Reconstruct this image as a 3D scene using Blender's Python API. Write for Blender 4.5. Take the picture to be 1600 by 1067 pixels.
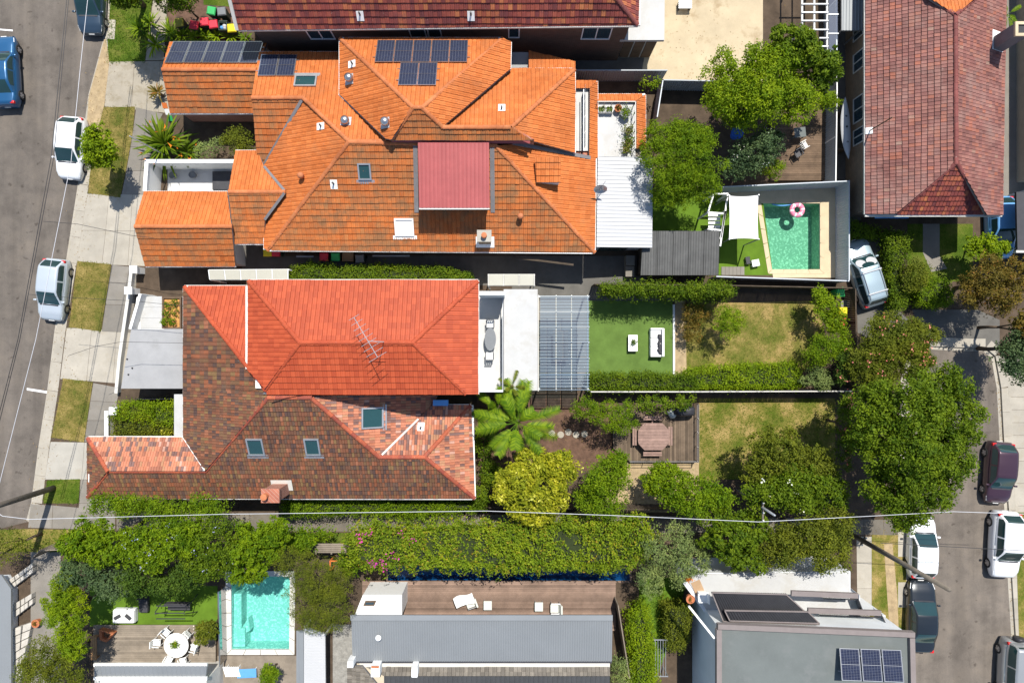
import bpy, bmesh, math, random
import numpy as np
from mathutils import Vector, Matrix, Quaternion
from mathutils.geometry import tessellate_polygon

for o in list(bpy.data.objects):
    bpy.data.objects.remove(o)
scene = bpy.context.scene
COL = scene.collection
R = math.radians
random.seed(7)

# ---------------------------------------------------------------- camera, sky, sun, exposure
HC = 46.0          # flying height above the ground
SC = 23.0          # photograph pixels per metre on the ground
cam = bpy.data.objects.new('camera', bpy.data.cameras.new('camera'))
COL.objects.link(cam)
cam.location = (0, 0, HC)
cam.rotation_euler = (0, 0, 0)
cam.data.sensor_width = 36
cam.data.lens = 36 * HC / (1600 / SC)
cam.data.clip_end = 2000
scene.camera = cam

SUN = Vector((0.15, 0.50, 1.0)).normalized()
elev = math.asin(SUN.z)
azim = math.atan2(SUN.x, SUN.y)
world = bpy.data.worlds.new('World')
scene.world = world
world.use_nodes = True
wn = world.node_tree.nodes
sky = wn.new('ShaderNodeTexSky')
sky.sky_type = 'NISHITA'
sky.sun_disc = False
sky.sun_elevation = elev
sky.sun_rotation = azim
sky.air_density = 1.0
sky.dust_density = 0.6
sky.ozone_density = 1.0
wn['Background'].inputs['Strength'].default_value = 0.108
world.node_tree.links.new(sky.outputs[0], wn['Background'].inputs['Color'])

sd = bpy.data.lights.new('sun', 'SUN')
sd.energy = 4.4
sd.angle = R(0.5)
sd.color = (1.0, 0.955, 0.88)
so = bpy.data.objects.new('sun', sd)
COL.objects.link(so)
so.rotation_euler = SUN.to_track_quat('Z', 'Y').to_euler()
so.location = SUN * 80

scene.view_settings.view_transform = 'Standard'
scene.view_settings.look = 'None'
scene.view_settings.gamma = 1
scene.view_settings.exposure = 0.65
scene.view_settings.use_curve_mapping = False
scene.render.engine = 'CYCLES'
scene.render.resolution_x = 1024
scene.render.resolution_y = 682
scene.cycles.max_bounces = 6
scene.cycles.transparent_max_bounces = 12

# ---------------------------------------------------------------- helpers
def W(px, py, h=0.0):
    """point of the place seen at photograph pixel (px, py) that lies at height h"""
    k = (HC - h) / HC / SC
    return Vector(((px - 800) * k, (533.5 - py) * k, h))

def W2(px, py, h=0.0):
    p = W(px, py, h)
    return (p.x, p.y)

def srgb(r, g, b):
    f = lambda c: c / 12.92 if c <= 0.04045 else ((c + 0.055) / 1.055) ** 2.4
    return (f(r / 255), f(g / 255), f(b / 255))

WM = {}
def wmat(o):
    return WM.get(o.name, Matrix())

def par(o, parent):
    if parent is not None:
        o.parent = parent
        o.matrix_parent_inverse = wmat(parent).inverted()

def tag(o, label=None, cat=None, group=None, kind=None):
    if label: o['label'] = label
    if cat: o['category'] = cat
    if group: o['group'] = group
    if kind: o['kind'] = kind
    return o

def thing(name, label, cat, loc=(0, 0, 0), rz=0.0, group=None):
    o = bpy.data.objects.new(name, None)
    o.empty_display_size = 0.3
    COL.objects.link(o)
    o.location = loc
    o.rotation_euler = (0, 0, rz)
    WM[o.name] = Matrix.Translation(Vector(loc)) @ Matrix.Rotation(rz, 4, 'Z')
    return tag(o, label, cat, group)

def piece(name, mesh, parent, mw):
    """one more object on shared mesh data, world matrix mw"""
    o = bpy.data.objects.new(name, mesh)
    COL.objects.link(o)
    WM[o.name] = mw
    par(o, parent)
    o.matrix_basis = mw
    return o

def frame(p, x, up=Vector((0, 0, 1)), s=(1, 1, 1)):
    """matrix with local X along x, local Z near up, at p"""
    x = Vector(x).normalized()
    y = Vector(up).cross(x).normalized()
    z = x.cross(y)
    m = Matrix((x * s[0], y * s[1], z * s[2])).transposed().to_4x4()
    m.translation = p
    return m

class MB:
    def __init__(s):
        s.v = []; s.f = []; s.r = []; s.rv = 0.5
    def add(s, pts, faces):
        n = len(s.v)
        s.v += [tuple(p) for p in pts]
        for f in faces:
            s.f.append([n + i for i in f]); s.r.append(s.rv)
        return s
    def poly(s, pts):
        return s.add(pts, [list(range(len(pts)))])
    def hexa(s, b, t):
        return s.add(list(b) + list(t), [(3, 2, 1, 0), (4, 5, 6, 7), (0, 1, 5, 4), (1, 2, 6, 5), (2, 3, 7, 6), (3, 0, 4, 7)])
    def box(s, c, d, rz=0.0, m=None):
        x, y, z = d[0] / 2, d[1] / 2, d[2] / 2
        pts = [Vector((a * x, b * y, e * z)) for e in (-1, 1) for a, b in ((-1, -1), (1, -1), (1, 1), (-1, 1))]
        if m is None: m = Matrix.Rotation(rz, 3, 'Z')
        c = Vector(c)
        pts = [c + m @ p for p in pts]
        return s.hexa(pts[:4], pts[4:])
    def beam(s, a, b, w, h, up=Vector((0, 0, 1))):
        a = Vector(a); b = Vector(b); d = b - a
        m = frame((0, 0, 0), d, up).to_3x3()
        return s.box((a + b) / 2, (d.length, w, h), m=m)
    def prism(s, pts, z0, z1):
        n = len(pts)
        ar = sum(pts[i][0] * pts[(i + 1) % n][1] - pts[(i + 1) % n][0] * pts[i][1] for i in range(n))
        if ar < 0: pts = list(reversed(pts))
        v = [(p[0], p[1], z0) for p in pts] + [(p[0], p[1], z1) for p in pts]
        tri = tessellate_polygon([[Vector((p[0], p[1], 0)) for p in pts]])
        f = []
        for t in tri:
            a, b, c = t
            pa, pb, pc = pts[a], pts[b], pts[c]
            if (pb[0] - pa[0]) * (pc[1] - pa[1]) - (pb[1] - pa[1]) * (pc[0] - pa[0]) < 0: b, c = c, b
            f.append((n + a, n + b, n + c)); f.append((c, b, a))
        for i in range(n):
            j = (i + 1) % n
            f.append((i, j, n + j, n + i))
        return s.add(v, f)
    def tube(s, pts, r, n=6, up=Vector((0, 0, 1))):
        pts = [Vector(p) for p in pts]
        rs = r if isinstance(r, (list, tuple)) else [r] * len(pts)
        v = []; f = []
        for i, p in enumerate(pts):
            d = (pts[min(i + 1, len(pts) - 1)] - pts[max(i - 1, 0)])
            if d.length < 1e-9: d = Vector((0, 0, 1))
            d.normalize()
            u = up if abs(d.dot(up)) < 0.95 else Vector((1, 0, 0))
            a = d.cross(u).normalized(); b = d.cross(a)
            for k in range(n):
                t = 2 * math.pi * k / n
                v.append(p + (a * math.cos(t) + b * math.sin(t)) * rs[i])
        for i in range(len(pts) - 1):
            for k in range(n):
                f.append((i * n + k, i * n + (k + 1) % n, (i + 1) * n + (k + 1) % n, (i + 1) * n + k))
        f.append(list(range(n))[::-1]); f.append([(len(pts) - 1) * n + k for k in range(n)])
        return s.add(v, f)
    def lathe(s, prof, c=(0, 0, 0), n=12, sx=1, sy=1):
        c = Vector(c); v = []; f = []
        for r, z in prof:
            for k in range(n):
                t = 2 * math.pi * k / n
                v.append(c + Vector((r * sx * math.cos(t), r * sy * math.sin(t), z)))
        for i in range(len(prof) - 1):
            for k in range(n):
                f.append((i * n + k, i * n + (k + 1) % n, (i + 1) * n + (k + 1) % n, (i + 1) * n + k))
        f.append(list(range(n))[::-1]); f.append([(len(prof) - 1) * n + k for k in range(n)])
        return s.add(v, f)
    def mesh(s, name, mat=None, smooth=False):
        me = bpy.data.meshes.new(name)
        me.from_pydata(s.v, [], s.f)
        at = me.attributes.new('rnd', 'FLOAT', 'FACE')
        at.data.foreach_set('value', s.r)
        if mat: me.materials.append(mat)
        if smooth: me.polygons.foreach_set('use_smooth', [True] * len(me.polygons))
        return me
    def build(s, name, mat, parent=None, smooth=False, bevel=0.0, kind=None):
        o = bpy.data.objects.new(name, s.mesh(name, mat, smooth))
        COL.objects.link(o)
        if parent is not None:
            if parent.name in LOCAL:      # prototypes are modelled about their own origin
                o.parent = parent; LOCAL.add(o.name)
            else:
                par(o, parent)
        if bevel:
            b = o.modifiers.new('bevel', 'BEVEL'); b.width = bevel; b.segments = 2; b.limit_method = 'ANGLE'
        if kind: o['kind'] = kind
        return o

LOCAL = set()
def proto(name, label, cat, group=None):
    o = thing(name, label, cat, group=group)
    LOCAL.add(o.name)
    return o

def copy_tree(o, parent=None):
    c = o.copy(); COL.objects.link(c)
    if parent is not None: c.parent = parent
    for ch in list(o.children): copy_tree(ch, c)
    return c

def place(o, first, loc, rz, label=None, scale=None):
    c = o if first else copy_tree(o)
    c.location = loc; c.rotation_euler = (0, 0, rz)
    if label: c['label'] = label
    if scale: c.scale = (scale,) * 3
    return c

# ---------------------------------------------------------------- materials
def nodes(name):
    m = bpy.data.materials.new(name); m.use_nodes = True
    nt = m.node_tree
    return m, nt, nt.nodes, nt.links, nt.nodes['Principled BSDF']

def noise(nt, scale, detail=4, rough=0.6, vec=None):
    n = nt.nodes.new('ShaderNodeTexNoise')
    n.inputs['Scale'].default_value = scale
    n.inputs['Detail'].default_value = detail
    n.inputs['Roughness'].default_value = rough
    if vec is None:
        g = nt.nodes.new('ShaderNodeNewGeometry'); vec = g.outputs['Position']
    nt.links.new(vec, n.inputs['Vector'])
    return n

def ramp(nt, stops, fac, interp='LINEAR'):
    r = nt.nodes.new('ShaderNodeValToRGB')
    r.color_ramp.interpolation = interp
    el = r.color_ramp.elements
    while len(el) < len(stops): el.new(0.5)
    for e, (p, c) in zip(el, stops):
        e.position = p; e.color = (c[0], c[1], c[2], 1)
    nt.links.new(fac, r.inputs['Fac'])
    return r

def mixc(nt, a, b, fac, mode='MIX'):
    m = nt.nodes.new('ShaderNodeMix'); m.data_type = 'RGBA'; m.blend_type = mode
    for s, v in ((m.inputs['Factor'], fac), (m.inputs['A'], a), (m.inputs['B'], b)):
        if hasattr(v, 'links') or hasattr(v, 'is_linked'): nt.links.new(v, s)
        else: s.default_value = v if isinstance(v, (int, float)) else (v[0], v[1], v[2], 1)
    return m.outputs['Result']

def sc(c, k):
    return tuple(min(1, x * k) for x in c)

def bump(nt, p, h, strength, dist=0.02):
    b = nt.nodes.new('ShaderNodeBump')
    b.inputs['Strength'].default_value = strength
    b.inputs['Distance'].default_value = dist
    nt.links.new(h, b.inputs['Height']); nt.links.new(b.outputs[0], p.inputs['Normal'])

MATS = {}
def mat(name, col, rough=0.8, var=0.18, scale=2.0, fine=30.0, metal=0.0, bmp=0.15, spec=0.3, stain=None, attr=0.0, coat=0.0):
    """plain painted / weathered surface: broad patches, fine grain, optional stain colour"""
    if name in MATS: return MATS[name]
    m, nt, N, L, p = nodes(name)
    a = noise(nt, scale, 5, 0.65); b = noise(nt, fine, 3, 0.6)
    r1 = ramp(nt, [(0.3, sc(col, 1 - var)), (0.7, sc(col, 1 + var))], a.outputs[0])
    r2 = ramp(nt, [(0.3, sc((1, 1, 1), 1 - var * 0.8)), (0.7, (1, 1, 1))], b.outputs[0])
    c = mixc(nt, r1.outputs[0], r2.outputs[0], 1.0, 'MULTIPLY')
    if attr:
        at = N.new('ShaderNodeAttribute'); at.attribute_name = 'rnd'
        r3 = ramp(nt, [(0, sc((1, 1, 1), 1 - attr)), (1, (1, 1, 1))], at.outputs['Fac'])
        c = mixc(nt, c, r3.outputs[0], 1.0, 'MULTIPLY')
    if stain:
        s = noise(nt, stain[1], 6, 0.7)
        r4 = ramp(nt, [(stain[2], (0, 0, 0)), (stain[2] + 0.14, (1, 1, 1))], s.outputs[0])
        c = mixc(nt, c, stain[0], r4.outputs[0])
    L.new(c, p.inputs['Base Color'])
    p.inputs['Roughness'].default_value = rough
    p.inputs['Metallic'].default_value = metal
    p.inputs['Specular IOR Level'].default_value = spec
    p.inputs['Coat Weight'].default_value = coat
    p.inputs['Coat Roughness'].default_value = 0.04
    if bmp: bump(nt, p, b.outputs[0], bmp)
    MATS[name] = m
    return m

def tilemat(name, stops, moss=None, interp='LINEAR', rough=0.75, var=0.22, age=1.0):
    m, nt, N, L, p = nodes(name)
    at = N.new('ShaderNodeAttribute'); at.attribute_name = 'rnd'
    r = ramp(nt, stops, at.outputs['Fac'], interp)
    a = noise(nt, 9.0, 4, 0.7)
    r2 = ramp(nt, [(0.3, (1 - var,) * 3), (0.65, (1, 1, 1))], a.outputs[0])
    c = mixc(nt, r.outputs[0], r2.outputs[0], 1.0, 'MULTIPLY')
    w_ = noise(nt, .45, 5, .7); r5 = ramp(nt, [(.32, (.78, .76, .74)), (.6, (1.06, 1.06, 1.06))], w_.outputs[0]); c = mixc(nt, c, r5.outputs[0], age, 'MULTIPLY')
    d_ = noise(nt, 11, 2, .5); r6 = ramp(nt, [(.70, (0, 0, 0)), (.76, (.45 * age,) * 3)], d_.outputs[0]); c = mixc(nt, c, (.42, .36, .28), r6.outputs[0])
    if moss:
        s = noise(nt, moss[1], 8, 0.75)
        r4 = ramp(nt, [(moss[2], (0, 0, 0)), (moss[2] + 0.2, (moss[3],) * 3)], s.outputs[0])
        c = mixc(nt, c, moss[0], r4.outputs[0])
    L.new(c, p.inputs['Base Color'])
    p.inputs['Roughness'].default_value = rough
    p.inputs['Specular IOR Level'].default_value = 0.3
    bump(nt, p, a.outputs[0], 0.25)
    MATS[name] = m
    return m

def leafmat(name, dark, light, trans=0.3, extra=None):
    m, nt, N, L, p = nodes(name)
    at = N.new('ShaderNodeAttribute'); at.attribute_name = 'rnd'
    st = [(0.0, dark), (0.75, light)]
    if extra: st.append((1.0, extra))
    r = ramp(nt, st, at.outputs['Fac'])
    a = noise(nt, 0.9, 3, 0.6)
    r2 = ramp(nt, [(0.3, (0.70, 0.78, 0.75)), (0.7, (1.25, 1.15, 0.9))], a.outputs[0])
    c = mixc(nt, r.outputs[0], r2.outputs[0], 1.0, 'MULTIPLY')
    L.new(c, p.inputs['Base Color'])
    p.inputs['Roughness'].default_value = 0.6
    p.inputs['Specular IOR Level'].default_value = 0.14
    t = N.new('ShaderNodeBsdfTranslucent')
    tc = mixc(nt, c, (1.25, 1.4, 0.5), 1.0, 'MULTIPLY')
    L.new(tc, t.inputs['Color'])
    mx = N.new('ShaderNodeMixShader'); mx.inputs[0].default_value = trans
    L.new(p.outputs[0], mx.inputs[1]); L.new(t.outputs[0], mx.inputs[2])
    L.new(mx.outputs[0], N['Material Output'].inputs['Surface'])
    MATS[name] = m
    return m

def glassmat(name, tint, rough=0.03, mixk=0.75, refl=(1, 1, 1)):
    """thin clear sheet: tinted see-through plus sharp reflection"""
    m, nt, N, L, p = nodes(name)
    N.remove(p)
    t = N.new('ShaderNodeBsdfTransparent'); t.inputs[0].default_value = (*tint, 1)
    g = N.new('ShaderNodeBsdfGlossy'); g.inputs['Roughness'].default_value = rough
    g.inputs[0].default_value = (*refl, 1)
    f = N.new('ShaderNodeFresnel'); f.inputs[0].default_value = 1.5
    mm = N.new('ShaderNodeMath'); mm.operation = 'MULTIPLY_ADD'; mm.inputs[1].default_value = 1.0; mm.inputs[2].default_value = 1 - mixk
    mm.use_clamp = True
    L.new(f.outputs[0], mm.inputs[0])
    mx = N.new('ShaderNodeMixShader')
    L.new(mm.outputs[0], mx.inputs[0]); L.new(t.outputs[0], mx.inputs[1]); L.new(g.outputs[0], mx.inputs[2])
    L.new(mx.outputs[0], N['Material Output'].inputs['Surface'])
    MATS[name] = m
    return m

def watermat(name, tint, k=0.9, ripple=6.0):
    m, nt, N, L, p = nodes(name)
    N.remove(p)
    n = noise(nt, ripple, 3, 0.5)
    b = N.new('ShaderNodeBump'); b.inputs['Strength'].default_value = 0.35; b.inputs['Distance'].default_value = 0.06
    L.new(n.outputs[0], b.inputs['Height'])
    t = N.new('ShaderNodeBsdfTransparent'); t.inputs[0].default_value = (*tint, 1)
    g = N.new('ShaderNodeBsdfGlossy'); g.inputs['Roughness'].default_value = 0.06
    L.new(b.outputs[0], g.inputs['Normal'])
    f = N.new('ShaderNodeFresnel'); f.inputs[0].default_value = 1.33
    L.new(b.outputs[0], f.inputs['Normal'])
    mx = N.new('ShaderNodeMixShader')
    L.new(f.outputs[0], mx.inputs[0]); L.new(t.outputs[0], mx.inputs[1]); L.new(g.outputs[0], mx.inputs[2])
    L.new(mx.outputs[0], N['Material Output'].inputs['Surface'])
    MATS[name] = m
    return m

def brickmat(name, c1, c2, mortar):
    m, nt, N, L, p = nodes(name)
    g = N.new('ShaderNodeNewGeometry')
    sep = N.new('ShaderNodeSeparateXYZ'); L.new(g.outputs['Position'], sep.inputs[0])
    ad = N.new('ShaderNodeMath'); ad.operation = 'ADD'; L.new(sep.outputs[0], ad.inputs[0]); L.new(sep.outputs[1], ad.inputs[1])
    cb = N.new('ShaderNodeCombineXYZ'); L.new(ad.outputs[0], cb.inputs[0]); L.new(sep.outputs[2], cb.inputs[1])
    b = N.new('ShaderNodeTexBrick'); L.new(cb.outputs[0], b.inputs['Vector'])
    b.inputs['Color1'].default_value = (*c1, 1); b.inputs['Color2'].default_value = (*c2, 1); b.inputs['Mortar'].default_value = (*mortar, 1)
    b.inputs['Scale'].default_value = 1.0; b.inputs['Mortar Size'].default_value = 0.008
    b.inputs['Brick Width'].default_value = 0.24; b.inputs['Row Height'].default_value = 0.086
    a = noise(nt, 1.5, 4)
    r2 = ramp(nt, [(0.3, (0.75,) * 3), (0.7, (1, 1, 1))], a.outputs[0])
    L.new(mixc(nt, b.outputs[0], r2.outputs[0], 1.0, 'MULTIPLY'), p.inputs['Base Color'])
    p.inputs['Roughness'].default_value = 0.9
    bump(nt, p, b.outputs['Fac'], -0.3)
    MATS[name] = m
    return m

def lawnmat(name, cols, scale=0.5):
    """grass ground: broad dry and green patches over fine blades"""
    m, nt, N, L, p = nodes(name)
    a = noise(nt, scale, 6, 0.7); b = noise(nt, 14, 4, 0.7); c = noise(nt, 60, 2, 0.6)
    r = ramp(nt, [(0.38, cols[0]), (0.5, cols[1]), (0.62, cols[2])], a.outputs[0])
    r2 = ramp(nt, [(0.3, (0.55, 0.55, 0.5)), (0.7, (1.2, 1.2, 1.15))], b.outputs[0])
    r3 = ramp(nt, [(0.3, (0.6, 0.6, 0.55)), (0.7, (1.15, 1.15, 1.1))], c.outputs[0])
    x = mixc(nt, r.outputs[0], r2.outputs[0], 1.0, 'MULTIPLY')
    x = mixc(nt, x, r3.outputs[0], 1.0, 'MULTIPLY')
    L.new(x, p.inputs['Base Color'])
    p.inputs['Roughness'].default_value = 0.95
    p.inputs['Specular IOR Level'].default_value = 0.1
    bump(nt, p, b.outputs[0], 0.6, 0.05)
    MATS[name] = m
    return m

def caustic_floor(name, a, b):
    """pool lining with sparkling sun caustics painted into its colour as pale specks"""
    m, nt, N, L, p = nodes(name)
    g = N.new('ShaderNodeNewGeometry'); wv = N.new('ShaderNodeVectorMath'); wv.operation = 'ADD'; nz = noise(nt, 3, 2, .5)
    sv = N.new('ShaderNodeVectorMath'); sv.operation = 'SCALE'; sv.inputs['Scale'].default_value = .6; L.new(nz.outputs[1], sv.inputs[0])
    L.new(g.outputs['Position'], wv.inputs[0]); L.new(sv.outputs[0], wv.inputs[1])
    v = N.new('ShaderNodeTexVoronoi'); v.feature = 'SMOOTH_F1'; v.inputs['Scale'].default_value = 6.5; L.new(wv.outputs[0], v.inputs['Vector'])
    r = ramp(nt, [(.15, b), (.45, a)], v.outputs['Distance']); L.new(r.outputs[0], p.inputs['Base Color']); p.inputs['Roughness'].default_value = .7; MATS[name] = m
def asphalt(name, c, ang):
    m, nt, N, L, p = nodes(name)
    g = N.new('ShaderNodeNewGeometry'); mp = N.new('ShaderNodeMapping'); L.new(g.outputs['Position'], mp.inputs[0])
    mp.inputs['Rotation'].default_value = (0, 0, ang); mp.inputs['Scale'].default_value = (.9, .035, 1)
    a = noise(nt, 1.0, 3, .6, mp.outputs[0]); b = noise(nt, .5, 6, .7); d = noise(nt, 40, 3, .6)
    r1 = ramp(nt, [(.35, sc(c, .86)), (.65, sc(c, 1.16))], a.outputs[0])
    r2 = ramp(nt, [(.32, (.72, .72, .72)), (.5, (1, 1, 1)), (.68, (1.22, 1.2, 1.16))], b.outputs[0])
    r3 = ramp(nt, [(.3, (.72, .72, .72)), (.7, (1.12, 1.12, 1.12))], d.outputs[0])
    x = mixc(nt, r1.outputs[0], r2.outputs[0], 1.0, 'MULTIPLY'); x = mixc(nt, x, r3.outputs[0], 1.0, 'MULTIPLY')
    wv = N.new('ShaderNodeVectorMath'); wv.operation = 'ADD'; nz = noise(nt, 1.2, 4, .6); L.new(g.outputs['Position'], wv.inputs[0]); L.new(nz.outputs[1], wv.inputs[1])
    vo = N.new('ShaderNodeTexVoronoi'); vo.feature = 'DISTANCE_TO_EDGE'; vo.inputs['Scale'].default_value = .28; L.new(wv.outputs[0], vo.inputs['Vector'])
    k = ramp(nt, [(.0, (.62, .62, .62)), (.012, (1, 1, 1))], vo.outputs['Distance'])
    x = mixc(nt, x, k.outputs[0], .22, 'MULTIPLY')
    s = noise(nt, 2.2, 2, .5); rs = ramp(nt, [(.66, (1, 1, 1)), (.74, (.62, .61, .60))], s.outputs[0])
    x = mixc(nt, x, rs.outputs[0], 1.0, 'MULTIPLY')
    L.new(x, p.inputs['Base Color']); p.inputs['Roughness'].default_value = .95; p.inputs['Specular IOR Level'].default_value = .2
    bump(nt, p, d.outputs[0], .5); MATS[name] = m
asphalt('asphalt', (0.132, 0.114, 0.097), R(-13)); asphalt('asphalt_e', (0.15, 0.128, 0.107), R(4))
mat('soil', (0.085, 0.06, 0.04), 0.95, 0.35, 1.2, 25, bmp=0.6)
mat('mulch', (0.13, 0.075, 0.05), 0.95, 0.4, 2.5, 35, bmp=0.8)
mat('concrete', (0.36, 0.34, 0.295), 0.9, 0.12, 0.8, 30, stain=((0.33, 0.30, 0.25), 1.1, 0.56))
mat('concrete_tan', (0.31, 0.275, 0.215), 0.9, 0.14, 0.9, 30, stain=((0.235, 0.20, 0.14), 1.2, 0.50))
mat('concrete_grey', (0.235, 0.215, 0.185), 0.9, 0.14, 0.9, 30, stain=((0.19, 0.17, 0.14), 1.4, 0.52), attr=0.25)
mat('concrete_pale', (0.37, 0.338, 0.28), 0.9, 0.14, 0.8, 30, stain=((0.31, 0.275, 0.215), 1.0, 0.54), attr=0.12)
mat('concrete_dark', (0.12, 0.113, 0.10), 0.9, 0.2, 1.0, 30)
mat('sand_slab', (0.47, 0.385, 0.255), 0.9, 0.14, 0.5, 25, stain=((0.31, 0.23, 0.135), 0.55, 0.55))
mat('dirt', (0.36, 0.27, 0.155), 0.95, 0.25, 2.5, 30, bmp=0.5)
lawnmat('verge_dry', [(0.10, 0.115, 0.022), (0.20, 0.165, 0.05), (0.31, 0.235, 0.09)], 0.7)
lawnmat('lawn_dry', [(0.10, 0.125, 0.02), (0.20, 0.18, 0.05), (0.36, 0.26, 0.11)], 0.6)
lawnmat('lawn_mid', [(0.10, 0.13, 0.018), (0.20, 0.18, 0.046), (0.36, 0.265, 0.11)], 0.6)
lawnmat('lawn_green', [(0.055, 0.10, 0.010), (0.09, 0.135, 0.016), (0.15, 0.165, 0.035)], 0.7)
mat('turf', (0.10, 0.165, 0.036), 0.9, 0.2, 0.9, 45, bmp=0.5, spec=0.1)
mat('turf_lime', (0.095, 0.17, 0.016), 0.9, 0.2, 0.8, 45, bmp=0.5, spec=0.1)
mat('white', (0.74, 0.74, 0.72), 0.6, 0.03, 1.5, 20, bmp=0.03)
mat('white_roof', (0.43, 0.43, 0.42), 0.6, 0.07, 0.8, 20, bmp=0.05, stain=((0.385, 0.375, 0.35), 0.7, 0.50))
mat('offwhite', (0.56, 0.545, 0.50), 0.8, 0.08, 1.0, 20)
mat('cream', (0.52, 0.42, 0.275), 0.85, 0.10, 1.2, 25)
mat('terrace_white', (0.49, 0.485, 0.47), 0.8, 0.07, 0.8, 25, stain=((0.41, 0.40, 0.375), 0.9, 0.6))
mat('render_grey', (0.128, 0.142, 0.136), 0.85, 0.10, 0.5, 25, stain=((.14, .15, .145), .8, .54))
mat('wall_pale', (0.62, 0.64, 0.65), 0.85, 0.06, 1.0, 25)
mat('wall_cream', (0.50, 0.44, 0.34), 0.85, 0.10, 1.0, 25)
mat('flat_grey', (0.30, 0.30, 0.30), 0.85, 0.10, 0.7, 28, stain=((0.25, 0.25, 0.245), 0.6, 0.56))
mat('metal_grey', (0.225, 0.238, 0.245), 0.5, 0.05, 0.4, 20, metal=0.2, bmp=0.02)
mat('metal_dark', (0.075, 0.075, 0.075), 0.5, 0.12, 1.0, 20, metal=0.2, bmp=0.05)
mat('metal_red', (0.36, 0.085, 0.082), 0.5, 0.10, 0.6, 20, bmp=0.05, stain=((0.30, 0.07, 0.068), .9, .50), attr=.1)
mat('metal_white', (0.43, 0.435, 0.44), 0.4, 0.04, 0.6, 20, bmp=0.02)
mat('fence_metal', (0.30, 0.33, 0.35), 0.5, 0.06, 0.8, 20, bmp=0.02)
mat('fence_white', (0.46, 0.49, 0.52), 0.5, 0.04, 0.8, 20, bmp=0.02)
mat('galv', (0.42, 0.43, 0.44), 0.4, 0.12, 1.5, 30, metal=0.6)
mat('lead', (0.17, 0.165, 0.17), 0.6, 0.15, 2, 30)
mat('black', (0.025, 0.025, 0.028), 0.5, 0.15, 2, 30)
mat('dark_trim', (0.045, 0.045, 0.05), 0.5, 0.15, 2, 30)
mat('timber_dark', (0.10, 0.075, 0.052), 0.9, 0.3, 2.0, 40, attr=0.45)
mat('timber_grey', (0.27, 0.225, 0.175), 0.9, 0.2, 1.5, 40, attr=0.35)
mat('timber_red', (0.265, 0.18, 0.135), 0.8, 0.25, 1.2, 40, attr=0.5)
mat('timber_worn', (0.185, 0.135, 0.092), 0.9, 0.3, 1.2, 40, attr=0.5)
mat('lane_slab_shaded', (0.17, 0.15, 0.12), 0.9, 0.2, 0.9, 30, attr=.2)  # lane concrete darkened: hedge and fence shade put into its colour
mat('timber_brown', (0.165, 0.11, 0.07), 0.9, 0.3, 1.5, 40, attr=0.35)
mat('timber_tan', (0.36, 0.20, 0.09), 0.8, 0.2, 2, 40)
mat('pole_wood', (0.17, 0.145, 0.115), 0.9, 0.25, 2, 40)
mat('bark', (0.13, 0.095, 0.065), 0.95, 0.3, 4, 40, bmp=0.8)
mat('table_wood', (0.30, 0.195, 0.16), 0.85, 0.2, 4, 40, attr=0.25)
mat('steel', (0.5, 0.5, 0.5), 0.3, 0.05, 3, 30, metal=0.9, bmp=0)
mat('paint_white', (0.72, 0.72, 0.70), 0.8, 0.08, 2, 40)
mat('gravel', (0.27, 0.26, 0.235), 0.95, 0.3, 3, 18, bmp=1.0)
mat('terracotta', (0.45, 0.16, 0.07), 0.8, 0.15, 3, 30)
mat('cardboard', (0.36, 0.24, 0.14), 0.9, 0.1, 3, 30)
mat('rubber', (0.02, 0.02, 0.02), 0.8, 0.1, 3, 30)
mat('cushion_grey', (0.55, 0.57, 0.53), 0.9, 0.06, 3, 40)
mat('cushion_black', (0.05, 0.05, 0.055), 0.9, 0.1, 3, 40)
mat('plastic_black', (0.03, 0.03, 0.035), 0.45, 0.1, 3, 30)
caustic_floor('pool_floor', (0.38, 0.56, 0.52), (0.76, 0.86, 0.80))
caustic_floor('pool_floor_green', (0.30, 0.43, 0.34), (0.66, 0.76, 0.64))
mat('pool_floor_blue', (0.05, 0.20, 0.36), 0.7, 0.1, 2.0, 9.0, bmp=0)
watermat('water_turq', (0.54, 0.86, 0.83))
watermat('water_green', (0.50, 0.78, 0.67))
watermat('water_blue', (0.35, 0.65, 0.85))
glassmat('glass_clear', (0.86, 0.93, 0.92))
glassmat('glass_roof', (0.52, 0.66, 0.76), 0.2, 0.82)
mat('glass_pane', (0.03, 0.055, 0.07), 0.06, 0.05, 2, 20, bmp=0, spec=0.8)
mat('glass_teal', (0.02, 0.06, 0.065), 0.06, 0.05, 2, 20, bmp=0, spec=0.5)
mat('car_glass', (0.014, 0.04, 0.042), 0.04, 0.05, 2, 20, bmp=0, spec=0.7)
mat('rim', (0.45, 0.45, 0.46), 0.35, 0.05, 5, 30, metal=0.7, bmp=0)
mat('lamp_clear', (0.7, 0.72, 0.74), 0.1, 0.05, 5, 30, bmp=0)
mat('lamp_red', (0.55, 0.02, 0.02), 0.2, 0.05, 5, 30, bmp=0)
for nm, c in (('bin_red', (0.62, 0.035, 0.06)), ('bin_yellow', (0.75, 0.60, 0.02)), ('bin_green', (0.04, 0.38, 0.11)), ('bin_body', (0.035, 0.05, 0.04)), ('bin_grey', (0.16, 0.17, 0.18)), ('bin_yellow_shaded', (0.30, 0.26, 0.03)), ('blue_fabric', (0.02, 0.10, 0.42)), ('pink', (0.75, 0.27, 0.36)), ('towel_blue', (0.10, 0.30, 0.62)), ('orange_paint', (0.65, 0.17, 0.04))):  # the dull lid colour is the yellow lid with shade painted in
    mat(nm, c, 0.5, 0.06, 3, 30, bmp=0.02)
brickmat('brick_brown', (0.10, 0.055, 0.035), (0.14, 0.075, 0.05), (0.16, 0.13, 0.10))
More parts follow.
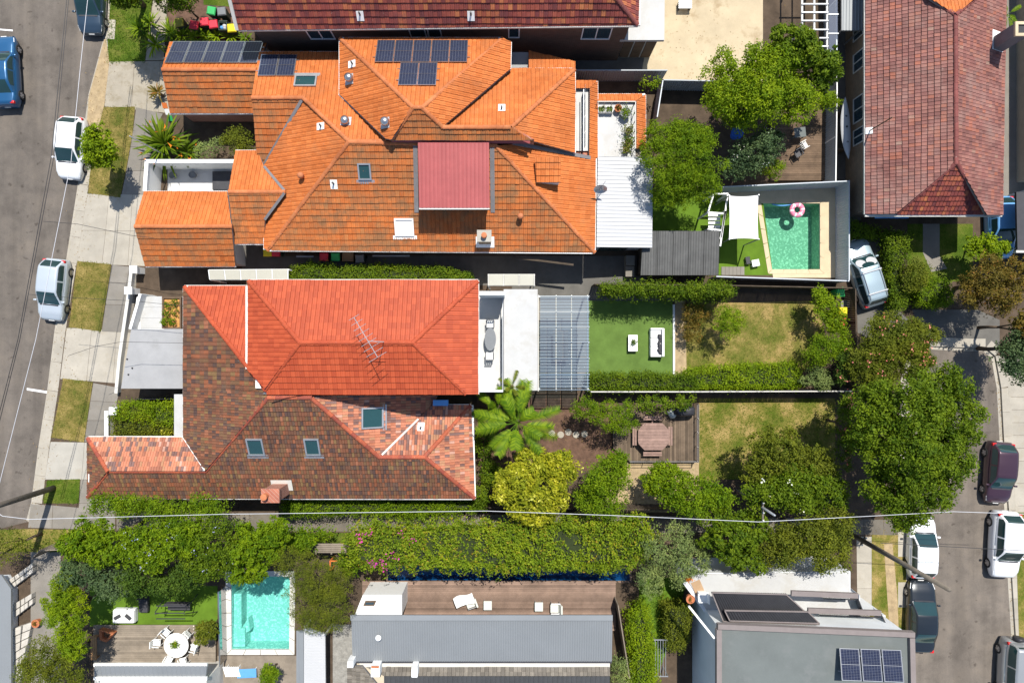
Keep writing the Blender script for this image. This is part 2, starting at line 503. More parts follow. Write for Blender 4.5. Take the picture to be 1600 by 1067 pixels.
brickmat('brick_tan', (0.20, 0.14, 0.085), (0.26, 0.18, 0.11), (0.28, 0.23, 0.17))
brickmat('brick_red', (0.33, 0.11, 0.07), (0.42, 0.15, 0.09), (0.45, 0.38, 0.3))

tilemat('tile_orange', [(0, (0.47, 0.128, 0.026)), (0.5, (0.52, 0.148, 0.034)), (1, (0.55, 0.168, 0.042))], ((0.33, 0.13, 0.05), .7, 0.50, 0.5))
tilemat('tile_orange_aged', [(0, (0.42, 0.115, 0.026)), (0.4, (0.52, 0.145, 0.032)), (0.9, (0.56, 0.168, 0.04)), (1, (0.43, 0.17, 0.055))], ((0.19, 0.10, 0.045), .9, 0.40, 0.85))
tilemat('tile_red', [(0, (0.34, 0.056, 0.020)), (1, (0.44, 0.082, 0.029))], ((0.31, 0.057, 0.022), .8, 0.50, 0.4), age=.3, var=0.1, rough=0.6)
MIX = [(p, tuple(.86 * x for x in c)) for p, c in [(0, (0.10, 0.058, 0.048)), (0.10, (0.165, 0.075, 0.045)), (0.32, (0.225, 0.088, 0.047)), (0.52, (0.185, 0.098, 0.05)), (0.68, (0.14, 0.08, 0.055)), (0.80, (0.285, 0.10, 0.047)), (0.91, (0.235, 0.14, 0.06)), (0.97, (0.33, 0.13, 0.07))]]
tilemat('tile_mixed', MIX, ((0.15, 0.10, 0.05), 1.3, 0.52, 0.5), 'CONSTANT')
tilemat('tile_mixed_pale', [(0, (.17, .09, .075)), (.1, (.34, .13, .08)), (.3, (.46, .18, .10)), (.48, (.40, .20, .11)), (.6, (.20, .115, .10)), (.7, (.50, .19, .11)), (.87, (.50, .28, .21)), (.93, (.43, .15, .08))], None, 'CONSTANT')
tilemat('tile_maroon', [(0, (0.135, 0.035, 0.035)), (0.35, (0.215, 0.05, 0.04)), (0.7, (0.28, 0.068, 0.045)), (0.93, (0.36, 0.11, 0.05)), (1, (0.44, 0.16, 0.06))], ((0.12, 0.045, 0.045), 1.2, 0.5, 0.6))
tilemat('tile_maroon_grey', [(0, (0.165, 0.07, 0.06)), (0.4, (0.225, 0.09, 0.075)), (0.75, (0.265, 0.118, 0.095)), (0.97, (0.31, 0.105, 0.065)), (1, (0.28, 0.175, 0.135))], ((0.25, 0.155, 0.13), 0.5, 0.48, 0.7))
tilemat('tile_grey', [(0, (0.13, 0.115, 0.095)), (1, (0.22, 0.195, 0.16))], ((0.10, 0.09, 0.07), 1.5, 0.5, 0.6))
tilemat('ridge_orange', [(0, (0.42, 0.13, 0.045)), (1, (0.52, 0.175, 0.065))], ((0.26, 0.13, 0.05), 2.0, 0.52, 0.5))
tilemat('ridge_red', [(0, (0.37, 0.062, 0.024)), (1, (0.43, 0.08, 0.03))], None)
tilemat('ridge_mixed', [(0, (0.26, 0.06, 0.04)), (1, (0.44, 0.11, 0.05))], ((0.12, 0.07, 0.05), 2.2, 0.52, 0.6))
tilemat('ridge_maroon', [(0, (0.16, 0.05, 0.045)), (1, (0.24, 0.07, 0.06))], None)
# ---------------------------------------------------------------- roofs
class Plane:
    """roof plane through an eave line and one higher point, with eave direction u, up-slope v, normal n"""
    def __init__(s, a, b, c):
        s.o = a
        u = (b - a); n = u.cross(c - a)
        if n.z < 0: u = -u; n = -n
        s.u = u.normalized(); s.n = n.normalized(); s.v = s.n.cross(s.u)
    def at(s, px, py):
        """the plane's point seen at that pixel of the photograph"""
        c = Vector((0, 0, HC)); d = W(px, py, 0) - c
        t = (s.o - c).dot(s.n) / d.dot(s.n)
        return c + d * t
    def uv(s, p):
        q = p - s.o
        return (q.dot(s.u), q.dot(s.v))
    def w(s, u, v, n=0):
        return s.o + s.u * u + s.v * v + s.n * n
    def rot(s):
        return Matrix((s.u, s.v, s.n)).transposed()

def clip(poly, tri):
    for i in range(3):
        a = tri[i]; b = tri[(i + 1) % 3]
        ex, ey = b[0] - a[0], b[1] - a[1]
        out = []
        m = len(poly)
        if m == 0: return out
        ds = [ex * (p[1] - a[1]) - ey * (p[0] - a[0]) for p in poly]
        for k in range(m):
            p, q = poly[k], poly[(k + 1) % m]; dp, dq = ds[k], ds[(k + 1) % m]
            if dp >= 0: out.append(p)
            if (dp >= 0) != (dq >= 0):
                t = dp / (dp - dq)
                out.append((p[0] + (q[0] - p[0]) * t, p[1] + (q[1] - p[1]) * t, p[2] + (q[2] - p[2]) * t))
        poly = out
    return poly

def inside(pts, poly):
    x, y = pts[:, 0], pts[:, 1]
    r = np.zeros(len(pts), bool)
    n = len(poly)
    for i in range(n):
        x1, y1 = poly[i]; x2, y2 = poly[(i + 1) % n]
        if y1 == y2: continue
        c = ((y1 > y) != (y2 > y)) & (x < (x2 - x1) * (y - y1) / (y2 - y1) + x1)
        r ^= c
    return r

PROF = {
    'marseille': [(0.0, -0.02), (0.05, 0.030), (0.12, 0.030), (0.20, 0.006), (0.44, 0.006), (0.52, 0.024), (0.62, 0.024), (0.72, 0.006), (0.95, 0.006), (1.0, -0.02)],
    'flat': [(0.0, -.02), (0.07, 0.022), (0.5, 0.014), (0.92, 0.022), (1.0, -.02)],
    'pan': [(0.0, 0.034), (0.16, 0.036), (0.30, 0.006), (0.80, 0.006), (0.92, 0.02), (1.0, 0.034)],
}

def tile_face(out, pl, polyuv, tw, tl, prof, rng, step=0.054, stagger=False):
    """lay courses of tiles over one roof face and cut them at its edges; out collects verts, faces, rnd"""
    P = np.array(PROF[prof]); K = len(P)
    us = [p[0] for p in polyuv]; vs = [p[1] for p in polyuv]
    i0, i1 = math.floor(min(us) / tw) - 1, math.ceil(max(us) / tw) + 1
    j0, j1 = math.floor(min(vs) / tl) - 0, math.ceil(max(vs) / tl)
    ii, jj = np.meshgrid(np.arange(i0, i1), np.arange(j0, j1))
    ii = ii.ravel(); jj = jj.ravel()
    off = (jj % 2) * 0.5 if stagger else np.zeros(len(jj))
    U = (ii + off) * tw; V = jj * tl
    cor = [inside(np.stack([U + a * tw, V + b * tl], 1), polyuv) for a in (0, 0.5, 1) for b in (0, 1)]
    allin = np.logical_and.reduce(cor); anyin = np.logical_or.reduce(cor)
    rn = rng.random(len(U))
    lift = rng.normal(0, 0.005, len(U)); V = V + rng.normal(0, .004, len(V)) + .012 * np.sin(U * .9 + jj * .7)
    def rows(idx):
        m = len(idx)
        u = U[idx][:, None] + P[None, :, 0] * tw
        vb = np.repeat(V[idx][:, None], K, 1)
        n0 = np.repeat(P[None, :, 1] * .85, m, 0)
        lo = np.stack([u, vb, n0 + step + lift[idx][:, None]], 2)
        hi = np.stack([u, vb + tl, n0], 2)
        ft = np.stack([u, vb, np.full_like(u, -0.02)], 2)
        return np.concatenate([lo, hi, ft], 1)      # m, 3K, 3
    q = [(k, k + 1, K + k + 1, K + k) for k in range(K - 1)] + [(2 * K + k, 2 * K + k + 1, k + 1, k) for k in range(K - 1)]
    q = np.array(q)
    idx = np.nonzero(allin)[0]
    B = np.array([pl.u, pl.v, pl.n]); O = np.array(pl.o)
    if len(idx):
        r = rows(idx)
        vw = r.reshape(-1, 3) @ B + O
        base = out['n']
        f = (np.arange(len(idx)) * 3 * K)[:, None, None] + q[None] + base
        out['v'].append(vw); out['f4'].append(f.reshape(-1, 4)); out['r4'].append(np.repeat(rn[idx], len(q)))
        out['n'] += len(vw)
    bi = np.nonzero(anyin & ~allin)[0]
    # tiles that may only poke in with their middle near thin corners are skipped; ridge and hip caps cover them
    tris = []
    for t in tessellate_polygon([[Vector((p[0], p[1], 0)) for p in polyuv]]):
        a, b, c = (polyuv[k] for k in t)
        if (b[0] - a[0]) * (c[1] - a[1]) - (b[1] - a[1]) * (c[0] - a[0]) < 0: b, c = c, b
        tris.append((a, b, c, min(a[0], b[0], c[0]), max(a[0], b[0], c[0]), min(a[1], b[1], c[1]), max(a[1], b[1], c[1])))
    if len(bi):
        rr = rows(bi)
        for m, t in enumerate(bi):
            for tr in tris:
                if U[t] > tr[4] or U[t] + tw < tr[3] or V[t] > tr[6] or V[t] + tl < tr[5]: continue
                for f in q:
                    pc = clip([tuple(rr[m, k]) for k in f], tr)
                    if len(pc) >= 3:
                        out['pv'].append(np.array(pc) @ B + O); out['pr'].append(rn[t])

def mesh_np(name, verts, f4, r4, pv, pr, material):
    """mesh from a numpy block of quads plus loose cut polygons"""
    nv = sum(len(v) for v in verts)
    V = list(verts) + list(pv)
    V = np.concatenate(V) if V else np.zeros((0, 3))
    F4 = np.concatenate(f4) if f4 else np.zeros((0, 4), int)
    loops = [F4.ravel()]; starts = [np.arange(len(F4)) * 4]
    ls = len(F4) * 4; vi = nv; st = []
    for p in pv:
        loops.append(np.arange(vi, vi + len(p))); st.append(ls); ls += len(p); vi += len(p)
    starts.append(np.array(st, int))
    loops = np.concatenate(loops).astype(np.int32); starts = np.concatenate(starts).astype(np.int32)
    me = bpy.data.meshes.new(name)
    me.vertices.add(len(V)); me.vertices.foreach_set('co', V.astype(np.float32).ravel())
    me.loops.add(len(loops)); me.loops.foreach_set('vertex_index', loops)
    me.polygons.add(len(starts)); me.polygons.foreach_set('loop_start', starts)
    me.update(calc_edges=True)
    rn = np.concatenate([np.concatenate(r4) if r4 else np.zeros(0), np.array(pr)]).astype(np.float32)
    at = me.attributes.new('rnd', 'FLOAT', 'FACE'); at.data.foreach_set('value', rn)
    me.polygons.foreach_set('use_smooth', np.zeros(len(starts), bool))
    me.materials.append(material)
    return me

def newout():
    return dict(v=[], f4=[], r4=[], pv=[], pr=[], n=0)

_ridge_mesh = {}
def ridge_mesh(m, k):
    key = (m, k)
    if key not in _ridge_mesh:
        b = MB(); b.rv = (k + 0.5) / 4
        L = 0.44; n = 6; pts = []
        for x, r in ((0, 0.135), (L * 0.86, 0.125), (L * 0.86, 0.145), (L, 0.145)):
            for i in range(n + 1):
                t = math.pi * i / n
                pts.append((x, r * math.cos(t), r * math.sin(t) * 0.75 - 0.03))
        f = []
        for s in range(3):
            for i in range(n):
                a = s * (n + 1) + i
                f.append((a, a + 1, a + n + 2, a + n + 1))
        f.append(list(range(n + 1))); f.append([3 * (n + 1) + i for i in range(n + 1)][::-1])
        b.add(pts, f)
        _ridge_mesh[key] = b.mesh('ridge_tile', MATS[m])
    return _ridge_mesh[key]

def ridge(parent, m, a, b, lift=0.03):
    a = Vector(a); b = Vector(b); d = b - a
    n = max(1, round(d.length / 0.40)); st = d / n
    for i in range(n):
        p = a + st * i + Vector((random.uniform(-.008, .008), random.uniform(-.008, .008), lift + random.uniform(-.006, .008)))
        piece('ridge_tile', ridge_mesh(m, random.randrange(4)), parent, frame(p, d, s=(st.length / 0.40, 1, 1)))

def offset(poly, d):
    """move every edge of a 2D polygon inwards by d"""
    n = len(poly)
    ar = sum(poly[i][0] * poly[(i + 1) % n][1] - poly[(i + 1) % n][0] * poly[i][1] for i in range(n))
    if ar < 0: poly = poly[::-1]
    out = []
    for i in range(n):
        p0, p1, p2 = Vector(poly[i - 1][:2]), Vector(poly[i][:2]), Vector(poly[(i + 1) % n][:2])
        d1 = (p1 - p0).normalized(); d2 = (p2 - p1).normalized()
        n1 = Vector((-d1.y, d1.x)); n2 = Vector((-d2.y, d2.x))
        k = 1 + n1.dot(n2)
        out.append(tuple(p1 + (n1 + n2) * (d / max(k, 0.4))))
    return out

def roof(house, faces, tile, tw=0.26, tl=0.385, prof='marseille', deckmat='lead', ridges=(), ridgemat=None, gutters=(), gutmat='white', seed=1, stagger=False, flash=()):
    """faces: (pixel polygon, (eave a, eave b, high c) each (px, py, h)[, tile material]); returns (roof object, planes)"""
    rng = np.random.default_rng(seed)
    deck = MB(); planes = []; outs = {}
    for fc in faces:
        poly, (a, b, c) = fc[0], fc[1]
        tm = fc[2] if len(fc) > 2 else tile
        pl = Plane(W(*a), W(*b), W(*c)); planes.append(pl)
        pts = [pl.at(*p) for p in poly]
        if tm not in outs: outs[tm] = newout()
        tile_face(outs[tm], pl, [pl.uv(p) for p in pts], tw, tl, prof, rng, stagger=stagger)
        tri = tessellate_polygon([[Vector((*pl.uv(p), 0)) for p in pts]])
        n = len(pts)
        for k, dz in ((0, -0.03), (1, -0.16)):
            deck.add([p + Vector((0, 0, dz)) for p in pts], [t for t in tri])
        nn = len(deck.v)
        for i in range(n):
            j = (i + 1) % n
            deck.f.append([nn - 2 * n + i, nn - 2 * n + j, nn - n + j, nn - n + i]); deck.r.append(0.5)
    ro = deck.build('roof', MATS[deckmat], house)
    for tm, o in outs.items():
        t = bpy.data.objects.new('roof_tiles', mesh_np('roof_tiles', o['v'], o['f4'], o['r4'], o['pv'], o['pr'], MATS[tm]))
        COL.objects.link(t); par(t, ro); t['kind'] = 'stuff'
    for r in ridges:
        a, b = r[0], r[1]
        pa = planes[r[2]].at(*a); pb = planes[r[2]].at(*b)
        ridge(ro, ridgemat, pa, pb)
    for g in gutters:
        a, b, pi = g
        pa, pb = planes[pi].at(*a), planes[pi].at(*b)
        m = MB(); m.beam(pa - Vector((0, 0, .07)), pb - Vector((0, 0, .07)), 0.13, 0.13)
        m.build('gutter', MATS[gutmat], ro)
    for g in flash:
        a, b, pi, w, mm = g
        pa, pb = planes[pi].at(*a), planes[pi].at(*b)
        m = MB(); m.beam(pa + planes[pi].n * .06, pb + planes[pi].n * .06, w, 0.035, planes[pi].n)
        m.build('flashing', MATS[mm], ro)
    return ro, planes

def walls(house, polypx, h, z1, material, inset=0.4, name='wall', z0=0.0):
    pts = offset([W2(p[0], p[1], h) for p in polypx], inset)
    m = MB(); m.prism(pts, z0, z1)
    return m.build(name, MATS[material], house)

def on_plane(pl, px, py, lift=0.0):
    return pl.at(px, py) + pl.n * lift

def wall_window(house, a, b, z0, z1, framem='white', glass='glass_pane', panes=2, proud=0.04):
    """window on a vertical wall between plan points a and b (outside is to the right of a->b)"""
    a = Vector((a[0], a[1])); b = Vector((b[0], b[1])); d = (b - a); L = d.length; d.normalize(); nrm = Vector((d.y, -d.x))
    w = MB(); t = 0.07
    def bar(s0, s1, za, zb, pr):
        p0 = a + d * s0 + nrm * (pr / 2); p1 = a + d * s1 + nrm * (pr / 2)
        m3 = Matrix.Rotation(math.atan2(d.y, d.x), 3, 'Z')
        w.box(((p0.x + p1.x) / 2, (p0.y + p1.y) / 2, (za + zb) / 2), (s1 - s0, pr, zb - za), m=m3)
    bar(0, L, z0, z0 + t, proud + .02); bar(0, L, z1 - t, z1, proud)
    for i in range(panes + 1):
        s = i * (L - t) / panes
        bar(s, s + t, z0 + t, z1 - t, proud)
    wo = w.build('window', MATS[framem], house)
    for i in range(panes):
        g = MB(); s0 = i * (L - t) / panes + t; s1 = (i + 1) * (L - t) / panes
        p0 = a + d * s0 + nrm * .015; p1 = a + d * s1 + nrm * .015
        g.poly([(p0.x, p0.y, z0 + t), (p1.x, p1.y, z0 + t), (p1.x, p1.y, z1 - t), (p0.x, p0.y, z1 - t)])
        g.build('pane', MATS[glass], wo)
    return wo

def skylight(house, pl, x0, y0, x1, y1, framem='galv', glass='glass_teal', up=0.10):
    """raised roof window covering a pixel box on a roof plane"""
    c = pl.at((x0 + x1) / 2, (y0 + y1) / 2)
    P = [pl.uv(pl.at(*q)) for q in ((x0, y0), (x1, y0), (x1, y1), (x0, y1))]
    u0 = min(p[0] for p in P); u1 = max(p[0] for p in P); v0 = min(p[1] for p in P); v1 = max(p[1] for p in P)
    f = MB(); t = 0.09
    for (a, b, cc, d) in ((u0, u1, v0, v0 + t), (u0, u1, v1 - t, v1), (u0, u0 + t, v0 + t, v1 - t), (u1 - t, u1, v0 + t, v1 - t)):
        f.box(pl.w((a + b) / 2, (cc + d) / 2, up / 2), (b - a, d - cc, up + .1), m=pl.rot())
    f.box(pl.w((u0 + u1) / 2, v0 - .12, .045), (u1 - u0 + .3, .24, .02), m=pl.rot())
    so_ = f.build('skylight', MATS[framem], house)
    g = MB(); g.poly([pl.w(u0 + t, v0 + t, up * .8), pl.w(u1 - t, v0 + t, up * .8), pl.w(u1 - t, v1 - t, up * .8), pl.w(u0 + t, v1 - t, up * .8)])
    g.build('pane', MATS[glass], so_)
    return so_

def solarmat():
    m, nt, N, L, p = nodes('solar_cells')
    tc = N.new('ShaderNodeTexCoord')
    b = N.new('ShaderNodeTexBrick'); L.new(tc.outputs['Object'], b.inputs['Vector'])
    b.offset = 0; b.inputs['Scale'].default_value = 1
    b.inputs['Brick Width'].default_value = 0.167; b.inputs['Row Height'].default_value = 0.085
    b.inputs['Mortar Size'].default_value = 0.005
    b.inputs['Color1'].default_value = (0.008, 0.012, 0.032, 1); b.inputs['Color2'].default_value = (0.012, 0.018, 0.045, 1)
    b.inputs['Mortar'].default_value = (0.15, 0.16, 0.19, 1)
    L.new(b.outputs[0], p.inputs['Base Color'])
    p.inputs['Roughness'].default_value = 0.2; p.inputs['Specular IOR Level'].default_value = 0.12
    MATS['solar_cells'] = m
solarmat()
_solar = {}
def solar(house, m3, c, w, l):
    """one framed panel, w across and l along local y, lying in the frame m3 at centre c"""
    key = (round(w, 2), round(l, 2))
    if key not in _solar:
        f = MB(); t = 0.04
        f.box((0, l / 2 - t / 2, 0), (w, t, .04)); f.box((0, -l / 2 + t / 2, 0), (w, t, .04)); f.box((0, 0, .002), (w - 2 * t, .025, .04))
        f.box((w / 2 - t / 2, 0, 0), (t, l - 2 * t, .04)); f.box((-w / 2 + t / 2, 0, 0), (t, l - 2 * t, .04))
        g = MB(); g.box((0, 0, -.005), (w - 2 * t, l - 2 * t, .03))
        _solar[key] = (f.mesh('solar_panel', MATS['steel']), g.mesh('cell_sheet', MATS['solar_cells']))
    mw = m3.to_4x4(); mw.translation = c
    p = piece('solar_panel', _solar[key][0], house, mw)
    piece('cell_sheet', _solar[key][1], p, mw)

def solar_row(house, pl, x0, y0, x1, y1, n, lift=0.12):
    P = [pl.uv(pl.at(*q)) for q in ((x0, y0), (x1, y0), (x1, y1), (x0, y1))]
    u0 = (min(P[0][0], P[1][0]) + min(P[2][0], P[3][0])) / 2; u1 = (max(P[0][0], P[1][0]) + max(P[2][0], P[3][0])) / 2
    v0 = min(p[1] for p in P); v1 = max(p[1] for p in P)
    w = (u1 - u0) / n
    for i in range(n):
        solar(house, pl.rot(), pl.w(u0 + (i + .5) * w, (v0 + v1) / 2, lift), w - .03, v1 - v0)
    r = MB()
    for k in (.25, .75):
        r.beam(pl.w(u0 - .15, v0 + (v1 - v0) * k, lift - .05), pl.w(u1 + .15, v0 + (v1 - v0) * k, lift - .05), .04, .05, pl.n)
    r.build('mounting_rail', MATS['steel'], house)

def roof_vent(house, pl, px, py, kind):
    p = pl.at(px, py)
    if kind == 'whirly':
        m = MB(); m.lathe([(.10, -.1), (.10, .22), (.2, .26), (.27, .38), (.24, .5), (.10, .58), (.0, .59)], p, 14)
        o = m.build('turbine_vent', MATS['steel'], house, smooth=True)
        b = MB(); b.box(p + pl.n * .07, (.62, .62, .03), m=pl.rot()); b.build('flashing', MATS['metal_white'], o)
    elif kind == 'pipe':
        m = MB(); m.tube([p - Vector((0, 0, .1)), p + Vector((0, 0, .42))], .055, 8)
        o = m.build('vent_pipe', MATS['dark_trim'], house, smooth=False)
        b = MB(); b.box(p + pl.n * .07, (.42, .55, .03), m=pl.rot()); b.build('flashing', MATS['white'], o)
    elif kind == 'pot':
        m = MB(); m.lathe([(.15, -.1), (.15, .35), (.19, .38), (.19, .5), (.12, .6), (.0, .61)], p, 12)
        m.build('vent_pot', MATS['terracotta'], house, smooth=True)

def ribbed(poly, pl, pitch, ribh, axis='v'):
    """sheet-metal roof: flat pans with raised ribs, cut to a pixel polygon on plane pl"""
    m = MB()
    pts = [pl.at(*p) for p in poly]
    uv = [pl.uv(p) for p in pts]
    tris = []
    for t in tessellate_polygon([[Vector((*q, 0)) for q in uv]]):
        a, b, c = (uv[k] for k in t)
        if (b[0] - a[0]) * (c[1] - a[1]) - (b[1] - a[1]) * (c[0] - a[0]) < 0: b, c = c, b
        tris.append((a, b, c))
    us = [q[0] for q in uv]; vs = [q[1] for q in uv]
    lo, hi = (min(us), max(us)) if axis == 'v' else (min(vs), max(vs))
    olo, ohi = (min(vs), max(vs)) if axis == 'v' else (min(us), max(us))
    x = lo
    rg = random.Random(3)
    while x < hi:
        w = pitch
        prof = [(0, 0), (w * .62, 0), (w * .72, ribh), (w * .90, ribh), (w, 0)]
        m.rv = rg.random()
        for (a, za), (b, zb) in zip(prof, prof[1:]):
            if axis == 'v': q = [(x + a, olo, za), (x + b, olo, zb), (x + b, ohi, zb), (x + a, ohi, za)]
            else: q = [(olo, x + b, zb), (olo, x + a, za), (ohi, x + a, za), (ohi, x + b, zb)]
            for tr in tris:
                pc = clip(q, tr)
                if len(pc) >= 3: m.poly([pl.w(*p) for p in pc])
        x += w
    n = len(pts)
    for i in range(n):
        j = (i + 1) % n
        m.poly([pts[i] + pl.n * .005, pts[j] + pl.n * .005, pts[j] - Vector((0, 0, .14)), pts[i] - Vector((0, 0, .14))])
    m.add([p - Vector((0, 0, .14)) for p in pts], tessellate_polygon([[Vector((*q, 0)) for q in uv]]))
    return m

# ---------------------------------------------------------------- ground pieces
def slab(name, pts, material, z0=-0.05, z1=0.006, parent=None, kind=None, h=0.0):
    m = MB(); m.prism([W2(p[0], p[1], h) for p in pts], z0, z1)
    return m.build(name, MATS[material], parent, kind=kind)

def slabs_between(parent, left, right, length, material, z1, name='paving_slab', gap=0.02):
    """cut a strip between two pixel polylines (same y order) into slabs with open joints"""
    L = [Vector(W2(*p)) for p in left]; Rr = [Vector(W2(*p)) for p in right]
    def samp(P, t):
        k = min(int(t), len(P) - 2); return P[k].lerp(P[k + 1], t - k)
    tot = sum((L[i + 1] - L[i]).length for i in range(len(L) - 1))
    n = max(1, round(tot / length)); rg = random.Random(len(left) + n)
    for i in range(n):
        t0 = i / n * (len(L) - 1); t1 = (i + 1) / n * (len(L) - 1)
        q = [samp(L, t0), samp(Rr, t0), samp(Rr, t1), samp(L, t1)]
        q = offset([tuple(p) for p in q], gap / 2)
        m = MB(); m.rv = rg.random(); m.prism(q, -0.05, z1 + rg.uniform(-.004, .004))
        m.build(name, MATS[material], parent)

def boards(parent, polypx, h, width, material, ang=0.0, thick=0.035, name='board', gap=0.008, seed=3):
    """deck boards, each its own piece, cut to the outline"""
    P = [Vector(W2(p[0], p[1], h)) for p in polypx]
    ca, sa = math.cos(ang), math.sin(ang)
    loc = [(p.x * ca + p.y * sa, -p.x * sa + p.y * ca) for p in P]
    tris = []
    for t in tessellate_polygon([[Vector((*q, 0)) for q in loc]]):
        a, b, c = (loc[k] for k in t)
        if (b[0] - a[0]) * (c[1] - a[1]) - (b[1] - a[1]) * (c[0] - a[0]) < 0: b, c = c, b
        tris.append((a, b, c))
    y = min(q[1] for q in loc); y1 = max(q[1] for q in loc); rg = random.Random(seed)
    x0 = min(q[0] for q in loc); x1 = max(q[0] for q in loc)
    while y < y1 - .02:
        m = MB(); m.rv = rg.random(); zt = h + rg.uniform(-.003, .003)
        for tr in tris:
            pc = clip([(x0, y, 0), (x1, y, 0), (x1, y + width - gap, 0), (x0, y + width - gap, 0)], tr)
            if len(pc) >= 3:
                pts = [(q[0] * ca - q[1] * sa, q[0] * sa + q[1] * ca) for q in pc]
                n = len(pts)
                m.add([(*q, zt - thick) for q in pts] + [(*q, zt) for q in pts], [list(range(n, 2 * n))] + [(i, (i + 1) % n, n + (i + 1) % n, n + i) for i in range(n)])
        if m.f: m.build(name, MATS[material], parent)
        y += width

def fence(name, label, pts, height, material, kind='sheet', htop=None, cat='fence', group=None, bay=2.4, capm=None, z0=0.0, thick=0.05):
    """fence along pixel points of its TOP edge; sheet = ribbed metal, paling = upright boards, wall = solid"""
    ht = z0 + height
    P = [W(p[0], p[1], ht) for p in pts]
    base = Vector((P[0].x, P[0].y, z0))
    o = thing(name, label, cat, base, group=group)
    rg = random.Random(len(pts) * 7 + int(abs(P[0].x) * 10))
    for si, (a, b) in enumerate(zip(P, P[1:])):
        d = (b - a); d.z = 0; L = d.length; dz = .004 * (si % 3)
        if L < .05: continue
        d.normalize(); nr = Vector((-d.y, d.x, 0))
        if kind == 'wall':
            m = MB(); c = (a + b) / 2; m.box((c.x, c.y, z0 + height / 2 - .04), (L + thick - .01 * si, thick - .006 * si, height - .08), rz=math.atan2(d.y, d.x)); m.build('wall_run', MATS[material], o)
            m = MB(); m.box((c.x, c.y, ht - .03 - dz), (L + thick + .06, thick + .06, .06), rz=math.atan2(d.y, d.x)); m.build('coping', MATS[capm or material], o)
            continue
        n = max(1, round(L / bay))
        for i in range(n):
            p0 = a + d * (L * i / n); p1 = a + d * (L * (i + 1) / n)
            po = MB(); po.box((p0.x, p0.y, z0 + height / 2), (.07, .07, height + .02), rz=math.atan2(d.y, d.x)); po.build('post', MATS[capm or material], o)
            m = MB()
            if kind == 'sheet':
                k = max(2, int(L / n / .16)); st = L / n / k
                pr = [(0, 0), (.5, 0), (.62, .03), (.88, .03), (1, 0)]
                for j in range(k):
                    for (x0, y0), (x1, y1) in zip(pr, pr[1:]):
                        A = p0 + d * ((j + x0) * st) + nr * (y0 - .01); B = p0 + d * ((j + x1) * st) + nr * (y1 - .01)
                        m.poly([(A.x, A.y, z0), (B.x, B.y, z0), (B.x, B.y, ht - .03), (A.x, A.y, ht - .03)])
                m.build('sheet_panel', MATS[material], o)
            else:
                k = max(2, int(L / n / .12)); st = L / n / k
                for j in range(k):
                    c = p0 + d * ((j + .5) * st); hh = height + rg.uniform(-.04, .01); m.rv = rg.random()
                    m.box((c.x + nr.x * rg.uniform(-.01, .01), c.y + nr.y * rg.uniform(-.01, .01), z0 + hh / 2), (st - .012, .022, hh), rz=math.atan2(d.y, d.x))
                m.build('paling_bay', MATS[material], o, kind='stuff')
            c = (p0 + p1) / 2; r = MB()
            r.box((c.x, c.y, ht - .02), (L / n, thick + .02, .045), rz=math.atan2(d.y, d.x)); r.build('top_rail', MATS[capm or material], o)
    return o

# ---------------------------------------------------------------- plants
def leaf_arrays(rng, cen, outw, size, asp=0.5, jit=0.6, up=0.55):
    n = len(cen)
    nr = outw * 0.7 + rng.normal(0, jit, (n, 3)) + np.array([0, 0, up])
    nr /= np.linalg.norm(nr, axis=1)[:, None] + 1e-9
    t = rng.normal(0, 1, (n, 3)); t -= nr * (t * nr).sum(1)[:, None]; t /= np.linalg.norm(t, axis=1)[:, None] + 1e-9
    b = np.cross(nr, t)
    s = size * rng.uniform(0.65, 1.35, n)[:, None]
    v = np.stack([cen - t * s * .5, cen + b * s * asp * .5 + t * s * .05, cen + t * s * .5 - nr * s * .12, cen - b * s * asp * .5 + t * s * .05], 1)
    return v.reshape(-1, 3)

def quads_object(name, verts, rnd, material, parent=None, kind=None):
    f = np.arange(len(verts)).reshape(-1, 4)
    me = mesh_np(name, [verts], [f], [rnd], [], [], MATS[material])
    o = bpy.data.objects.new(name, me); COL.objects.link(o)
    par(o, parent)
    if kind: o['kind'] = kind
    return o

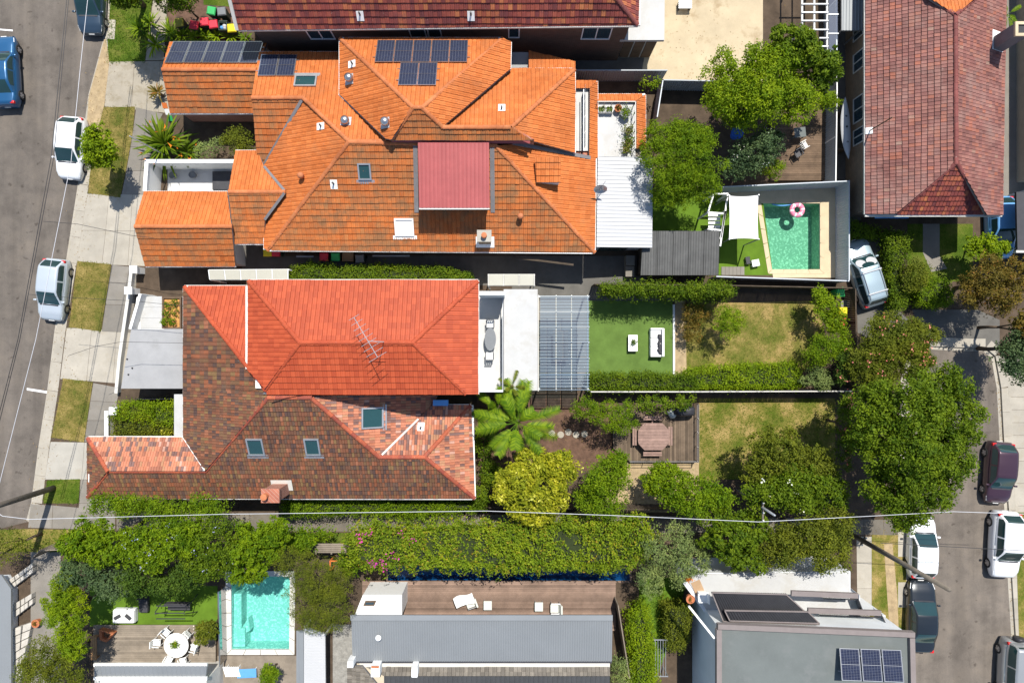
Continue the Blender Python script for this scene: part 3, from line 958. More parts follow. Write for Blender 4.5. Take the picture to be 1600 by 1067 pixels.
def crown_points(rng, blobs, dens, clump, per, low=-0.35):
    """leaf centres in clumps spread over and inside ellipsoid lobes"""
    cc = []; oo = []
    sub = []
    for (cx, cy, cz, rx, ry, rz) in blobs:
        if min(rx, ry) < .55: sub.append((cx, cy, cz, rx, ry, rz)); continue
        sub.append((cx, cy, cz + .12 * rz, rx * .62, ry * .62, rz * .85))
        k = int(rng.integers(6, 9)); a0 = rng.uniform(0, 6.28)
        for i in range(k):
            a = a0 + 6.2832 * i / k + rng.normal(0, .25); q = rng.uniform(.48, .72); f = rng.uniform(.30, .50)
            sub.append((cx + rx * q * math.cos(a), cy + ry * q * math.sin(a), cz + rz * rng.uniform(-.35, .35), rx * f, ry * f, rz * f * 1.15))
    for (cx, cy, cz, rx, ry, rz) in sub:
        area = math.pi * rx * ry * 1.7
        if rng.random() < .16: dens_ = dens * .45
        else: dens_ = dens * rng.uniform(.85, 1.15)
        n = max(8, int(area * dens_ * 1.3 / per))
        d = rng.normal(0, 1, (n * 3, 3)); d /= np.linalg.norm(d, axis=1)[:, None]
        d = d[d[:, 2] > low][:n]
        # lumpy radius so the outline stays uneven
        ph = rng.uniform(0, 6.28, 6); fr = rng.uniform(2, 5, 6)
        a = np.arctan2(d[:, 1], d[:, 0])
        lump = 1 + 0.10 * np.sin(a * np.round(fr[0]) + ph[0]) + 0.08 * np.sin(a * np.round(fr[1]) * 2 + ph[1] + d[:, 2] * 4) + 0.07 * np.sin(d[:, 2] * 9 + ph[2])
        rr = np.where(rng.random(len(d)) < .75, rng.uniform(.82, 1.04, len(d)), rng.uniform(.45, .85, len(d))) * lump
        c = np.array([cx, cy, cz]) + d * rr[:, None] * np.array([rx, ry, rz])
        cc.append(c); oo.append(d)
    cc = np.concatenate(cc); oo = np.concatenate(oo)
    m = len(cc)
    cs = rng.uniform(.6, 1.4, m)
    k = np.repeat(np.arange(m), per)
    off = rng.normal(0, 1, (len(k), 3)); off *= (clump * cs[k] * rng.random(len(k)) ** .4 / (np.linalg.norm(off, axis=1) + 1e-9))[:, None]
    off[:, 2] *= .7
    pos = cc[k] + off
    out = oo[k] * .45 + off / (clump * cs[k][:, None]) * 1.0
    rn = np.clip(.55 * rng.random(m)[k] + .45 * rng.random(len(k)), 0, 1)
    return pos, out, rn

def tree(name, label, cat, blobs, leaf, base=None, size=0.16, dens=230, clump=0.25, per=20, group=None, seed=1, asp=.5, trunk=0.16, flowers=None, bare=False, low=-0.35, up=.55):
    """blobs: (px, py, h, rx_px, ry_px, rz_m) lobes of the crown; base: pixel of the foot of the trunk on the ground"""
    rng = np.random.default_rng(seed); size *= .8 + .55 * ((seed * 37) % 10) / 10; clump *= .85 + .5 * ((seed * 53) % 10) / 10
    B = []
    for (px, py, h, rx, ry, rz) in blobs:
        c = W(px, py, h); k = (HC - h) / HC / SC
        B.append((c.x, c.y, h, rx * k, ry * k, rz))
    if base is None:
        w = [b[3] * b[4] for b in B]; sx = sum(b[0] * q for b, q in zip(B, w)) / sum(w); sy = sum(b[1] * q for b, q in zip(B, w)) / sum(w)
        base = Vector((sx, sy, 0))
    else:
        base = W(*base)
    o = thing(name, label, cat, base, group=group)
    pos, out, rn = crown_points(rng, B, dens, clump, per, low)
    keep = pos[:, 2] > .03
    pos, out, rn = pos[keep], out[keep], rn[keep]
    crown = quads_object('crown' if cat == 'tree' else 'foliage', leaf_arrays(rng, pos, out, size, asp, up=up), rn, leaf, o)
    if flowers:
        fm, n, fs = flowers
        top = np.nonzero(out[:, 2] > .1)[0]
        seeds = rng.choice(top, max(1, n // 4))
        idx = np.repeat(seeds, 4)
        p2 = pos[idx] + out[idx] * .12 + rng.normal(0, .14, (len(idx), 3)); p2[:, 2] += .1
        quads_object('blossom', leaf_arrays(rng, p2, out[idx], fs, .85, up=1.2), rng.random(len(idx)), fm, o, kind='stuff')
    rg = random.Random(seed)
    zmin = min(b[2] for b in B)
    fork = base + Vector((0, 0, max(.15, zmin * .45)))
    t = MB(); mid = base.lerp(fork, .5) + Vector((rg.uniform(-.08, .08), rg.uniform(-.08, .08), 0))
    t.tube([base - Vector((0, 0, .05)), mid, fork], [trunk * 1.25, trunk, trunk * .85], 8)
    tr = t.build('trunk', MATS['bark'], o, smooth=True)
    for b in B:
        c = Vector(b[:3])
        for q in range(2):
            m = MB(); e = c + Vector((rg.uniform(-.5, .5) * b[3], rg.uniform(-.5, .5) * b[4], rg.uniform(-.1, .45) * b[5]))
            md = fork.lerp(e, .5) + Vector((rg.uniform(-.2, .2), rg.uniform(-.2, .2), .15))
            m.tube([fork - Vector((0, 0, .05)), md, e], [trunk * .6, trunk * .38, trunk * .12], 6)
            m.build('limb', MATS['bark'], tr, smooth=True)
    return o

def hedge(name, label, pts, h, leaf, group=None, seed=1, size=.11, dens=420, cat='hedge', z0=0.0, asp=.55, flowers=None, droop=0, clump=.2, rough=.14):
    """clipped or loose hedge over a pixel outline read at its top height h"""
    rng = np.random.default_rng(seed)
    P = [W2(p[0], p[1], h) for p in pts]
    cen = Vector((sum(p[0] for p in P) / len(P), sum(p[1] for p in P) / len(P), z0))
    o = thing(name, label, cat, cen, group=group)
    A = np.array(P)
    lo = A.min(0); hi = A.max(0)
    area = 0
    n = int((hi[0] - lo[0]) * (hi[1] - lo[1]) * dens / 10)
    q = rng.uniform(lo, hi, (n, 2)); q = q[inside(q, P)]
    ph = rng.uniform(0, 6.28, 4)
    bulge = .5 * np.sin(q[:, 0] * 2.1 + ph[0]) * np.sin(q[:, 1] * 2.3 + ph[1]) + .5 * np.sin(q[:, 0] * .9 + q[:, 1] * 1.3 + ph[2])
    top = np.stack([q[:, 0], q[:, 1], h - .15 + bulge * rough * 1.4 + rng.normal(0, rough * .5, len(q))], 1)
    ot = np.repeat(np.array([[0, 0, 1.0]]), len(top), 0)
    # sides
    S = []; SO = []
    for i in range(len(P)):
        a = np.array(P[i]); b = np.array(P[(i + 1) % len(P)]); L = np.linalg.norm(b - a)
        if L < .05: continue
        m = int(L * (h - z0) * dens / 14) + 1
        t = rng.random(m); z = z0 + (h - z0) * rng.random(m) ** .7
        d = (b - a) / L; nr = np.array([d[1], -d[0]])
        if np.dot(nr, (a + b) / 2 - np.array(cen[:2])) < 0: nr = -nr
        p = a + (b - a) * t[:, None] + nr * rng.normal(-.02, rough * .7, m)[:, None]
        S.append(np.stack([p[:, 0], p[:, 1], z], 1)); SO.append(np.repeat(np.array([[nr[0], nr[1], .2]]), m, 0))
    cc = np.concatenate([top] + S); oo = np.concatenate([ot] + SO)
    per = 10
    k = np.repeat(np.arange(len(cc)), per)
    off = rng.normal(0, clump * .55, (len(k), 3))
    pos = cc[k] + off; out = oo[k] * .5 + off / clump * .9
    rn = np.clip(.5 * rng.random(len(cc))[k] + .5 * rng.random(len(k)), 0, 1)
    ok = pos[:, 2] > z0 + .02
    pos, out, rn = pos[ok], out[ok], rn[ok]
    quads_object('foliage', leaf_arrays(rng, pos, out, size, asp), rn, leaf, o)
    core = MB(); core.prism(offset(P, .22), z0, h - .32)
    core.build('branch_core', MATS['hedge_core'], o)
    if flowers:
        fm, nn, fs, zone = flowers
        sel = np.arange(len(top))
        if zone is not None:
            z0_, z1_ = W2(zone[0], 0, h)[0], W2(zone[1], 0, h)[0]
            sel = np.nonzero((top[:, 0] > z0_) & (top[:, 0] < z1_))[0]
        sd_ = rng.choice(sel, max(1, nn // 7)); idx = np.repeat(sd_, 7)
        p2 = top[idx] + rng.normal(0, .13, (len(idx), 3)); p2[:, 2] += .22
        quads_object('blossom', leaf_arrays(rng, p2, ot[idx], fs, .85, up=1.2), rng.random(len(idx)), fm, o, kind='stuff')
    if droop:
        # trailing shoots over the low edge of the picture (towards the deck)
        V = []; RN = []
        for s in range(droop):
            x = rng.uniform(lo[0] + .5, hi[0] - .5); ln = rng.uniform(.3, 1.5)
            m = int(ln * 22)
            t = np.linspace(0, 1, m)
            ymin = min((p_[1] for p_ in P if abs(p_[0] - x) < 2.2), default=lo[1])
            p = np.stack([x + np.cumsum(rng.normal(0, .02, m)), ymin + .1 - .75 * t * ln, h - .2 - t * ln], 1) + rng.normal(0, .04, (m, 3))
            V.append(p)
        pp = np.concatenate(V)
        quads_object('trailing_shoots', leaf_arrays(rng, pp, np.repeat(np.array([[0, -.5, .5]]), len(pp), 0), size, asp), rng.random(len(pp)), leaf, o, kind='stuff')
    return o

def grass_tufts(parent, pts, dens, hgt, material, seed=1, edge=.0):
    rng = np.random.default_rng(seed)
    P = [W2(*p) for p in pts]; A = np.array(P); lo = A.min(0) - edge; hi = A.max(0) + edge
    n = int((hi[0] - lo[0]) * (hi[1] - lo[1]) * dens)
    q = rng.uniform(lo, hi, (n, 2)); q = q[inside(q, P)]
    q = np.repeat(q, 3, 0) + rng.normal(0, .03, (len(q) * 3, 2))
    n = len(q)
    a = rng.uniform(0, 6.28, n); l = hgt * rng.uniform(.5, 1.3, n); w = .012
    base = np.stack([q[:, 0], q[:, 1], np.full(n, .004)], 1)
    d = np.stack([np.cos(a), np.sin(a), np.zeros(n)], 1); s = np.stack([-np.sin(a), np.cos(a), np.zeros(n)], 1)
    z = np.array([0, 0, 1.0])
    v = np.stack([base - s * w, base + s * w, base + d * l[:, None] * .55 + z * (l * .7)[:, None] + s * w * .5, base + d * l[:, None] * .55 + z * (l * .7)[:, None] - s * w * .5], 1).reshape(-1, 3)
    return quads_object('grass_blades', v, rng.random(n), material, parent, kind='stuff')

def rosette(name, label, px, py, h0, n, length, width, leaf, arch=.6, seed=1, group=None, cat='plant', flowers=None, stem=0.0, pitch=(.25, 1.2)):
    """strap-leaved plant: arching blades from one crown"""
    rg = random.Random(seed)
    c = W(px, py, h0); o = thing(name, label, cat, (c.x, c.y, 0), group=group)
    m = MB()
    for i in range(n):
        a = rg.uniform(0, 6.283); L = length * rg.uniform(.6, 1.15); el = rg.uniform(*pitch)
        d = Vector((math.cos(a), math.sin(a), 0)); s = Vector((-d.y, d.x, 0)); m.rv = rg.random()
        pts = []
        K = 5
        for k in range(K + 1):
            t = k / K
            r = L * t * math.cos(el) * (1 + .15 * t); z = L * t * math.sin(el) - arch * L * t * t * .7
            w = width * (0.5 + 1.5 * t) * (1 - t) ** .55 if t < 1 else 0.004
            pts.append((Vector((c.x, c.y, h0)) + d * (.05 + r) + Vector((0, 0, z)), max(.006, w)))
        for (p, w), (q, x) in zip(pts, pts[1:]):
            m.poly([p - s * w, p + s * w, q + s * x, q - s * x])
    m.build('foliage', MATS[leaf], o)
    b = MB(); b.tube([(c.x, c.y, -.02), (c.x, c.y, max(.12, h0))], [.12 + stem, .08 + stem * .6], 8); b.build('stem', MATS['bark'], o)
    if flowers:
        for i in range(flowers[1]):
            a = rg.uniform(0, 6.28); r = length * rg.uniform(.25, .8)
            f = MB(); p = Vector((c.x + math.cos(a) * r, c.y + math.sin(a) * r, h0 + length * rg.uniform(.35, .6)))
            for k in range(3):
                e = p + Vector((rg.uniform(-.22, .22), rg.uniform(-.22, .22), .1)); s = Vector((.05, .03, 0))
                f.poly([p - s, p + s, e])
            f.build('flower', MATS[flowers[0]], o)
    return o

def pinnate(m, c, d, L, el, droop, wid, nl, rg):
    """one palm leaf: pleated blade of overlapping leaflets with a ragged tip"""
    s = Vector((-d.y, d.x, 0)); prev = None
    for k in range(nl + 1):
        t = k / nl
        p = c + d * (L * t * math.cos(el)) + Vector((0, 0, L * t * math.sin(el) - droop * L * t * t))
        if prev is not None:
            tan = (p - prev).normalized(); m.rv = rg.random() * .4
            m.poly([prev - s * .02, prev + s * .02, p + s * .015, p - s * .015])
            if t > .25:
                lw = wid * math.sin((t - .2) / .8 * math.pi * .86) ** .55 * rg.uniform(.85, 1.1)
                for sg in (-1, 1):
                    e = p + s * sg * lw + tan * lw * .75 + Vector((0, 0, -lw * .3)); q = tan * (L / nl * .55); md = p.lerp(e, .5)
                    m.rv = rg.random()
                    m.poly([p - q, md - q * .62, e, md + q * .62, p + q])
        prev = p

leafmat('leaf_bright', (0.040, 0.100, 0.002), (0.167, 0.247, 0.006), .3)
leafmat('leaf_lime', (0.069, 0.139, 0.004), (0.219, 0.300, 0.008), .3)
leafmat('leaf_mid', (0.029, 0.071, 0.003), (0.133, 0.194, 0.009), .28)
leafmat('leaf_dark', (0.026, 0.059, 0.008), (0.073, 0.125, 0.014), .22)
leafmat('leaf_olive', (0.047, 0.065, 0.005), (0.155, 0.180, 0.017), .28)
leafmat('leaf_grey', (0.076, 0.119, 0.039), (0.213, 0.266, 0.094), .2)
leafmat('leaf_yellow', (0.110, 0.152, 0.007), (0.368, 0.366, 0.022), .3, (0.760, 0.708, 0.163))
leafmat('leaf_vine', (0.070, 0.134, 0.005), (0.219, 0.287, 0.016), .3, (0.346, 0.208, 0.032))
leafmat('leaf_rust', (0.072, 0.061, 0.011), (0.175, 0.128, 0.023), .25, (0.261, 0.104, 0.027))
leafmat('leaf_blue', (0.035, 0.067, 0.031), (0.087, 0.133, 0.057), .2)
leafmat('leaf_palm', (0.055, 0.124, 0.005), (0.165, 0.248, 0.010), .3)
leafmat('grass_blade', (0.10, 0.14, 0.02), (0.30, 0.27, 0.08), .25)
leafmat('grass_blade_green', (0.06, 0.13, 0.012), (0.16, 0.24, 0.025), .3)
leafmat('petal_pink', (0.55, 0.12, 0.13), (0.75, 0.28, 0.25), .3)
leafmat('petal_magenta', (0.45, 0.02, 0.28), (0.65, 0.06, 0.42), .3)
leafmat('petal_lilac', (0.28, 0.32, 0.62), (0.45, 0.48, 0.75), .3)
leafmat('petal_white', (0.75, 0.75, 0.72), (0.85, 0.85, 0.83), .2)
leafmat('petal_orange', (0.60, 0.16, 0.02), (0.75, 0.28, 0.03), .2)
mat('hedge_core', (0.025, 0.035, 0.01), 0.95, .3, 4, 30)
# ================================================================ THE SETTING
KERB_W = [(330, -1200), (190, -150), (170, 0), (165, 61), (141, 150), (136, 190), (125, 288), (106, 410), (88, 520), (77, 610), (63, 700), (52, 785), (44, 815)]
ROAD_E = [(1417, 4000), (1417, 1067), (1417, 830), (1418, 700), (1420, 600), (1430, 556), (1450, 540), (1516, 543), (1540, 543), (1556, 556), (1565, 606), (1569, 682), (1577, 797), (1582, 903), (1588, 1000), (1610, 1400), (1680, 4000)]
POOL_N = [(1189, 318), (1281, 318), (1281, 421), (1206, 421)]
POOL_W = [(361, 900), (453, 900), (452, 1014), (362, 1014)]
LAP = [(606, 884), (984, 884), (984, 907), (606, 907)]

outer = list(reversed(KERB_W)) + [(330, -6000), (7000, -6000), (7000, 4000)] + list(reversed(ROAD_E)) + [(1417, 4000), (-6000, 4000), (-6000, 838), (0, 826)]
def ground_sheet():
    loops = [[Vector((*W2(*p), 0)) for p in lp] for lp in (outer, POOL_N, POOL_W, LAP)]
    flat = [p for lp in loops for p in lp]
    tri = tessellate_polygon(loops)
    m = MB(); f = []
    for a, b, c in tri:
        pa, pb, pc = flat[a], flat[b], flat[c]
        f.append((a, b, c) if (pb - pa).cross(pc - pa).z > 0 else (a, c, b))
    m.add(flat, f)
    n = len(loops[0])
    P = loops[0]
    for i in range(n):
        j = (i + 1) % n
        m.poly([P[i], P[j], P[j] - Vector((0, 0, .3)), P[i] - Vector((0, 0, .3))])
    return m.build('ground', MATS['soil'], kind='structure')
ground = ground_sheet()
g2 = MB(); g2.prism([(-260, -160), (-36.5, -160), (-36.5, 260), (-260, 260)], -.3, 0); g2.build('ground_across_road', MATS['soil'], kind='structure')
rd = MB(); rd.prism([(-36.6, -13.0), (-30, -13.0), (-14, 60), (-14, 260), (-36.6, 260)], -.4, -.12)
road_w = rd.build('road', MATS['asphalt'], kind='structure')
rd = MB(); rd.prism([W2(*p) for p in ((1400, 4000), (1400, 560), (1440, 528), (1560, 528), (1600, 600), (1700, 4000))], -.4, -.12)
road_e = rd.build('road', MATS['asphalt_e'], kind='structure')

def kerb(line, width, material, inward, parent=None, seg=1.6):
    P = [Vector(W2(*p)) for p in line]
    o = bpy.data.objects.new('kerb', None); COL.objects.link(o); o['kind'] = 'structure'
    rg = random.Random(2)
    for a, b in zip(P, P[1:]):
        d = b - a; L = d.length
        if L > 40: continue
        nr = Vector((-d.y, d.x)).normalized() * inward
        n = max(1, round(L / seg))
        for i in range(n):
            p0 = a + d * (i / n) + d.normalized() * .008; p1 = a + d * ((i + 1) / n) - d.normalized() * .008
            m = MB(); m.rv = rg.random()
            m.prism([tuple(p0 - nr * .02), tuple(p1 - nr * .02), tuple(p1 + nr * .6), tuple(p0 + nr * .6)], -.2, .0105 + rg.uniform(-.003, .003))
            m.build('kerb_stone', MATS[material], o)
            m = MB(); m.rv = rg.random()
            m.prism([tuple(p0 - nr * (width)), tuple(p1 - nr * width), tuple(p1 - nr * .022), tuple(p0 - nr * .022)], -.2, -.112)
            m.build('gutter_slab', MATS[material], o)
    return o
kerb(KERB_W[1:], .22, 'concrete_pale', 1)
kerb(ROAD_E[1:-1], .25, 'concrete_pale', 1)

# painted marks on the carriageway
for pts in (((42, 606), (74, 611), (74, 614.5), (42, 609.5)), ((-20, 44), (20, 47), (20, 49.5), (-20, 46))):
    m = MB(); m.prism([W2(*p, -.12) for p in pts], -.13, -.114); m.build('road_marking', MATS['paint_white'], kind='structure')

# verge, drives and footpath of the street on the west side
def verge(pts, material, blade='grass_blade', dens=60, hgt=.09, seed=1):
    o = slab('verge_grass', pts, material, kind='structure', z1=.012)
    cx = sum(p[0] for p in pts) / len(pts); cy = sum(p[1] for p in pts) / len(pts)
    grass_tufts(o, [(p[0] + (p[0] - cx) * .05, p[1] + (p[1] - cy) * .03) for p in pts], dens, hgt, blade, seed)
    return o
verge([(172, -120), (240, -120), (238, 0), (226, 96), (170, 97), (168, 62), (173, 0)], 'lawn_green', 'grass_blade_green', 80, .12, 1)
verge([(161, 168), (211, 167), (207, 210), (199, 255), (188, 309), (138, 302), (145, 220)], 'verge_dry', seed=2)
verge([(121, 408), (174, 413), (158, 518), (108, 511)], 'verge_dry', seed=3)
verge([(99, 591), (145, 597), (131, 691), (81, 683)], 'verge_dry', seed=4)
verge([(74, 750), (125, 748), (123, 786), (68, 786)], 'lawn_green', 'grass_blade_green', 80, .10, 5)
verge([(-60, 830), (40, 826), (150, 828), (150, 862), (-60, 862)], 'lawn_mid', 'grass_blade_green', 70, .12, 6)
slab('dirt_strip', [(166, 62), (171, 97), (163, 165), (146, 230), (139, 225), (136, 190), (139, 150), (163, 62)], 'dirt', kind='structure', z1=.013)

def drive(rows, material, nx=2):
    """concrete crossing between kerb and boundary: rows of (left, right) edges"""
    o = bpy.data.objects.new('driveway', None); COL.objects.link(o); o['kind'] = 'structure'
    rg = random.Random(int(rows[0][0][0]))
    for (l0, r0), (l1, r1) in zip(rows, rows[1:]):
        for k in range(nx):
            f = lambda a, b, t: (a[0] + (b[0] - a[0]) * t, a[1] + (b[1] - a[1]) * t)
            q = [f(l0, r0, k / nx), f(l0, r0, (k + 1) / nx), f(l1, r1, (k + 1) / nx), f(l1, r1, k / nx)]
            m = MB(); m.rv = rg.random(); m.prism(offset([W2(*p) for p in q], .008), -.05, .006 + rg.uniform(-.003, .003))
            m.build('concrete_slab', MATS[material], o)
    return o
drive([((170, 97), (290, 95)), ((163, 167), (290, 180))], 'concrete_tan', 3)
drive([((134, 303), (280, 305)), ((127, 360), (280, 362)), ((119, 412), (280, 418))], 'concrete_pale', 4)
drive([((104, 512), (300, 520)), ((94, 592), (300, 608))], 'concrete_pale', 5)
drive([((79, 690), (185, 692)), ((70, 749), (185, 749))], 'concrete', 2)
fp = bpy.data.objects.new('footpath', None); COL.objects.link(fp); fp['kind'] = 'structure'
slabs_between(fp, [(252, -120), (239, 0), (227, 95)], [(280, -120), (262, 0), (256, 95)], 1.5, 'concrete_tan', .014)
slabs_between(fp, [(213, 168), (208, 205), (200, 255), (190, 304)], [(255, 178), (240, 205), (234, 255), (228, 304)], 1.5, 'concrete_grey', .014)
slabs_between(fp, [(175, 414), (168, 455), (159, 518)], [(216, 418), (212, 455), (206, 520)], 1.5, 'concrete_grey', .014)
slabs_between(fp, [(146, 598), (139, 640), (132, 690)], [(188, 606), (180, 640), (180, 690)], 1.5, 'concrete_grey', .014)
slabs_between(fp, [(126, 749), (124, 786), (122, 800)], [(185, 749), (185, 786), (185, 800)], 1.2, 'concrete_grey', .014)
# lane between the two rows of gardens
lane = bpy.data.objects.new('lane_path', None); COL.objects.link(lane); lane['kind'] = 'structure'
slabs_between(lane, [(48, 787), (100, 790), (180, 799)], [(44, 824), (100, 826), (180, 828)], 1.8, 'concrete_grey', .012)
slabs_between(lane, [(182, 800), (700, 803), (1100, 806), (1412, 812)], [(182, 828), (700, 831), (1100, 832), (1412, 836)], 1.8, 'lane_slab_shaded', .012)
# street on the east side
slab('verge_grass', [(1362, 828), (1416, 826), (1416, 1200), (1362, 1200)], 'lawn_mid', kind='structure', z1=.01)
slab('dirt_strip', [(1381, 850), (1394, 848), (1402, 930), (1405, 1010), (1392, 1010), (1386, 930)], 'dirt', kind='structure', z1=.016)
fpe = bpy.data.objects.new('footpath', None); COL.objects.link(fpe); fpe['kind'] = 'structure'
slabs_between(fpe, [(1338, 838), (1340, 1000), (1340, 1150)], [(1362, 838), (1362, 1000), (1362, 1150)], 1.6, 'concrete_pale', .012)
slabs_between(fpe, [(1572, 560), (1577, 640), (1582, 720), (1590, 860), (1600, 1060)], [(1640, 560), (1640, 640), (1640, 720), (1640, 860), (1640, 1060)], 1.4, 'concrete_pale', .012)
slab('verge_grass', [(1586, 800), (1602, 800), (1612, 1000), (1600, 1060), (1592, 1000)], 'lawn_mid', kind='structure', z1=.018)
slab('driveway', [(1336, 372), (1388, 372), (1388, 470), (1420, 500), (1440, 545), (1418, 560), (1340, 520)], 'concrete_dark', kind='structure', z1=.006)
slab('concrete_apron', [(1425, 484), (1528, 484), (1562, 500), (1562, 548), (1540, 541), (1450, 538)], 'concrete_dark', kind='structure', z1=.004)  # tree shade over the apron is put into its dark colour
# yards
slab('front_garden_bed', [(262, -90), (364, -90), (364, 70), (262, 66)], 'mulch', kind='structure', z1=.004)
slab('lawn', [(318, -60), (372, -60), (372, 12), (318, 8)], 'lawn_green', kind='structure', z1=.01)
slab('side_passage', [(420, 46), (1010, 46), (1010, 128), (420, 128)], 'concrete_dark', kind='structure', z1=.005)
slab('concrete_yard', [(1012, 60), (1046, -160), (1192, -160), (1192, 128), (1000, 128)], 'sand_slab', kind='structure', z1=.008)
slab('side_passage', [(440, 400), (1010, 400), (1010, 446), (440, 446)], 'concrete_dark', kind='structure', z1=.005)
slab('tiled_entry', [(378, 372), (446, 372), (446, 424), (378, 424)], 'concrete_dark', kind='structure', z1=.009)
slab('play_turf', [(1010, 300), (1190, 300), (1208, 430), (1010, 430)], 'turf_lime', kind='structure', z1=.007)
slab('pool_surround', [(1130, 292), (1318, 292), (1318, 434), (1208, 434), (1186, 312), (1130, 312)], 'cream', kind='structure', z1=.0045, z0=-.0005)
bpy.data.objects.remove(bpy.data.objects['pool_surround'])
def ring(name, outerpx, holepx, material, z, kind='structure', parent=None):
    loops = [[Vector((*W2(*p), z)) for p in lp] for lp in (outerpx, holepx)]
    flat = [p for lp in loops for p in lp]; f = []
    for a, b, c in tessellate_polygon(loops):
        f.append((a, b, c) if (flat[b] - flat[a]).cross(flat[c] - flat[a]).z > 0 else (a, c, b))
    m = MB(); m.add(flat, f)
    return m.build(name, MATS[material], parent, kind=kind)
ring('pool_surround', [(1128, 294), (1318, 292), (1318, 434), (1208, 434), (1187, 314), (1128, 314)], [(1187.5, 316.5), (1282.5, 316.5), (1282.5, 422.5), (1204.5, 422.5)], 'cream', .012)
slab('lawn_turf', [(918, 470), (1051, 470), (1051, 614), (918, 614)], 'turf', kind='structure', z1=.012)
slab('lawn', [(1070, 474), (1285, 470), (1285, 580), (1072, 590)], 'lawn_dry', kind='structure', z1=.008)
slab('dirt_path', [(1054, 470), (1071, 470), (1073, 600), (1054, 600)], 'dirt', kind='structure', z1=.010)
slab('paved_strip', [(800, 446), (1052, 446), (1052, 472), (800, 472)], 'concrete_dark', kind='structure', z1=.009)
slab('lawn', [(1092, 622), (1305, 622), (1305, 745), (1092, 750)], 'lawn_mid', kind='structure', z1=.008)
slab('mulch_bed', [(745, 622), (965, 622), (965, 735), (745, 735)], 'mulch', kind='structure', z1=.006)
slab('sandy_path', [(960, 722), (1092, 722), (1092, 800), (900, 800)], 'dirt', kind='structure', z1=.005)
slab('lane_turf', [(480, 832), (560, 832), (560, 850), (480, 850)], 'lawn_green', kind='structure', z1=.009)
slab('garden_turf', [(140, 915), (340, 915), (340, 978), (140, 978)], 'turf_lime', kind='structure', z1=.006)
slab('side_path', [(48, 862), (95, 862), (95, 1100), (48, 1100)], 'concrete_grey', kind='structure', z1=.004)
slab('lane_turf', [(1000, 905), (1076, 900), (1044, 1010), (1010, 1100), (985, 1100)], 'turf_lime', kind='structure', z1=.006)
slab('side_lawn', [(1418, 350), (1520, 350), (1520, 440), (1418, 440)], 'lawn_green', kind='structure', z1=.007)
slab('garden_path', [(1442, 350), (1468, 350), (1468, 400), (1480, 420), (1455, 425), (1442, 395)], 'concrete_grey', kind='structure', z1=.012)
slab('gravel_strip', [(520, 975), (556, 975), (556, 1100), (520, 1100)], 'gravel', kind='structure', z1=.006)
slab('side_yard', [(1566, -100), (1700, -100), (1700, 320), (1566, 320)], 'concrete_grey', kind='structure', z1=.006)
slab('side_yard', [(1300, 20), (1345, 20), (1345, 345), (1300, 345)], 'concrete_dark', kind='structure', z1=.006)

def pool(name, label, pts, depth, floor, water, cope, copew=.32, steps=None):
    P = [W2(*p) for p in pts]
    c = Vector((sum(p[0] for p in P) / len(P), sum(p[1] for p in P) / len(P), 0))
    o = thing(name, label, 'pool', c)
    m = MB(); n = len(P)
    ar = sum(P[i][0] * P[(i + 1) % n][1] - P[(i + 1) % n][0] * P[i][1] for i in range(n))
    if ar < 0: P = P[::-1]
    m.poly([(*p, -depth) for p in P])
    for i in range(n):
        j = (i + 1) % n
        m.poly([(*P[j], -depth), (*P[i], -depth), (*P[i], .0), (*P[j], .0)])
    b = m.build('basin', MATS[floor], o)
    w = MB(); w.poly([(*p, -.13) for p in P]); w.build('water', MATS[water], o)
    Q = offset(P, -copew)
    rg = random.Random(n)
    for i in range(n):
        j = (i + 1) % n
        L = (Vector(P[j]) - Vector(P[i])).length; k = max(1, round(L / .9))
        for s in range(k):
            t0, t1 = s / k + .004, (s + 1) / k - .004
            lp = lambda A, B, t: (A[0] + (B[0] - A[0]) * t, A[1] + (B[1] - A[1]) * t)
            mm = MB(); mm.rv = rg.random(); mm.prism([lp(P[i], P[j], t0), lp(P[i], P[j], t1), lp(Q[i], Q[j], t1), lp(Q[i], Q[j], t0)], -.04, .03)
            mm.build('coping_stone', MATS[cope], o)
    if steps:
        for s, zz in steps:
            mm = MB(); mm.prism([W2(*p) for p in s], -depth, zz); mm.build('step', MATS[floor], o)
    return o
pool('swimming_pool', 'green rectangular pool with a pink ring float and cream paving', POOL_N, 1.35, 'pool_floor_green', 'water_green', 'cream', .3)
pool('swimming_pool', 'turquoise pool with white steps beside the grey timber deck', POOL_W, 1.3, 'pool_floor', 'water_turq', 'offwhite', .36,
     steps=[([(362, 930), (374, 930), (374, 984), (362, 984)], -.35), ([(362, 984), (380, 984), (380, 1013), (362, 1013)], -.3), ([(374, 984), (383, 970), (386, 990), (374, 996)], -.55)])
pool('lap_pool', 'narrow dark blue lap pool shaded under the bougainvillea hedge', LAP, 1.2, 'pool_floor_blue', 'water_blue', 'timber_red', .12)

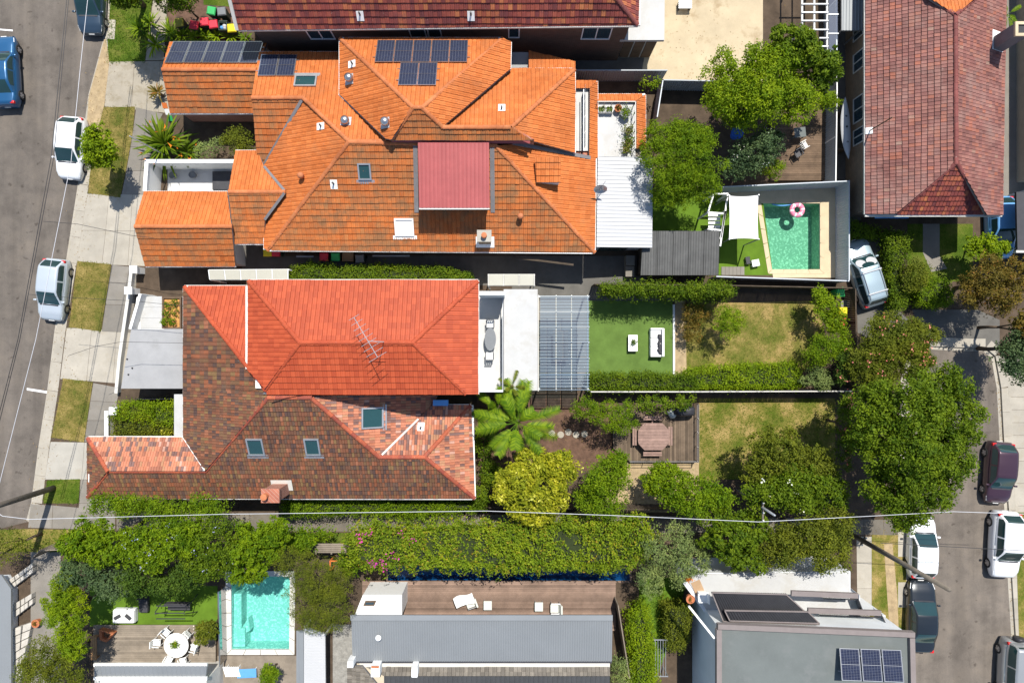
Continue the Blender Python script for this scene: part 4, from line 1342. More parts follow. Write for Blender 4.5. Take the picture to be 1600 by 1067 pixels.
# ================================================================ HOUSES
# ---- long maroon-roofed brick block at the top of the picture
h = thing('brick_house', 'long brown brick building with maroon tiled roof at the top edge', 'building', W(690, 60))
ev = 5.6
ro, pl = roof(h, [
    ([(372, 47), (997, 40), (917, -60), (345, -60)], ((372, 47, ev), (997, 47, ev), (500, -60, 8.2))),
    ([(997, 40), (1002, -190), (917, -60)], ((999, 40, ev), (1000, -190, ev), (917, -60, 8.2))),
    ([(345, -60), (917, -60), (1002, -190), (365, -190)], ((365, -190, ev), (1002, -190, ev), (600, -60, 8.2))),
], 'tile_maroon', ridges=[((345, -60), (917, -60), 0), ((917, -60), (996, 39), 0)], ridgemat='ridge_maroon', gutters=[((372, 47), (997, 40), 0), ((999, 40), (1001, -120), 1)], gutmat='offwhite', seed=11)
m = MB(); m.beam(pl[0].at(371, 47), pl[0].at(345, -60), .2, .22); m.build('barge_board', MATS['offwhite'], ro)
w = offset([W2(*p, ev) for p in ((372, 46), (998, 46), (1000, -190), (365, -190))], .45)
ys = min(p[1] for p in w)
m = MB(); m.prism(w, 0, ev); m.build('wall', MATS['brick_brown'], h)
def win_s(house, y, x0, x1, z0, z1, panes=2, fr='white'):
    k0 = W(x0, 0, (z0 + z1) / 2).x; k1 = W(x1, 0, (z0 + z1) / 2).x
    return wall_window(house, (k0, y), (k1, y), z0, z1, fr, panes=panes)
win_s(h, ys, 909, 955, 3.3, 4.9); win_s(h, ys, 794, 812, 3.5, 4.9, 1); win_s(h, ys, 640, 690, 3.3, 4.8); win_s(h, ys, 480, 520, 3.3, 4.8)
for x, y in ((563, 25), (736, 25)): roof_vent(h, pl[0], x, y, 'pipe')
# wires and pipes on that wall
m = MB(); m.tube([(W(668, 0, 5).x, ys - .08, 5.5), (W(668, 0, 3).x, ys - .08, 0.2)], .05, 8); m.build('downpipe', MATS['offwhite'], h)

h = thing('flat_roof_annex', 'white flat-roofed garage annex with brown panelled front', 'building', W(1000, 80))
m = MB(); m.prism([W2(*p, 3.2) for p in ((1000, 40), (976, 42), (969, 63), (1038, 63), (1040, -160), (1000, -160))], 2.95, 3.2); m.build('roof', MATS['white_roof'], h)
pts = offset([W2(*p, 3.2) for p in ((972, 42), (972, 62), (1036, 62), (1037, -160), (1000, -160), (1000, 42))], .2)
m = MB(); m.prism(pts, 0, 2.94); m.build('wall', MATS['offwhite'], h)
yb = min(p[1] for p in pts); xa = min(p[0] for p in pts if p[1] < yb + .3); xb = max(p[0] for p in pts if p[1] < yb + .3)
for i in range(3):
    m = MB(); x0 = xa + (xb - xa) * i / 3 + .05; x1 = xa + (xb - xa) * (i + 1) / 3 - .05
    m.box(((x0 + x1) / 2, yb - .03, 1.3), (x1 - x0, .05, 2.3)); m.build('door_panel', MATS['timber_brown'], h)

# ---- northern orange semi
EO = 4.9
h1 = thing('terracotta_house', 'bright orange terracotta house with nine solar panels on two roof faces', 'house', W(640, 150))
ro1, p1 = roof(h1, [
    ([(531, 60), (786, 60), (660, 168), (645, 168)], ((531, 60, EO), (786, 60, EO), (652, 168, 7.7))),                          # 0 north face of the tall part
    ([(531, 60), (645, 168), (612, 219), (603, 217), (531, 148)], ((531, 60, EO), (531, 148, EO), (645, 168, 7.7))),             # 1
    ([(786, 60), (798, 66), (797, 108), (693, 197), (660, 168)], ((798, 60, EO), (797, 108, EO), (660, 168, 7.7))),              # 2
    ([(645, 169), (660, 169), (692, 199), (797, 199), (832, 219), (612, 219)], ((612, 219, 6.6), (830, 219, 6.6), (652, 169, 7.7)), 'tile_orange_aged'),  # 3
    ([(405, 82), (531, 81), (531, 148), (603, 216), (603, 221), (545, 221), (473, 153), (393, 153)], ((405, 82, 3.4), (531, 82, 3.4), (545, 221, 6.1))),  # 4
    ([(393, 153), (473, 153), (412, 260), (401, 240), (396, 178)], ((396, 240, 3.3), (412, 240, 3.3), (430, 153, 4.8)), 'tile_orange_aged'),             # 5
    ([(797, 108), (898, 108), (799, 199), (693, 199)], ((797, 108, 4.3), (898, 108, 4.3), (745, 198, 6.6))),                     # 6
    ([(898, 108), (898, 239), (832, 221), (799, 199)], ((898, 108, 4.3), (898, 239, 4.3), (799, 199, 6.6))),                     # 7
    ([(826, 80), (899, 97), (899, 107), (826, 107)], ((826, 80, 3.4), (899, 80, 3.4), (860, 107, 3.9))),                         # 8
], 'tile_orange', ridges=[((531, 60), (645, 168), 0), ((786, 60), (660, 168), 0), ((645, 169), (612, 218), 3), ((660, 169), (692, 199), 3), ((645, 168), (660, 168), 0), ((692, 199), (797, 199), 3), ((799, 199), (897, 109), 6),
    ((393, 153), (473, 153), 4), ((473, 153), (545, 221), 4), ((545, 221), (603, 221), 4), ((799, 200), (832, 220), 7)],
    ridgemat='ridge_orange', gutters=[((531, 60), (786, 60), 0), ((531, 60), (531, 148), 1), ((405, 82), (531, 82), 4), ((798, 66), (797, 108), 2), ((797, 108), (898, 108), 6), ((898, 108), (898, 239), 7)], seed=21,
    flash=[((531, 148), (603, 216), 4, .22, 'offwhite'), ((797, 109), (693, 197), 6, .2, 'offwhite'), ((472, 156), (412, 259), 5, .18, 'lead')])
m = MB(); m.prism(offset([W2(*p, 3.4) for p in ((405, 84), (531, 84), (531, 64), (797, 64), (797, 110), (896, 110), (896, 218), (404, 222), (398, 180))], .35), 0, 3.3); m.build('wall', MATS['brick_red'], h1)
m = MB(); m.prism([W2(*p, 5.5) for p in ((606, 224), (618, 205), (690, 196), (800, 205), (834, 224))], 3.2, 6.3); m.build('gable_wall', MATS['brick_red'], h1)
m = MB(); m.prism([W2(*p, 3.3) for p in ((797, 82), (826, 82), (826, 106), (797, 106))], 3.0, 3.3); m.build('box_roof', MATS['flat_grey'], h1)
solar_row(h1, p1[0], 588, 66, 731, 100, 5); solar_row(h1, p1[0], 624, 101, 683, 136, 2); solar_row(h1, p1[4], 406, 88, 463, 121, 2)
skylight(h1, p1[4], 462, 120, 494, 137)
roof_vent(h1, p1[1], 547, 125, 'whirly'); roof_vent(h1, p1[4], 541, 191, 'whirly'); roof_vent(h1, p1[1], 603, 193, 'whirly')
roof_vent(h1, p1[1], 551, 101, 'pipe'); roof_vent(h1, p1[6], 784, 170, 'pipe')
# rear balconies with tiled skirts
m = MB(); m.prism([W2(*p, 3.0) for p in ((899, 127), (933, 127), (934, 247), (899, 247))], 0, 2.9); m.build('balcony_wall', MATS['brick_red'], h1)
ro1b, q = roof(h1, [([(900, 127), (933, 127), (922, 139), (900, 139)], ((900, 127, 2.9), (933, 127, 2.9), (910, 139, 3.3))), ([(933, 127), (934, 247), (920, 247), (921, 139)], ((933, 127, 2.9), (933, 247, 2.9), (921, 180, 3.3)))], 'tile_orange', seed=22, tl=.3, gutters=[((933, 127), (934, 247), 1)])
m = MB(); m.prism([W2(*p, 3.05) for p in ((900, 140), (919, 140), (919, 236), (900, 236))], 2.9, 3.05); m.build('balcony_floor', MATS['terrace_white'], h1)
for y0 in (140, 164, 188, 212):
    m = MB(); a, b = W(912, y0 + 1, 3.1), W(912, y0 + 23, 3.1); m.box(((a.x + b.x) / 2, (a.y + b.y) / 2, 3.55), (.02, abs(a.y - b.y), .9)); bo = m.build('balustrade_pane', MATS['glass_clear'], h1)
m = MB(); a, b = W(912, 140, 4.0), W(912, 236, 4.0); m.beam(a, b, .05, .05); m.build('handrail', MATS['white'], h1)
m = MB(); m.prism([W2(*p, 2.6) for p in ((934, 148), (1008, 148), (1008, 246), (934, 246))], 0, 2.5); m.build('terrace_block', MATS['brick_red'], h1)
ro1c, q = roof(h1, [([(934, 148), (1008, 148), (994, 159), (934, 159)], ((934, 148, 2.5), (1008, 148, 2.5), (960, 159, 2.9))), ([(1008, 148), (1008, 236), (994, 232), (994, 159)], ((1008, 148, 2.5), (1008, 236, 2.5), (994, 190, 2.9)))], 'tile_orange', seed=23, tl=.3, gutters=[((934, 148), (1008, 148), 0), ((1008, 148), (1008, 236), 1)])
m = MB(); m.prism([W2(*p, 2.65) for p in ((934, 160), (993, 160), (993, 247), (934, 247))], 2.5, 2.65); m.build('terrace_floor', MATS['white_roof'], h1)
m = MB(); a, b, c = W(934, 159, 3.5), W(993, 159, 3.5), W(993, 232, 3.5); m.beam(a, b, .05, .05); m.beam(b, c, .05, .05)
for t in range(6):
    p = b.lerp(c, t / 5); m.box((p.x, p.y, 3.07), (.04, .04, .86)); p = a.lerp(b, t / 5); m.box((p.x, p.y, 3.07), (.04, .04, .86))
m.build('terrace_railing', MATS['offwhite'], h1)

# ---- southern orange semi
h2 = thing('terracotta_house', 'weathered orange terracotta house with a red ribbed metal dormer roof', 'house', W(680, 320))
ro2, p2 = roof(h2, [
    ([(418, 391), (929, 395), (776, 229), (545, 222)], ((418, 393, 3.3), (929, 393, 3.3), (660, 225, 6.1)), 'tile_orange_aged'),      # 0
    ([(929, 395), (931, 247), (834, 224), (776, 228)], ((930, 247, 3.3), (930, 395, 3.3), (776, 228, 6.1))),                        # 1
    ([(473, 154), (545, 222), (418, 391), (413, 388), (413, 343), (445, 300), (412, 261)], ((413, 262, 3.3), (413, 390, 3.3), (545, 222, 6.1))),  # 2
    ([(368, 236), (403, 236), (413, 262), (445, 300), (357, 300)], ((368, 236, 3.1), (405, 236, 3.1), (380, 300, 4.4))),            # 3
    ([(357, 301), (445, 301), (414, 344), (413, 381), (367, 381)], ((367, 381, 3.1), (413, 381, 3.1), (400, 301, 4.4)), 'tile_orange_aged'),   # 4
], 'tile_orange', ridges=[((545, 222), (776, 228), 0), ((545, 222), (418, 391), 0), ((776, 229), (929, 394), 0), ((357, 300), (445, 300), 3), ],
    ridgemat='ridge_orange', gutters=[((418, 391), (929, 395), 0), ((931, 248), (929, 395), 1), ((413, 343), (413, 390), 2), ((368, 236), (403, 236), 3), ((367, 381), (413, 381), 4)], seed=31,
    flash=[((413, 261), (445, 299), 3, .16, 'lead'), ((445, 301), (414, 343), 4, .16, 'lead'), ((612, 220.5), (828, 222), 0, .18, 'metal_red'), ((800, 224), (922, 247), 1, .22, 'lead'), ((649, 226), (651, 332), 0, .26, 'lead'), ((769, 228), (770, 332), 0, .26, 'lead')])
m = MB(); m.prism(offset([W2(*p, 3.3) for p in ((415, 252), (928, 252), (928, 393), (415, 389))], .4), 0, 3.2); m.build('wall', MATS['brick_red'], h2)
m = MB(); m.prism(offset([W2(*p, 3.1) for p in ((367, 238), (440, 238), (440, 380), (367, 380))], .25), 0, 3.0); m.build('wing_wall', MATS['white'], h2)
m = MB(); a, b, c = W(368, 300, 3.0), W(366, 238, 3.0), W(366, 380, 3.0); d = W(358, 300, 4.3)
m.add([b + Vector((.25, 0, 0)), c + Vector((.25, 0, 0)), Vector((b.x + .25, d.y, 4.28))], [(0, 1, 2)]); m.build('gable_end', MATS['white'], h2)
yw = W(0, 391, 3.3).y + .4
win_s(h2, yw, 460, 500, 1.2, 2.5); win_s(h2, yw, 600, 650, 1.2, 2.5); win_s(h2, yw, 850, 880, 1.2, 2.5)
# red dormer: low-pitched ribbed roof on cheek walls
zt, zb = 6.55, 6.05
dp = Plane(W(655, 325, zb), W(765, 325, zb), W(710, 223, zt))
ribbed([(653, 223), (764, 223), (765, 325), (655, 325)], dp, .24, .022).build('dormer_roof', MATS['metal_red'], h2)
c4 = [W(657, 226, zt), W(761, 226, zt), W(761, 320, zb), W(659, 320, zb)]
m = MB(); m.hexa([(p.x, p.y, 3.6) for p in reversed(c4)], [(p.x, p.y, p.z - .16) for p in reversed(c4)]); m.build('dormer_wall', MATS['lead'], h2)
m = MB(); m.beam(W(655, 326, zb - .08), W(765, 326, zb - .08), .12, .12); m.build('dormer_gutter', MATS['offwhite'], h2)
skylight(h2, p2[0], 561, 255, 579, 281); skylight(h2, p2[0], 618, 341, 646, 368, 'white', 'white')
roof_vent(h2, p2[2], 473, 277, 'pot'); roof_vent(h2, p2[0], 813, 340, 'pot'); roof_vent(h2, p2[2], 502, 198, 'pipe'); roof_vent(h2, p2[0], 522, 288, 'pipe')
m = MB(); c = p2[0].at(758, 374); m.box((c.x, c.y, c.z + .5), (.75, .6, 1.6)); ch = m.build('chimney', MATS['brick_tan'], h2)
m = MB(); m.box((c.x, c.y, c.z + 1.33), (.88, .72, .1)); m.build('chimney_cap', MATS['concrete'], ch)
m = MB(); m.lathe([(.17, 0), (.17, .35), (.12, .37), (.0, .37)], (c.x, c.y, c.z + 1.38), 12); m.build('chimney_pot', MATS['terracotta'], ch)
m = MB(); m.box(p2[0].at(758, 378) + p2[0].n * .06, (1.15, .7, .03), m=p2[0].rot()); m.build('chimney_flashing', MATS['white'], ch)
# little tiled box dormer by the rear slope
c = p2[1].at(856, 266)
m = MB(); a4 = [W(838, 247, 5.6), W(874, 247, 5.6), W(874, 284, 5.3), W(840, 284, 5.3)]
m.hexa([(p.x, p.y, 4.0) for p in reversed(a4)], [(p.x, p.y, p.z - .12) for p in reversed(a4)]); m.build('dormer_wall', MATS['white'], h2)
roof(h2, [([(836, 246), (876, 246), (876, 285), (838, 285)], ((838, 285, 5.3), (876, 285, 5.3), (856, 246, 5.7)))], 'tile_orange', seed=33)
# white sheet roof over the rear room
wp = Plane(W(1020, 246, 3.0), W(1020, 387, 3.0), W(934, 310, 3.35))
ribbed([(934, 245), (1020, 246), (1019, 387), (932, 386)], wp, .24, .03).build('sheet_roof', MATS['metal_white'], h2)
m = MB(); m.prism(offset([W2(*p, 3.0) for p in ((930, 248), (1017, 248), (1016, 385), (930, 385))], .15), 0, 2.95); m.build('rear_wall', MATS['wall_pale'], h2)
yy = W(0, 385, 3.0).y + .15
m = MB(); a, b = W(936, 0, 1.3).x, W(980, 0, 1.3).x; m.box(((a + b) / 2, yy - .03, 1.15), (b - a, .06, 2.1)); m.build('glass_door', MATS['glass_teal'], h2)
# satellite dish
c = p2[1].at(936, 300); c = W(936, 300, 3.6)
dish = MB(); n = 14; pts = [(0, 0, -.12)]
for r, z in ((.22, -.09), (.42, .0)):
    pts += [(r * math.cos(6.2832 * k / n), r * math.sin(6.2832 * k / n), z) for k in range(n)]
rotm = Matrix.Rotation(R(62), 3, 'X'); pts = [Vector(c) + Vector((0, 0, .7)) + rotm @ Vector(p) for p in pts]
dish.add(pts, [(0, 1 + k, 1 + (k + 1) % n) for k in range(n)] + [(1 + k, 1 + n + k, 1 + n + (k + 1) % n, 1 + (k + 1) % n) for k in range(n)])
do = dish.build('satellite_dish', MATS['galv'], h2)
m = MB(); m.tube([c - Vector((0, 0, .2)), c + Vector((0, 0, .7)), c + Vector((.3, .5, .8))], .025, 6); m.build('dish_arm', MATS['galv'], do)

# ---- garages of the orange semis
h = thing('garage', 'orange tiled garage with five solar panels on its north slope', 'garage', W(330, 125))
ro, p = roof(h, [([(265, 67), (418, 67), (400, 109), (253, 109)], ((265, 67, 2.6), (418, 67, 2.6), (320, 109, 4.0))),
                 ([(253, 109), (400, 109), (396, 177), (266, 177)], ((266, 177, 2.6), (396, 177, 2.6), (320, 109, 4.0)), 'tile_orange_aged')],
    'tile_orange', ridges=[((253, 109), (400, 109), 0)], ridgemat='ridge_orange', gutters=[((265, 67), (418, 67), 0), ((266, 177), (396, 177), 1)], seed=41)
def gable_walls(h, e0, r0, e1, ze, zr, xr, material, inset=.25):
    """walls and two gable triangles under a double-pitched roof read at its eave corners"""
    a, b, c, d = [Vector(W2(*q, ze)) for q in (e0[0], e0[1], e1[1], e1[0])]
    P = offset([tuple(a), tuple(b), tuple(c), tuple(d)], inset)
    m = MB(); m.prism(P, 0, ze - .1)
    yr = W(0, r0, zr).y
    for x in (min(q[0] for q in P), max(q[0] for q in P)):
        ys_ = [q[1] for q in P]
        m.add([(x, min(ys_), ze - .1), (x, max(ys_), ze - .1), (x, yr, zr - .18)], [(0, 1, 2)])
    m.build('wall', MATS[material], h)
    return P
P = gable_walls(h, ((266, 69), (410, 69)), 109, ((266, 176), (396, 176)), 2.6, 4.0, 0, 'brick_red')
solar_row(h, p[0], 265, 68, 408, 101, 5)
x0 = min(q[0] for q in P); m = MB(); m.box((x0 - .03, (min(q[1] for q in P) + max(q[1] for q in P)) / 2, 1.1), (.06, 2.6, 2.1)); m.build('garage_door', MATS['offwhite'], h)
h = thing('garage', 'clean orange tiled garage beside the pale wide driveway and white courtyard', 'garage', W(290, 360))
ro, p = roof(h, [([(225, 300), (355, 300), (362, 354), (210, 354)], ((225, 300, 2.6), (355, 300, 2.6), (290, 354, 4.0))),
                 ([(210, 354), (362, 354), (368, 416), (227, 416)], ((227, 416, 2.6), (368, 416, 2.6), (290, 354, 4.0)), 'tile_orange_aged')],
    'tile_orange', ridges=[((210, 354), (362, 354), 0)], ridgemat='ridge_orange', gutters=[((225, 300), (355, 300), 0), ((227, 416), (368, 416), 1)], seed=42)
P = gable_walls(h, ((226, 302), (356, 302)), 354, ((228, 415), (366, 415)), 2.6, 4.0, 0, 'white')
x0 = min(q[0] for q in P); m = MB(); m.box((x0 - .03, (min(q[1] for q in P) + max(q[1] for q in P)) / 2, 1.1), (.06, 2.8, 2.1)); m.build('garage_door', MATS['offwhite'], h)

# ---- red-roofed house of the marked lot
h3 = thing('red_tiled_house', 'two-storey house with freshly painted red hipped roof and television aerial', 'house', W(570, 530))
ro3, p3 = roof(h3, [
    ([(388, 438), (747, 438), (645, 535), (468, 535)], ((388, 438, 6.5), (747, 438, 6.5), (560, 535, 7.9))),       # 0
    ([(747, 438), (747, 616), (730, 616), (645, 535)], ((747, 438, 6.5), (747, 616, 6.5), (645, 535, 7.9))),                   # 1
    ([(468, 535), (645, 535), (730, 616), (410, 616)], ((410, 616, 6.65), (730, 616, 6.65), (560, 535, 7.9))),       # 2
    ([(388, 438), (468, 535), (414, 608), (388, 578)], ((388, 438, 6.5), (388, 578, 6.5), (468, 535, 7.9))),       # 3
    ([(288, 447), (386, 447), (386, 577)], ((288, 445, 3.3), (386, 445, 3.3), (416, 612, 6.5))),                   # 4
    ([(287, 448), (416, 611), (287, 611)], ((287, 450, 3.3), (287, 611, 3.3), (416, 612, 6.5)), 'tile_mixed'),     # 5
], 'tile_red', ridges=[((468, 535), (645, 535), 0), ((388, 439), (468, 535), 0), ((747, 439), (645, 535), 0), ((468, 536), (414, 609), 2), ((645, 536), (728, 615), 2), ((288, 448), (414, 608), 5)],
    ridgemat='ridge_red', gutters=[((388, 438), (747, 438), 0), ((747, 438), (747, 616), 1), ((288, 447), (386, 447), 4), ((287, 448), (287, 611), 5)], gutmat='offwhite', seed=51,
    flash=[((386, 448), (386, 577), 4, .14, 'offwhite')])
m = MB(); m.prism(offset([W2(*p, 6.5) for p in ((389, 440), (746, 440), (746, 616), (389, 616))], .35), 0, 6.42); m.build('wall', MATS['white'], h3)
m = MB(); m.prism(offset([W2(*p, 3.3) for p in ((288, 447), (430, 447), (430, 611), (288, 611))], .3), 0, 3.2); m.build('front_wall', MATS['brick_red'], h3)
c = p3[0].at(600, 534)
m = MB(); m.tube([c - Vector((0, 0, .1)), c + Vector((0, 0, 2.2))], .022, 6); ma = m.build('aerial_mast', MATS['galv'], h3)
top = c + Vector((0, 0, 2.1)); bd = Vector((-.62, .55, 0)).normalized()
def pt(px, py, hh=9.8): return W(px, py, hh)
for (A, B, els) in ((pt(600, 534), pt(575, 533), []), (pt(553, 496), pt(590, 558), 9)):
    m = MB(); m.tube([A, B], .022, 6); b = m.build('aerial_boom', MATS['galv'], h3)
    if els:
        d = (B - A).normalized(); s = Vector((-d.y, d.x, 0))
        for k in range(els):
            q = A.lerp(B, k / (els - 1)); L = .32 + .028 * k
            m = MB(); m.tube([q - s * L, q + s * L], .014, 5); m.build('aerial_element', MATS['galv'], b)
# grey carport slab, white front terrace and planter
h = thing('carport', 'flat grey concrete carport roof in front of the mixed tile roof', 'carport', W(250, 560))
m = MB(); m.prism([W2(*q, 2.6) for q in ((205, 514), (287, 514), (287, 607), (189, 607))], 2.35, 2.6); m.build('roof_slab', MATS['flat_grey'], h)
m = MB(); m.prism(offset([W2(*q, 2.5) for q in ((206, 516), (287, 516), (287, 606), (192, 606))], .2), 0, 2.34); m.build('wall', MATS['white'], h)
for x, y in ((199, 561), (207, 575), (201, 585)):
    m = MB(); a = W(x, y, 2.6); m.lathe([(.05, 2.58), (.05, 2.66), (.0, 2.665)], (a.x, a.y, 0), 10); m.build('roof_drain', MATS['black'], h)
h = thing('front_terrace', 'white tiled front terrace with rendered wall beside the planter', 'terrace', W(240, 490))
m = MB(); m.prism([W2(*q, 1.2) for q in ((213, 464), (286, 464), (286, 514), (206, 514))], 0, 1.15); m.build('terrace_block', MATS['white'], h)
rows_ = [(219, 463, 253, 480), (219, 480, 253, 497), (219, 497, 253, 513)]
for a, b, c, d in rows_:
    m = MB(); m.prism(offset([W2(*q, 1.2) for q in ((a, b), (c, b), (c, d), (a, d))], .006), 1.15, 1.2); m.build('floor_slab', MATS['white_roof'], h)
m = MB(); pa, pb, pc = W(203, 514, 1.9), W(219, 459, 1.9), W(286, 459, 1.9); m.box(((pa.x + pb.x) / 2, (pa.y + pb.y) / 2, .95), ((pb - pa).length, .18, 1.9), rz=math.atan2((pb - pa).y, (pb - pa).x)); m.build('parapet', MATS['white'], h)
h = thing('planter_bed', 'rust edged planter bed of orange mulch with six green shrubs', 'planter', W(268, 490))
for q in (((253, 464), (283, 464), (283, 466.5), (253, 466.5)), ((253, 511), (283, 511), (283, 513.5), (253, 513.5)), ((253, 466.5), (255.5, 466.5), (255.5, 511), (253, 511)), ((280.5, 466.5), (283, 466.5), (283, 511), (280.5, 511))):
    m = MB(); m.prism([W2(*t, 1.5) for t in q], 1.2, 1.5); m.build('edging', MATS['timber_brown'], h)
mat('mulch_orange', (.52, .26, .08), .95, .3, 3, 30, bmp=.7)
m = MB(); m.prism([W2(*t, 1.45) for t in ((255.5, 466.5), (280.5, 466.5), (280.5, 511), (255.5, 511))], 1.15, 1.38); m.build('mulch', MATS['mulch_orange'], h)
# rear balcony, flat roof
h = thing('rear_addition', 'white flat-roofed rear addition with sunny balcony behind red roof', 'building', W(800, 530))
m = MB(); m.prism([W2(*q, 3.6) for q in ((787, 452), (840, 452), (840, 610), (787, 610))], 3.3, 3.6); m.build('roof', MATS['white_roof'], h)
m = MB(); m.prism(offset([W2(*q, 3.3) for q in ((740, 452), (839, 452), (839, 610), (740, 610))], .1), 0, 3.0); m.build('wall', MATS['wall_pale'], h)
m = MB(); m.prism([W2(*q, 3.05) for q in ((744, 462), (786, 462), (786, 609), (744, 609))], 3.0, 3.05); m.build('balcony_floor', MATS['terrace_white'], h)
for y0 in (490, 520, 550, 580):
    m = MB(); a, b = W(785.5, y0, 3.7), W(785.5, y0 + 28, 3.7); m.box((a.x, (a.y + b.y) / 2, 3.58), (.02, abs(a.y - b.y), .95)); m.build('balustrade_pane', MATS['glass_clear'], h)
m = MB(); a, b = W(785.5, 462, 4.08), W(785.5, 609, 4.08); m.beam((a.x, a.y, 4.08), (b.x, b.y, 4.08), .05, .05); m.build('handrail', MATS['galv'], h)
m = MB(); a, b = W(748, 460, 5.6), W(788, 460, 5.6); m.box(((a.x + b.x) / 2, a.y, 4.4), (b.x - a.x, .12, 2.7)); m.build('privacy_wall', MATS['wall_pale'], h)
m = MB(); a, b = W(748, 611, 4.2), W(786, 611, 4.2); m.box(((a.x + b.x) / 2, a.y, 3.6), (b.x - a.x, .12, 1.1)); m.build('parapet', MATS['wall_pale'], h)

# ---- mottled tile house below
h4 = thing('mottled_tile_house', 'old house with mottled brown and red tiles and three roof windows', 'house', W(480, 690))
E4 = 3.0
ro4, p4 = roof(h4, [
    ([(137, 778), (742, 779), (664, 714), (592, 714), (487, 622), (418, 622), (321, 737), (168, 737)], ((137, 778, E4), (742, 778, E4), (450, 622, 6.5))),    # 0 south
    ([(287, 611), (416, 611), (418, 622), (321, 736), (287, 683)], ((287, 611, 3.3), (287, 683, 3.3), (416, 612, 6.5))),                              # 1 west
    ([(138, 683), (287, 683), (321, 736), (168, 736)], ((138, 683, E4), (287, 683, E4), (240, 736, 4.2)), 'tile_mixed_pale'),                         # 2
    ([(137, 683), (168, 736), (137, 778)], ((137, 683, E4), (137, 778, E4), (168, 736, 4.2))),                                                        # 3
    ([(418, 618), (487, 618), (592, 713), (597, 712), (676, 633), (684, 618)], ((680, 620, 2.8), (680, 700, 2.8), (487, 660, 6.4)), 'tile_mixed_pale'),   # 4
    ([(592, 713), (664, 713), (736, 633), (676, 633)], ((676, 633, E4), (736, 633, E4), (630, 713, 4.5)), 'tile_mixed_pale'),                          # 5
    ([(736, 633), (742, 779), (664, 713)], ((739, 633, E4), (741, 779, E4), (664, 713, 4.5)), 'tile_mixed_pale'),                                      # 6
], 'tile_mixed', tw=.165, tl=.33, prof='flat', ridges=[((168, 736), (321, 736), 0), ((137, 684), (168, 736), 3), ((137, 777), (168, 737), 0), ((321, 736), (418, 622), 0), ((418, 621), (487, 621), 0), ((487, 622), (592, 714), 0), ((592, 714), (664, 714), 0), ((664, 714), (741, 778), 0), ((664, 713), (735, 634), 5)],
    ridgemat='ridge_mixed', gutters=[((137, 778), (742, 779), 0), ((138, 683), (287, 683), 2), ((137, 683), (137, 778), 3), ((287, 611), (287, 683), 1), ((676, 633), (736, 633), 5), ((738, 633), (742, 779), 6)], gutmat='white', seed=61,
    flash=[((287, 683), (321, 735), 2, .12, 'white'), ((597, 711), (654, 655), 5, .12, 'offwhite')])
m = MB(); m.prism(offset([W2(*q, E4) for q in ((138, 685), (289, 685), (289, 616), (676, 616), (676, 635), (738, 635), (740, 777), (139, 777))], .4), 0, E4 - .1); m.build('wall', MATS['brick_red'], h4)
skylight(h4, p4[4], 564, 637, 598, 668, 'galv'); skylight(h4, p4[0], 390, 684, 410, 710, 'galv'); skylight(h4, p4[0], 479, 684, 498, 710, 'galv')
roof_vent(h4, p4[5], 658, 667, 'pipe')
c = p4[0].at(440, 763)
m = MB(); m.box((c.x, c.y, c.z + .8), (.95, .7, 2.2)); ch = m.build('chimney', MATS['brick_red'], h4)
m = MB(); m.box((c.x, c.y, c.z + 1.95), (1.1, .85, .14)); m.build('chimney_cap', MATS['brick_red'], ch)
m = MB(); m.lathe([(.18, 0), (.16, .4), (.20, .44), (.0, .45)], (c.x - .25, c.y, c.z + 2.0), 12); m.build('chimney_pot', MATS['terracotta'], ch)
m = MB(); m.box(p4[0].at(441, 757) + p4[0].n * .07, (1.3, .8, .03), m=p4[0].rot()); m.build('chimney_flashing', MATS['offwhite'], ch)
# verandah strip, hedge garden wall
m = MB(); m.prism([W2(*q, 2.7) for q in ((272, 616), (287, 616), (287, 683), (272, 683))], 2.5, 2.7); m.build('verandah_roof', MATS['white_roof'], h4)
m = MB(); m.box((W(140, 747, 3.2).x, W(140, 747, 3.2).y, 3.0), (.25, .5, .3)); m.build('meter_box', MATS['white'], h4)
m = MB(); c = p4[4].at(690, 628); m.box((c.x, c.y, c.z + .5), (.95, .35, .35)); m.build('roof_unit', MATS['towel_blue'], h4)

# ---- maroon-grey roof on the east side
h6 = thing('maroon_tiled_house', 'house with weathered pinkish maroon tiles and tall black chimney', 'house', W(1450, 180))
ro6, p6 = roof(h6, [
    ([(1352, 335), (1400, 334), (1493, 256), (1493, 24), (1452, -2), (1352, -150)], ((1352, 335, 3.6), (1352, 0, 3.6), (1493, 150, 5.75))),
    ([(1400, 335), (1541, 335), (1496, 256), (1493, 256)], ((1352, 336, 3.6), (1565, 336, 3.6), (1494, 256, 5.75)), 'tile_maroon'),
    ([(1541, 336), (1566, 336), (1575, -150), (1545, -20), (1493, 24), (1496, 256)], ((1566, 336, 3.6), (1570, -20, 3.6), (1494, 150, 5.75))),
    ([(1452, -2), (1493, 24), (1545, -20), (1575, -150), (1352, -150)], ((1352, -150, 3.6), (1575, -150, 3.6), (1493, 24, 5.75)), 'tile_orange'),
], 'tile_maroon_grey', tw=.215, tl=.335, prof='flat', ridges=[((1493, 24), (1494, 256), 0), ((1400, 334), (1493, 256), 1), ((1541, 335), (1496, 256), 1), ((1452, -2), (1493, 24), 0), ((1493, 24), (1545, -20), 2)], ridgemat='ridge_maroon',
    gutters=[((1352, 335), (1352, -100), 0), ((1566, 336), (1572, -100), 2), ((1352, 337), (1566, 337), 1)], gutmat='offwhite', seed=71)
wl = offset([W2(*q, 3.6) for q in ((1354, 334), (1564, 334), (1570, -140), (1354, -140))], .45)
m = MB(); m.prism(wl, 0, 3.5); m.build('wall', MATS['brick_tan'], h6)
xw = min(q[0] for q in wl)
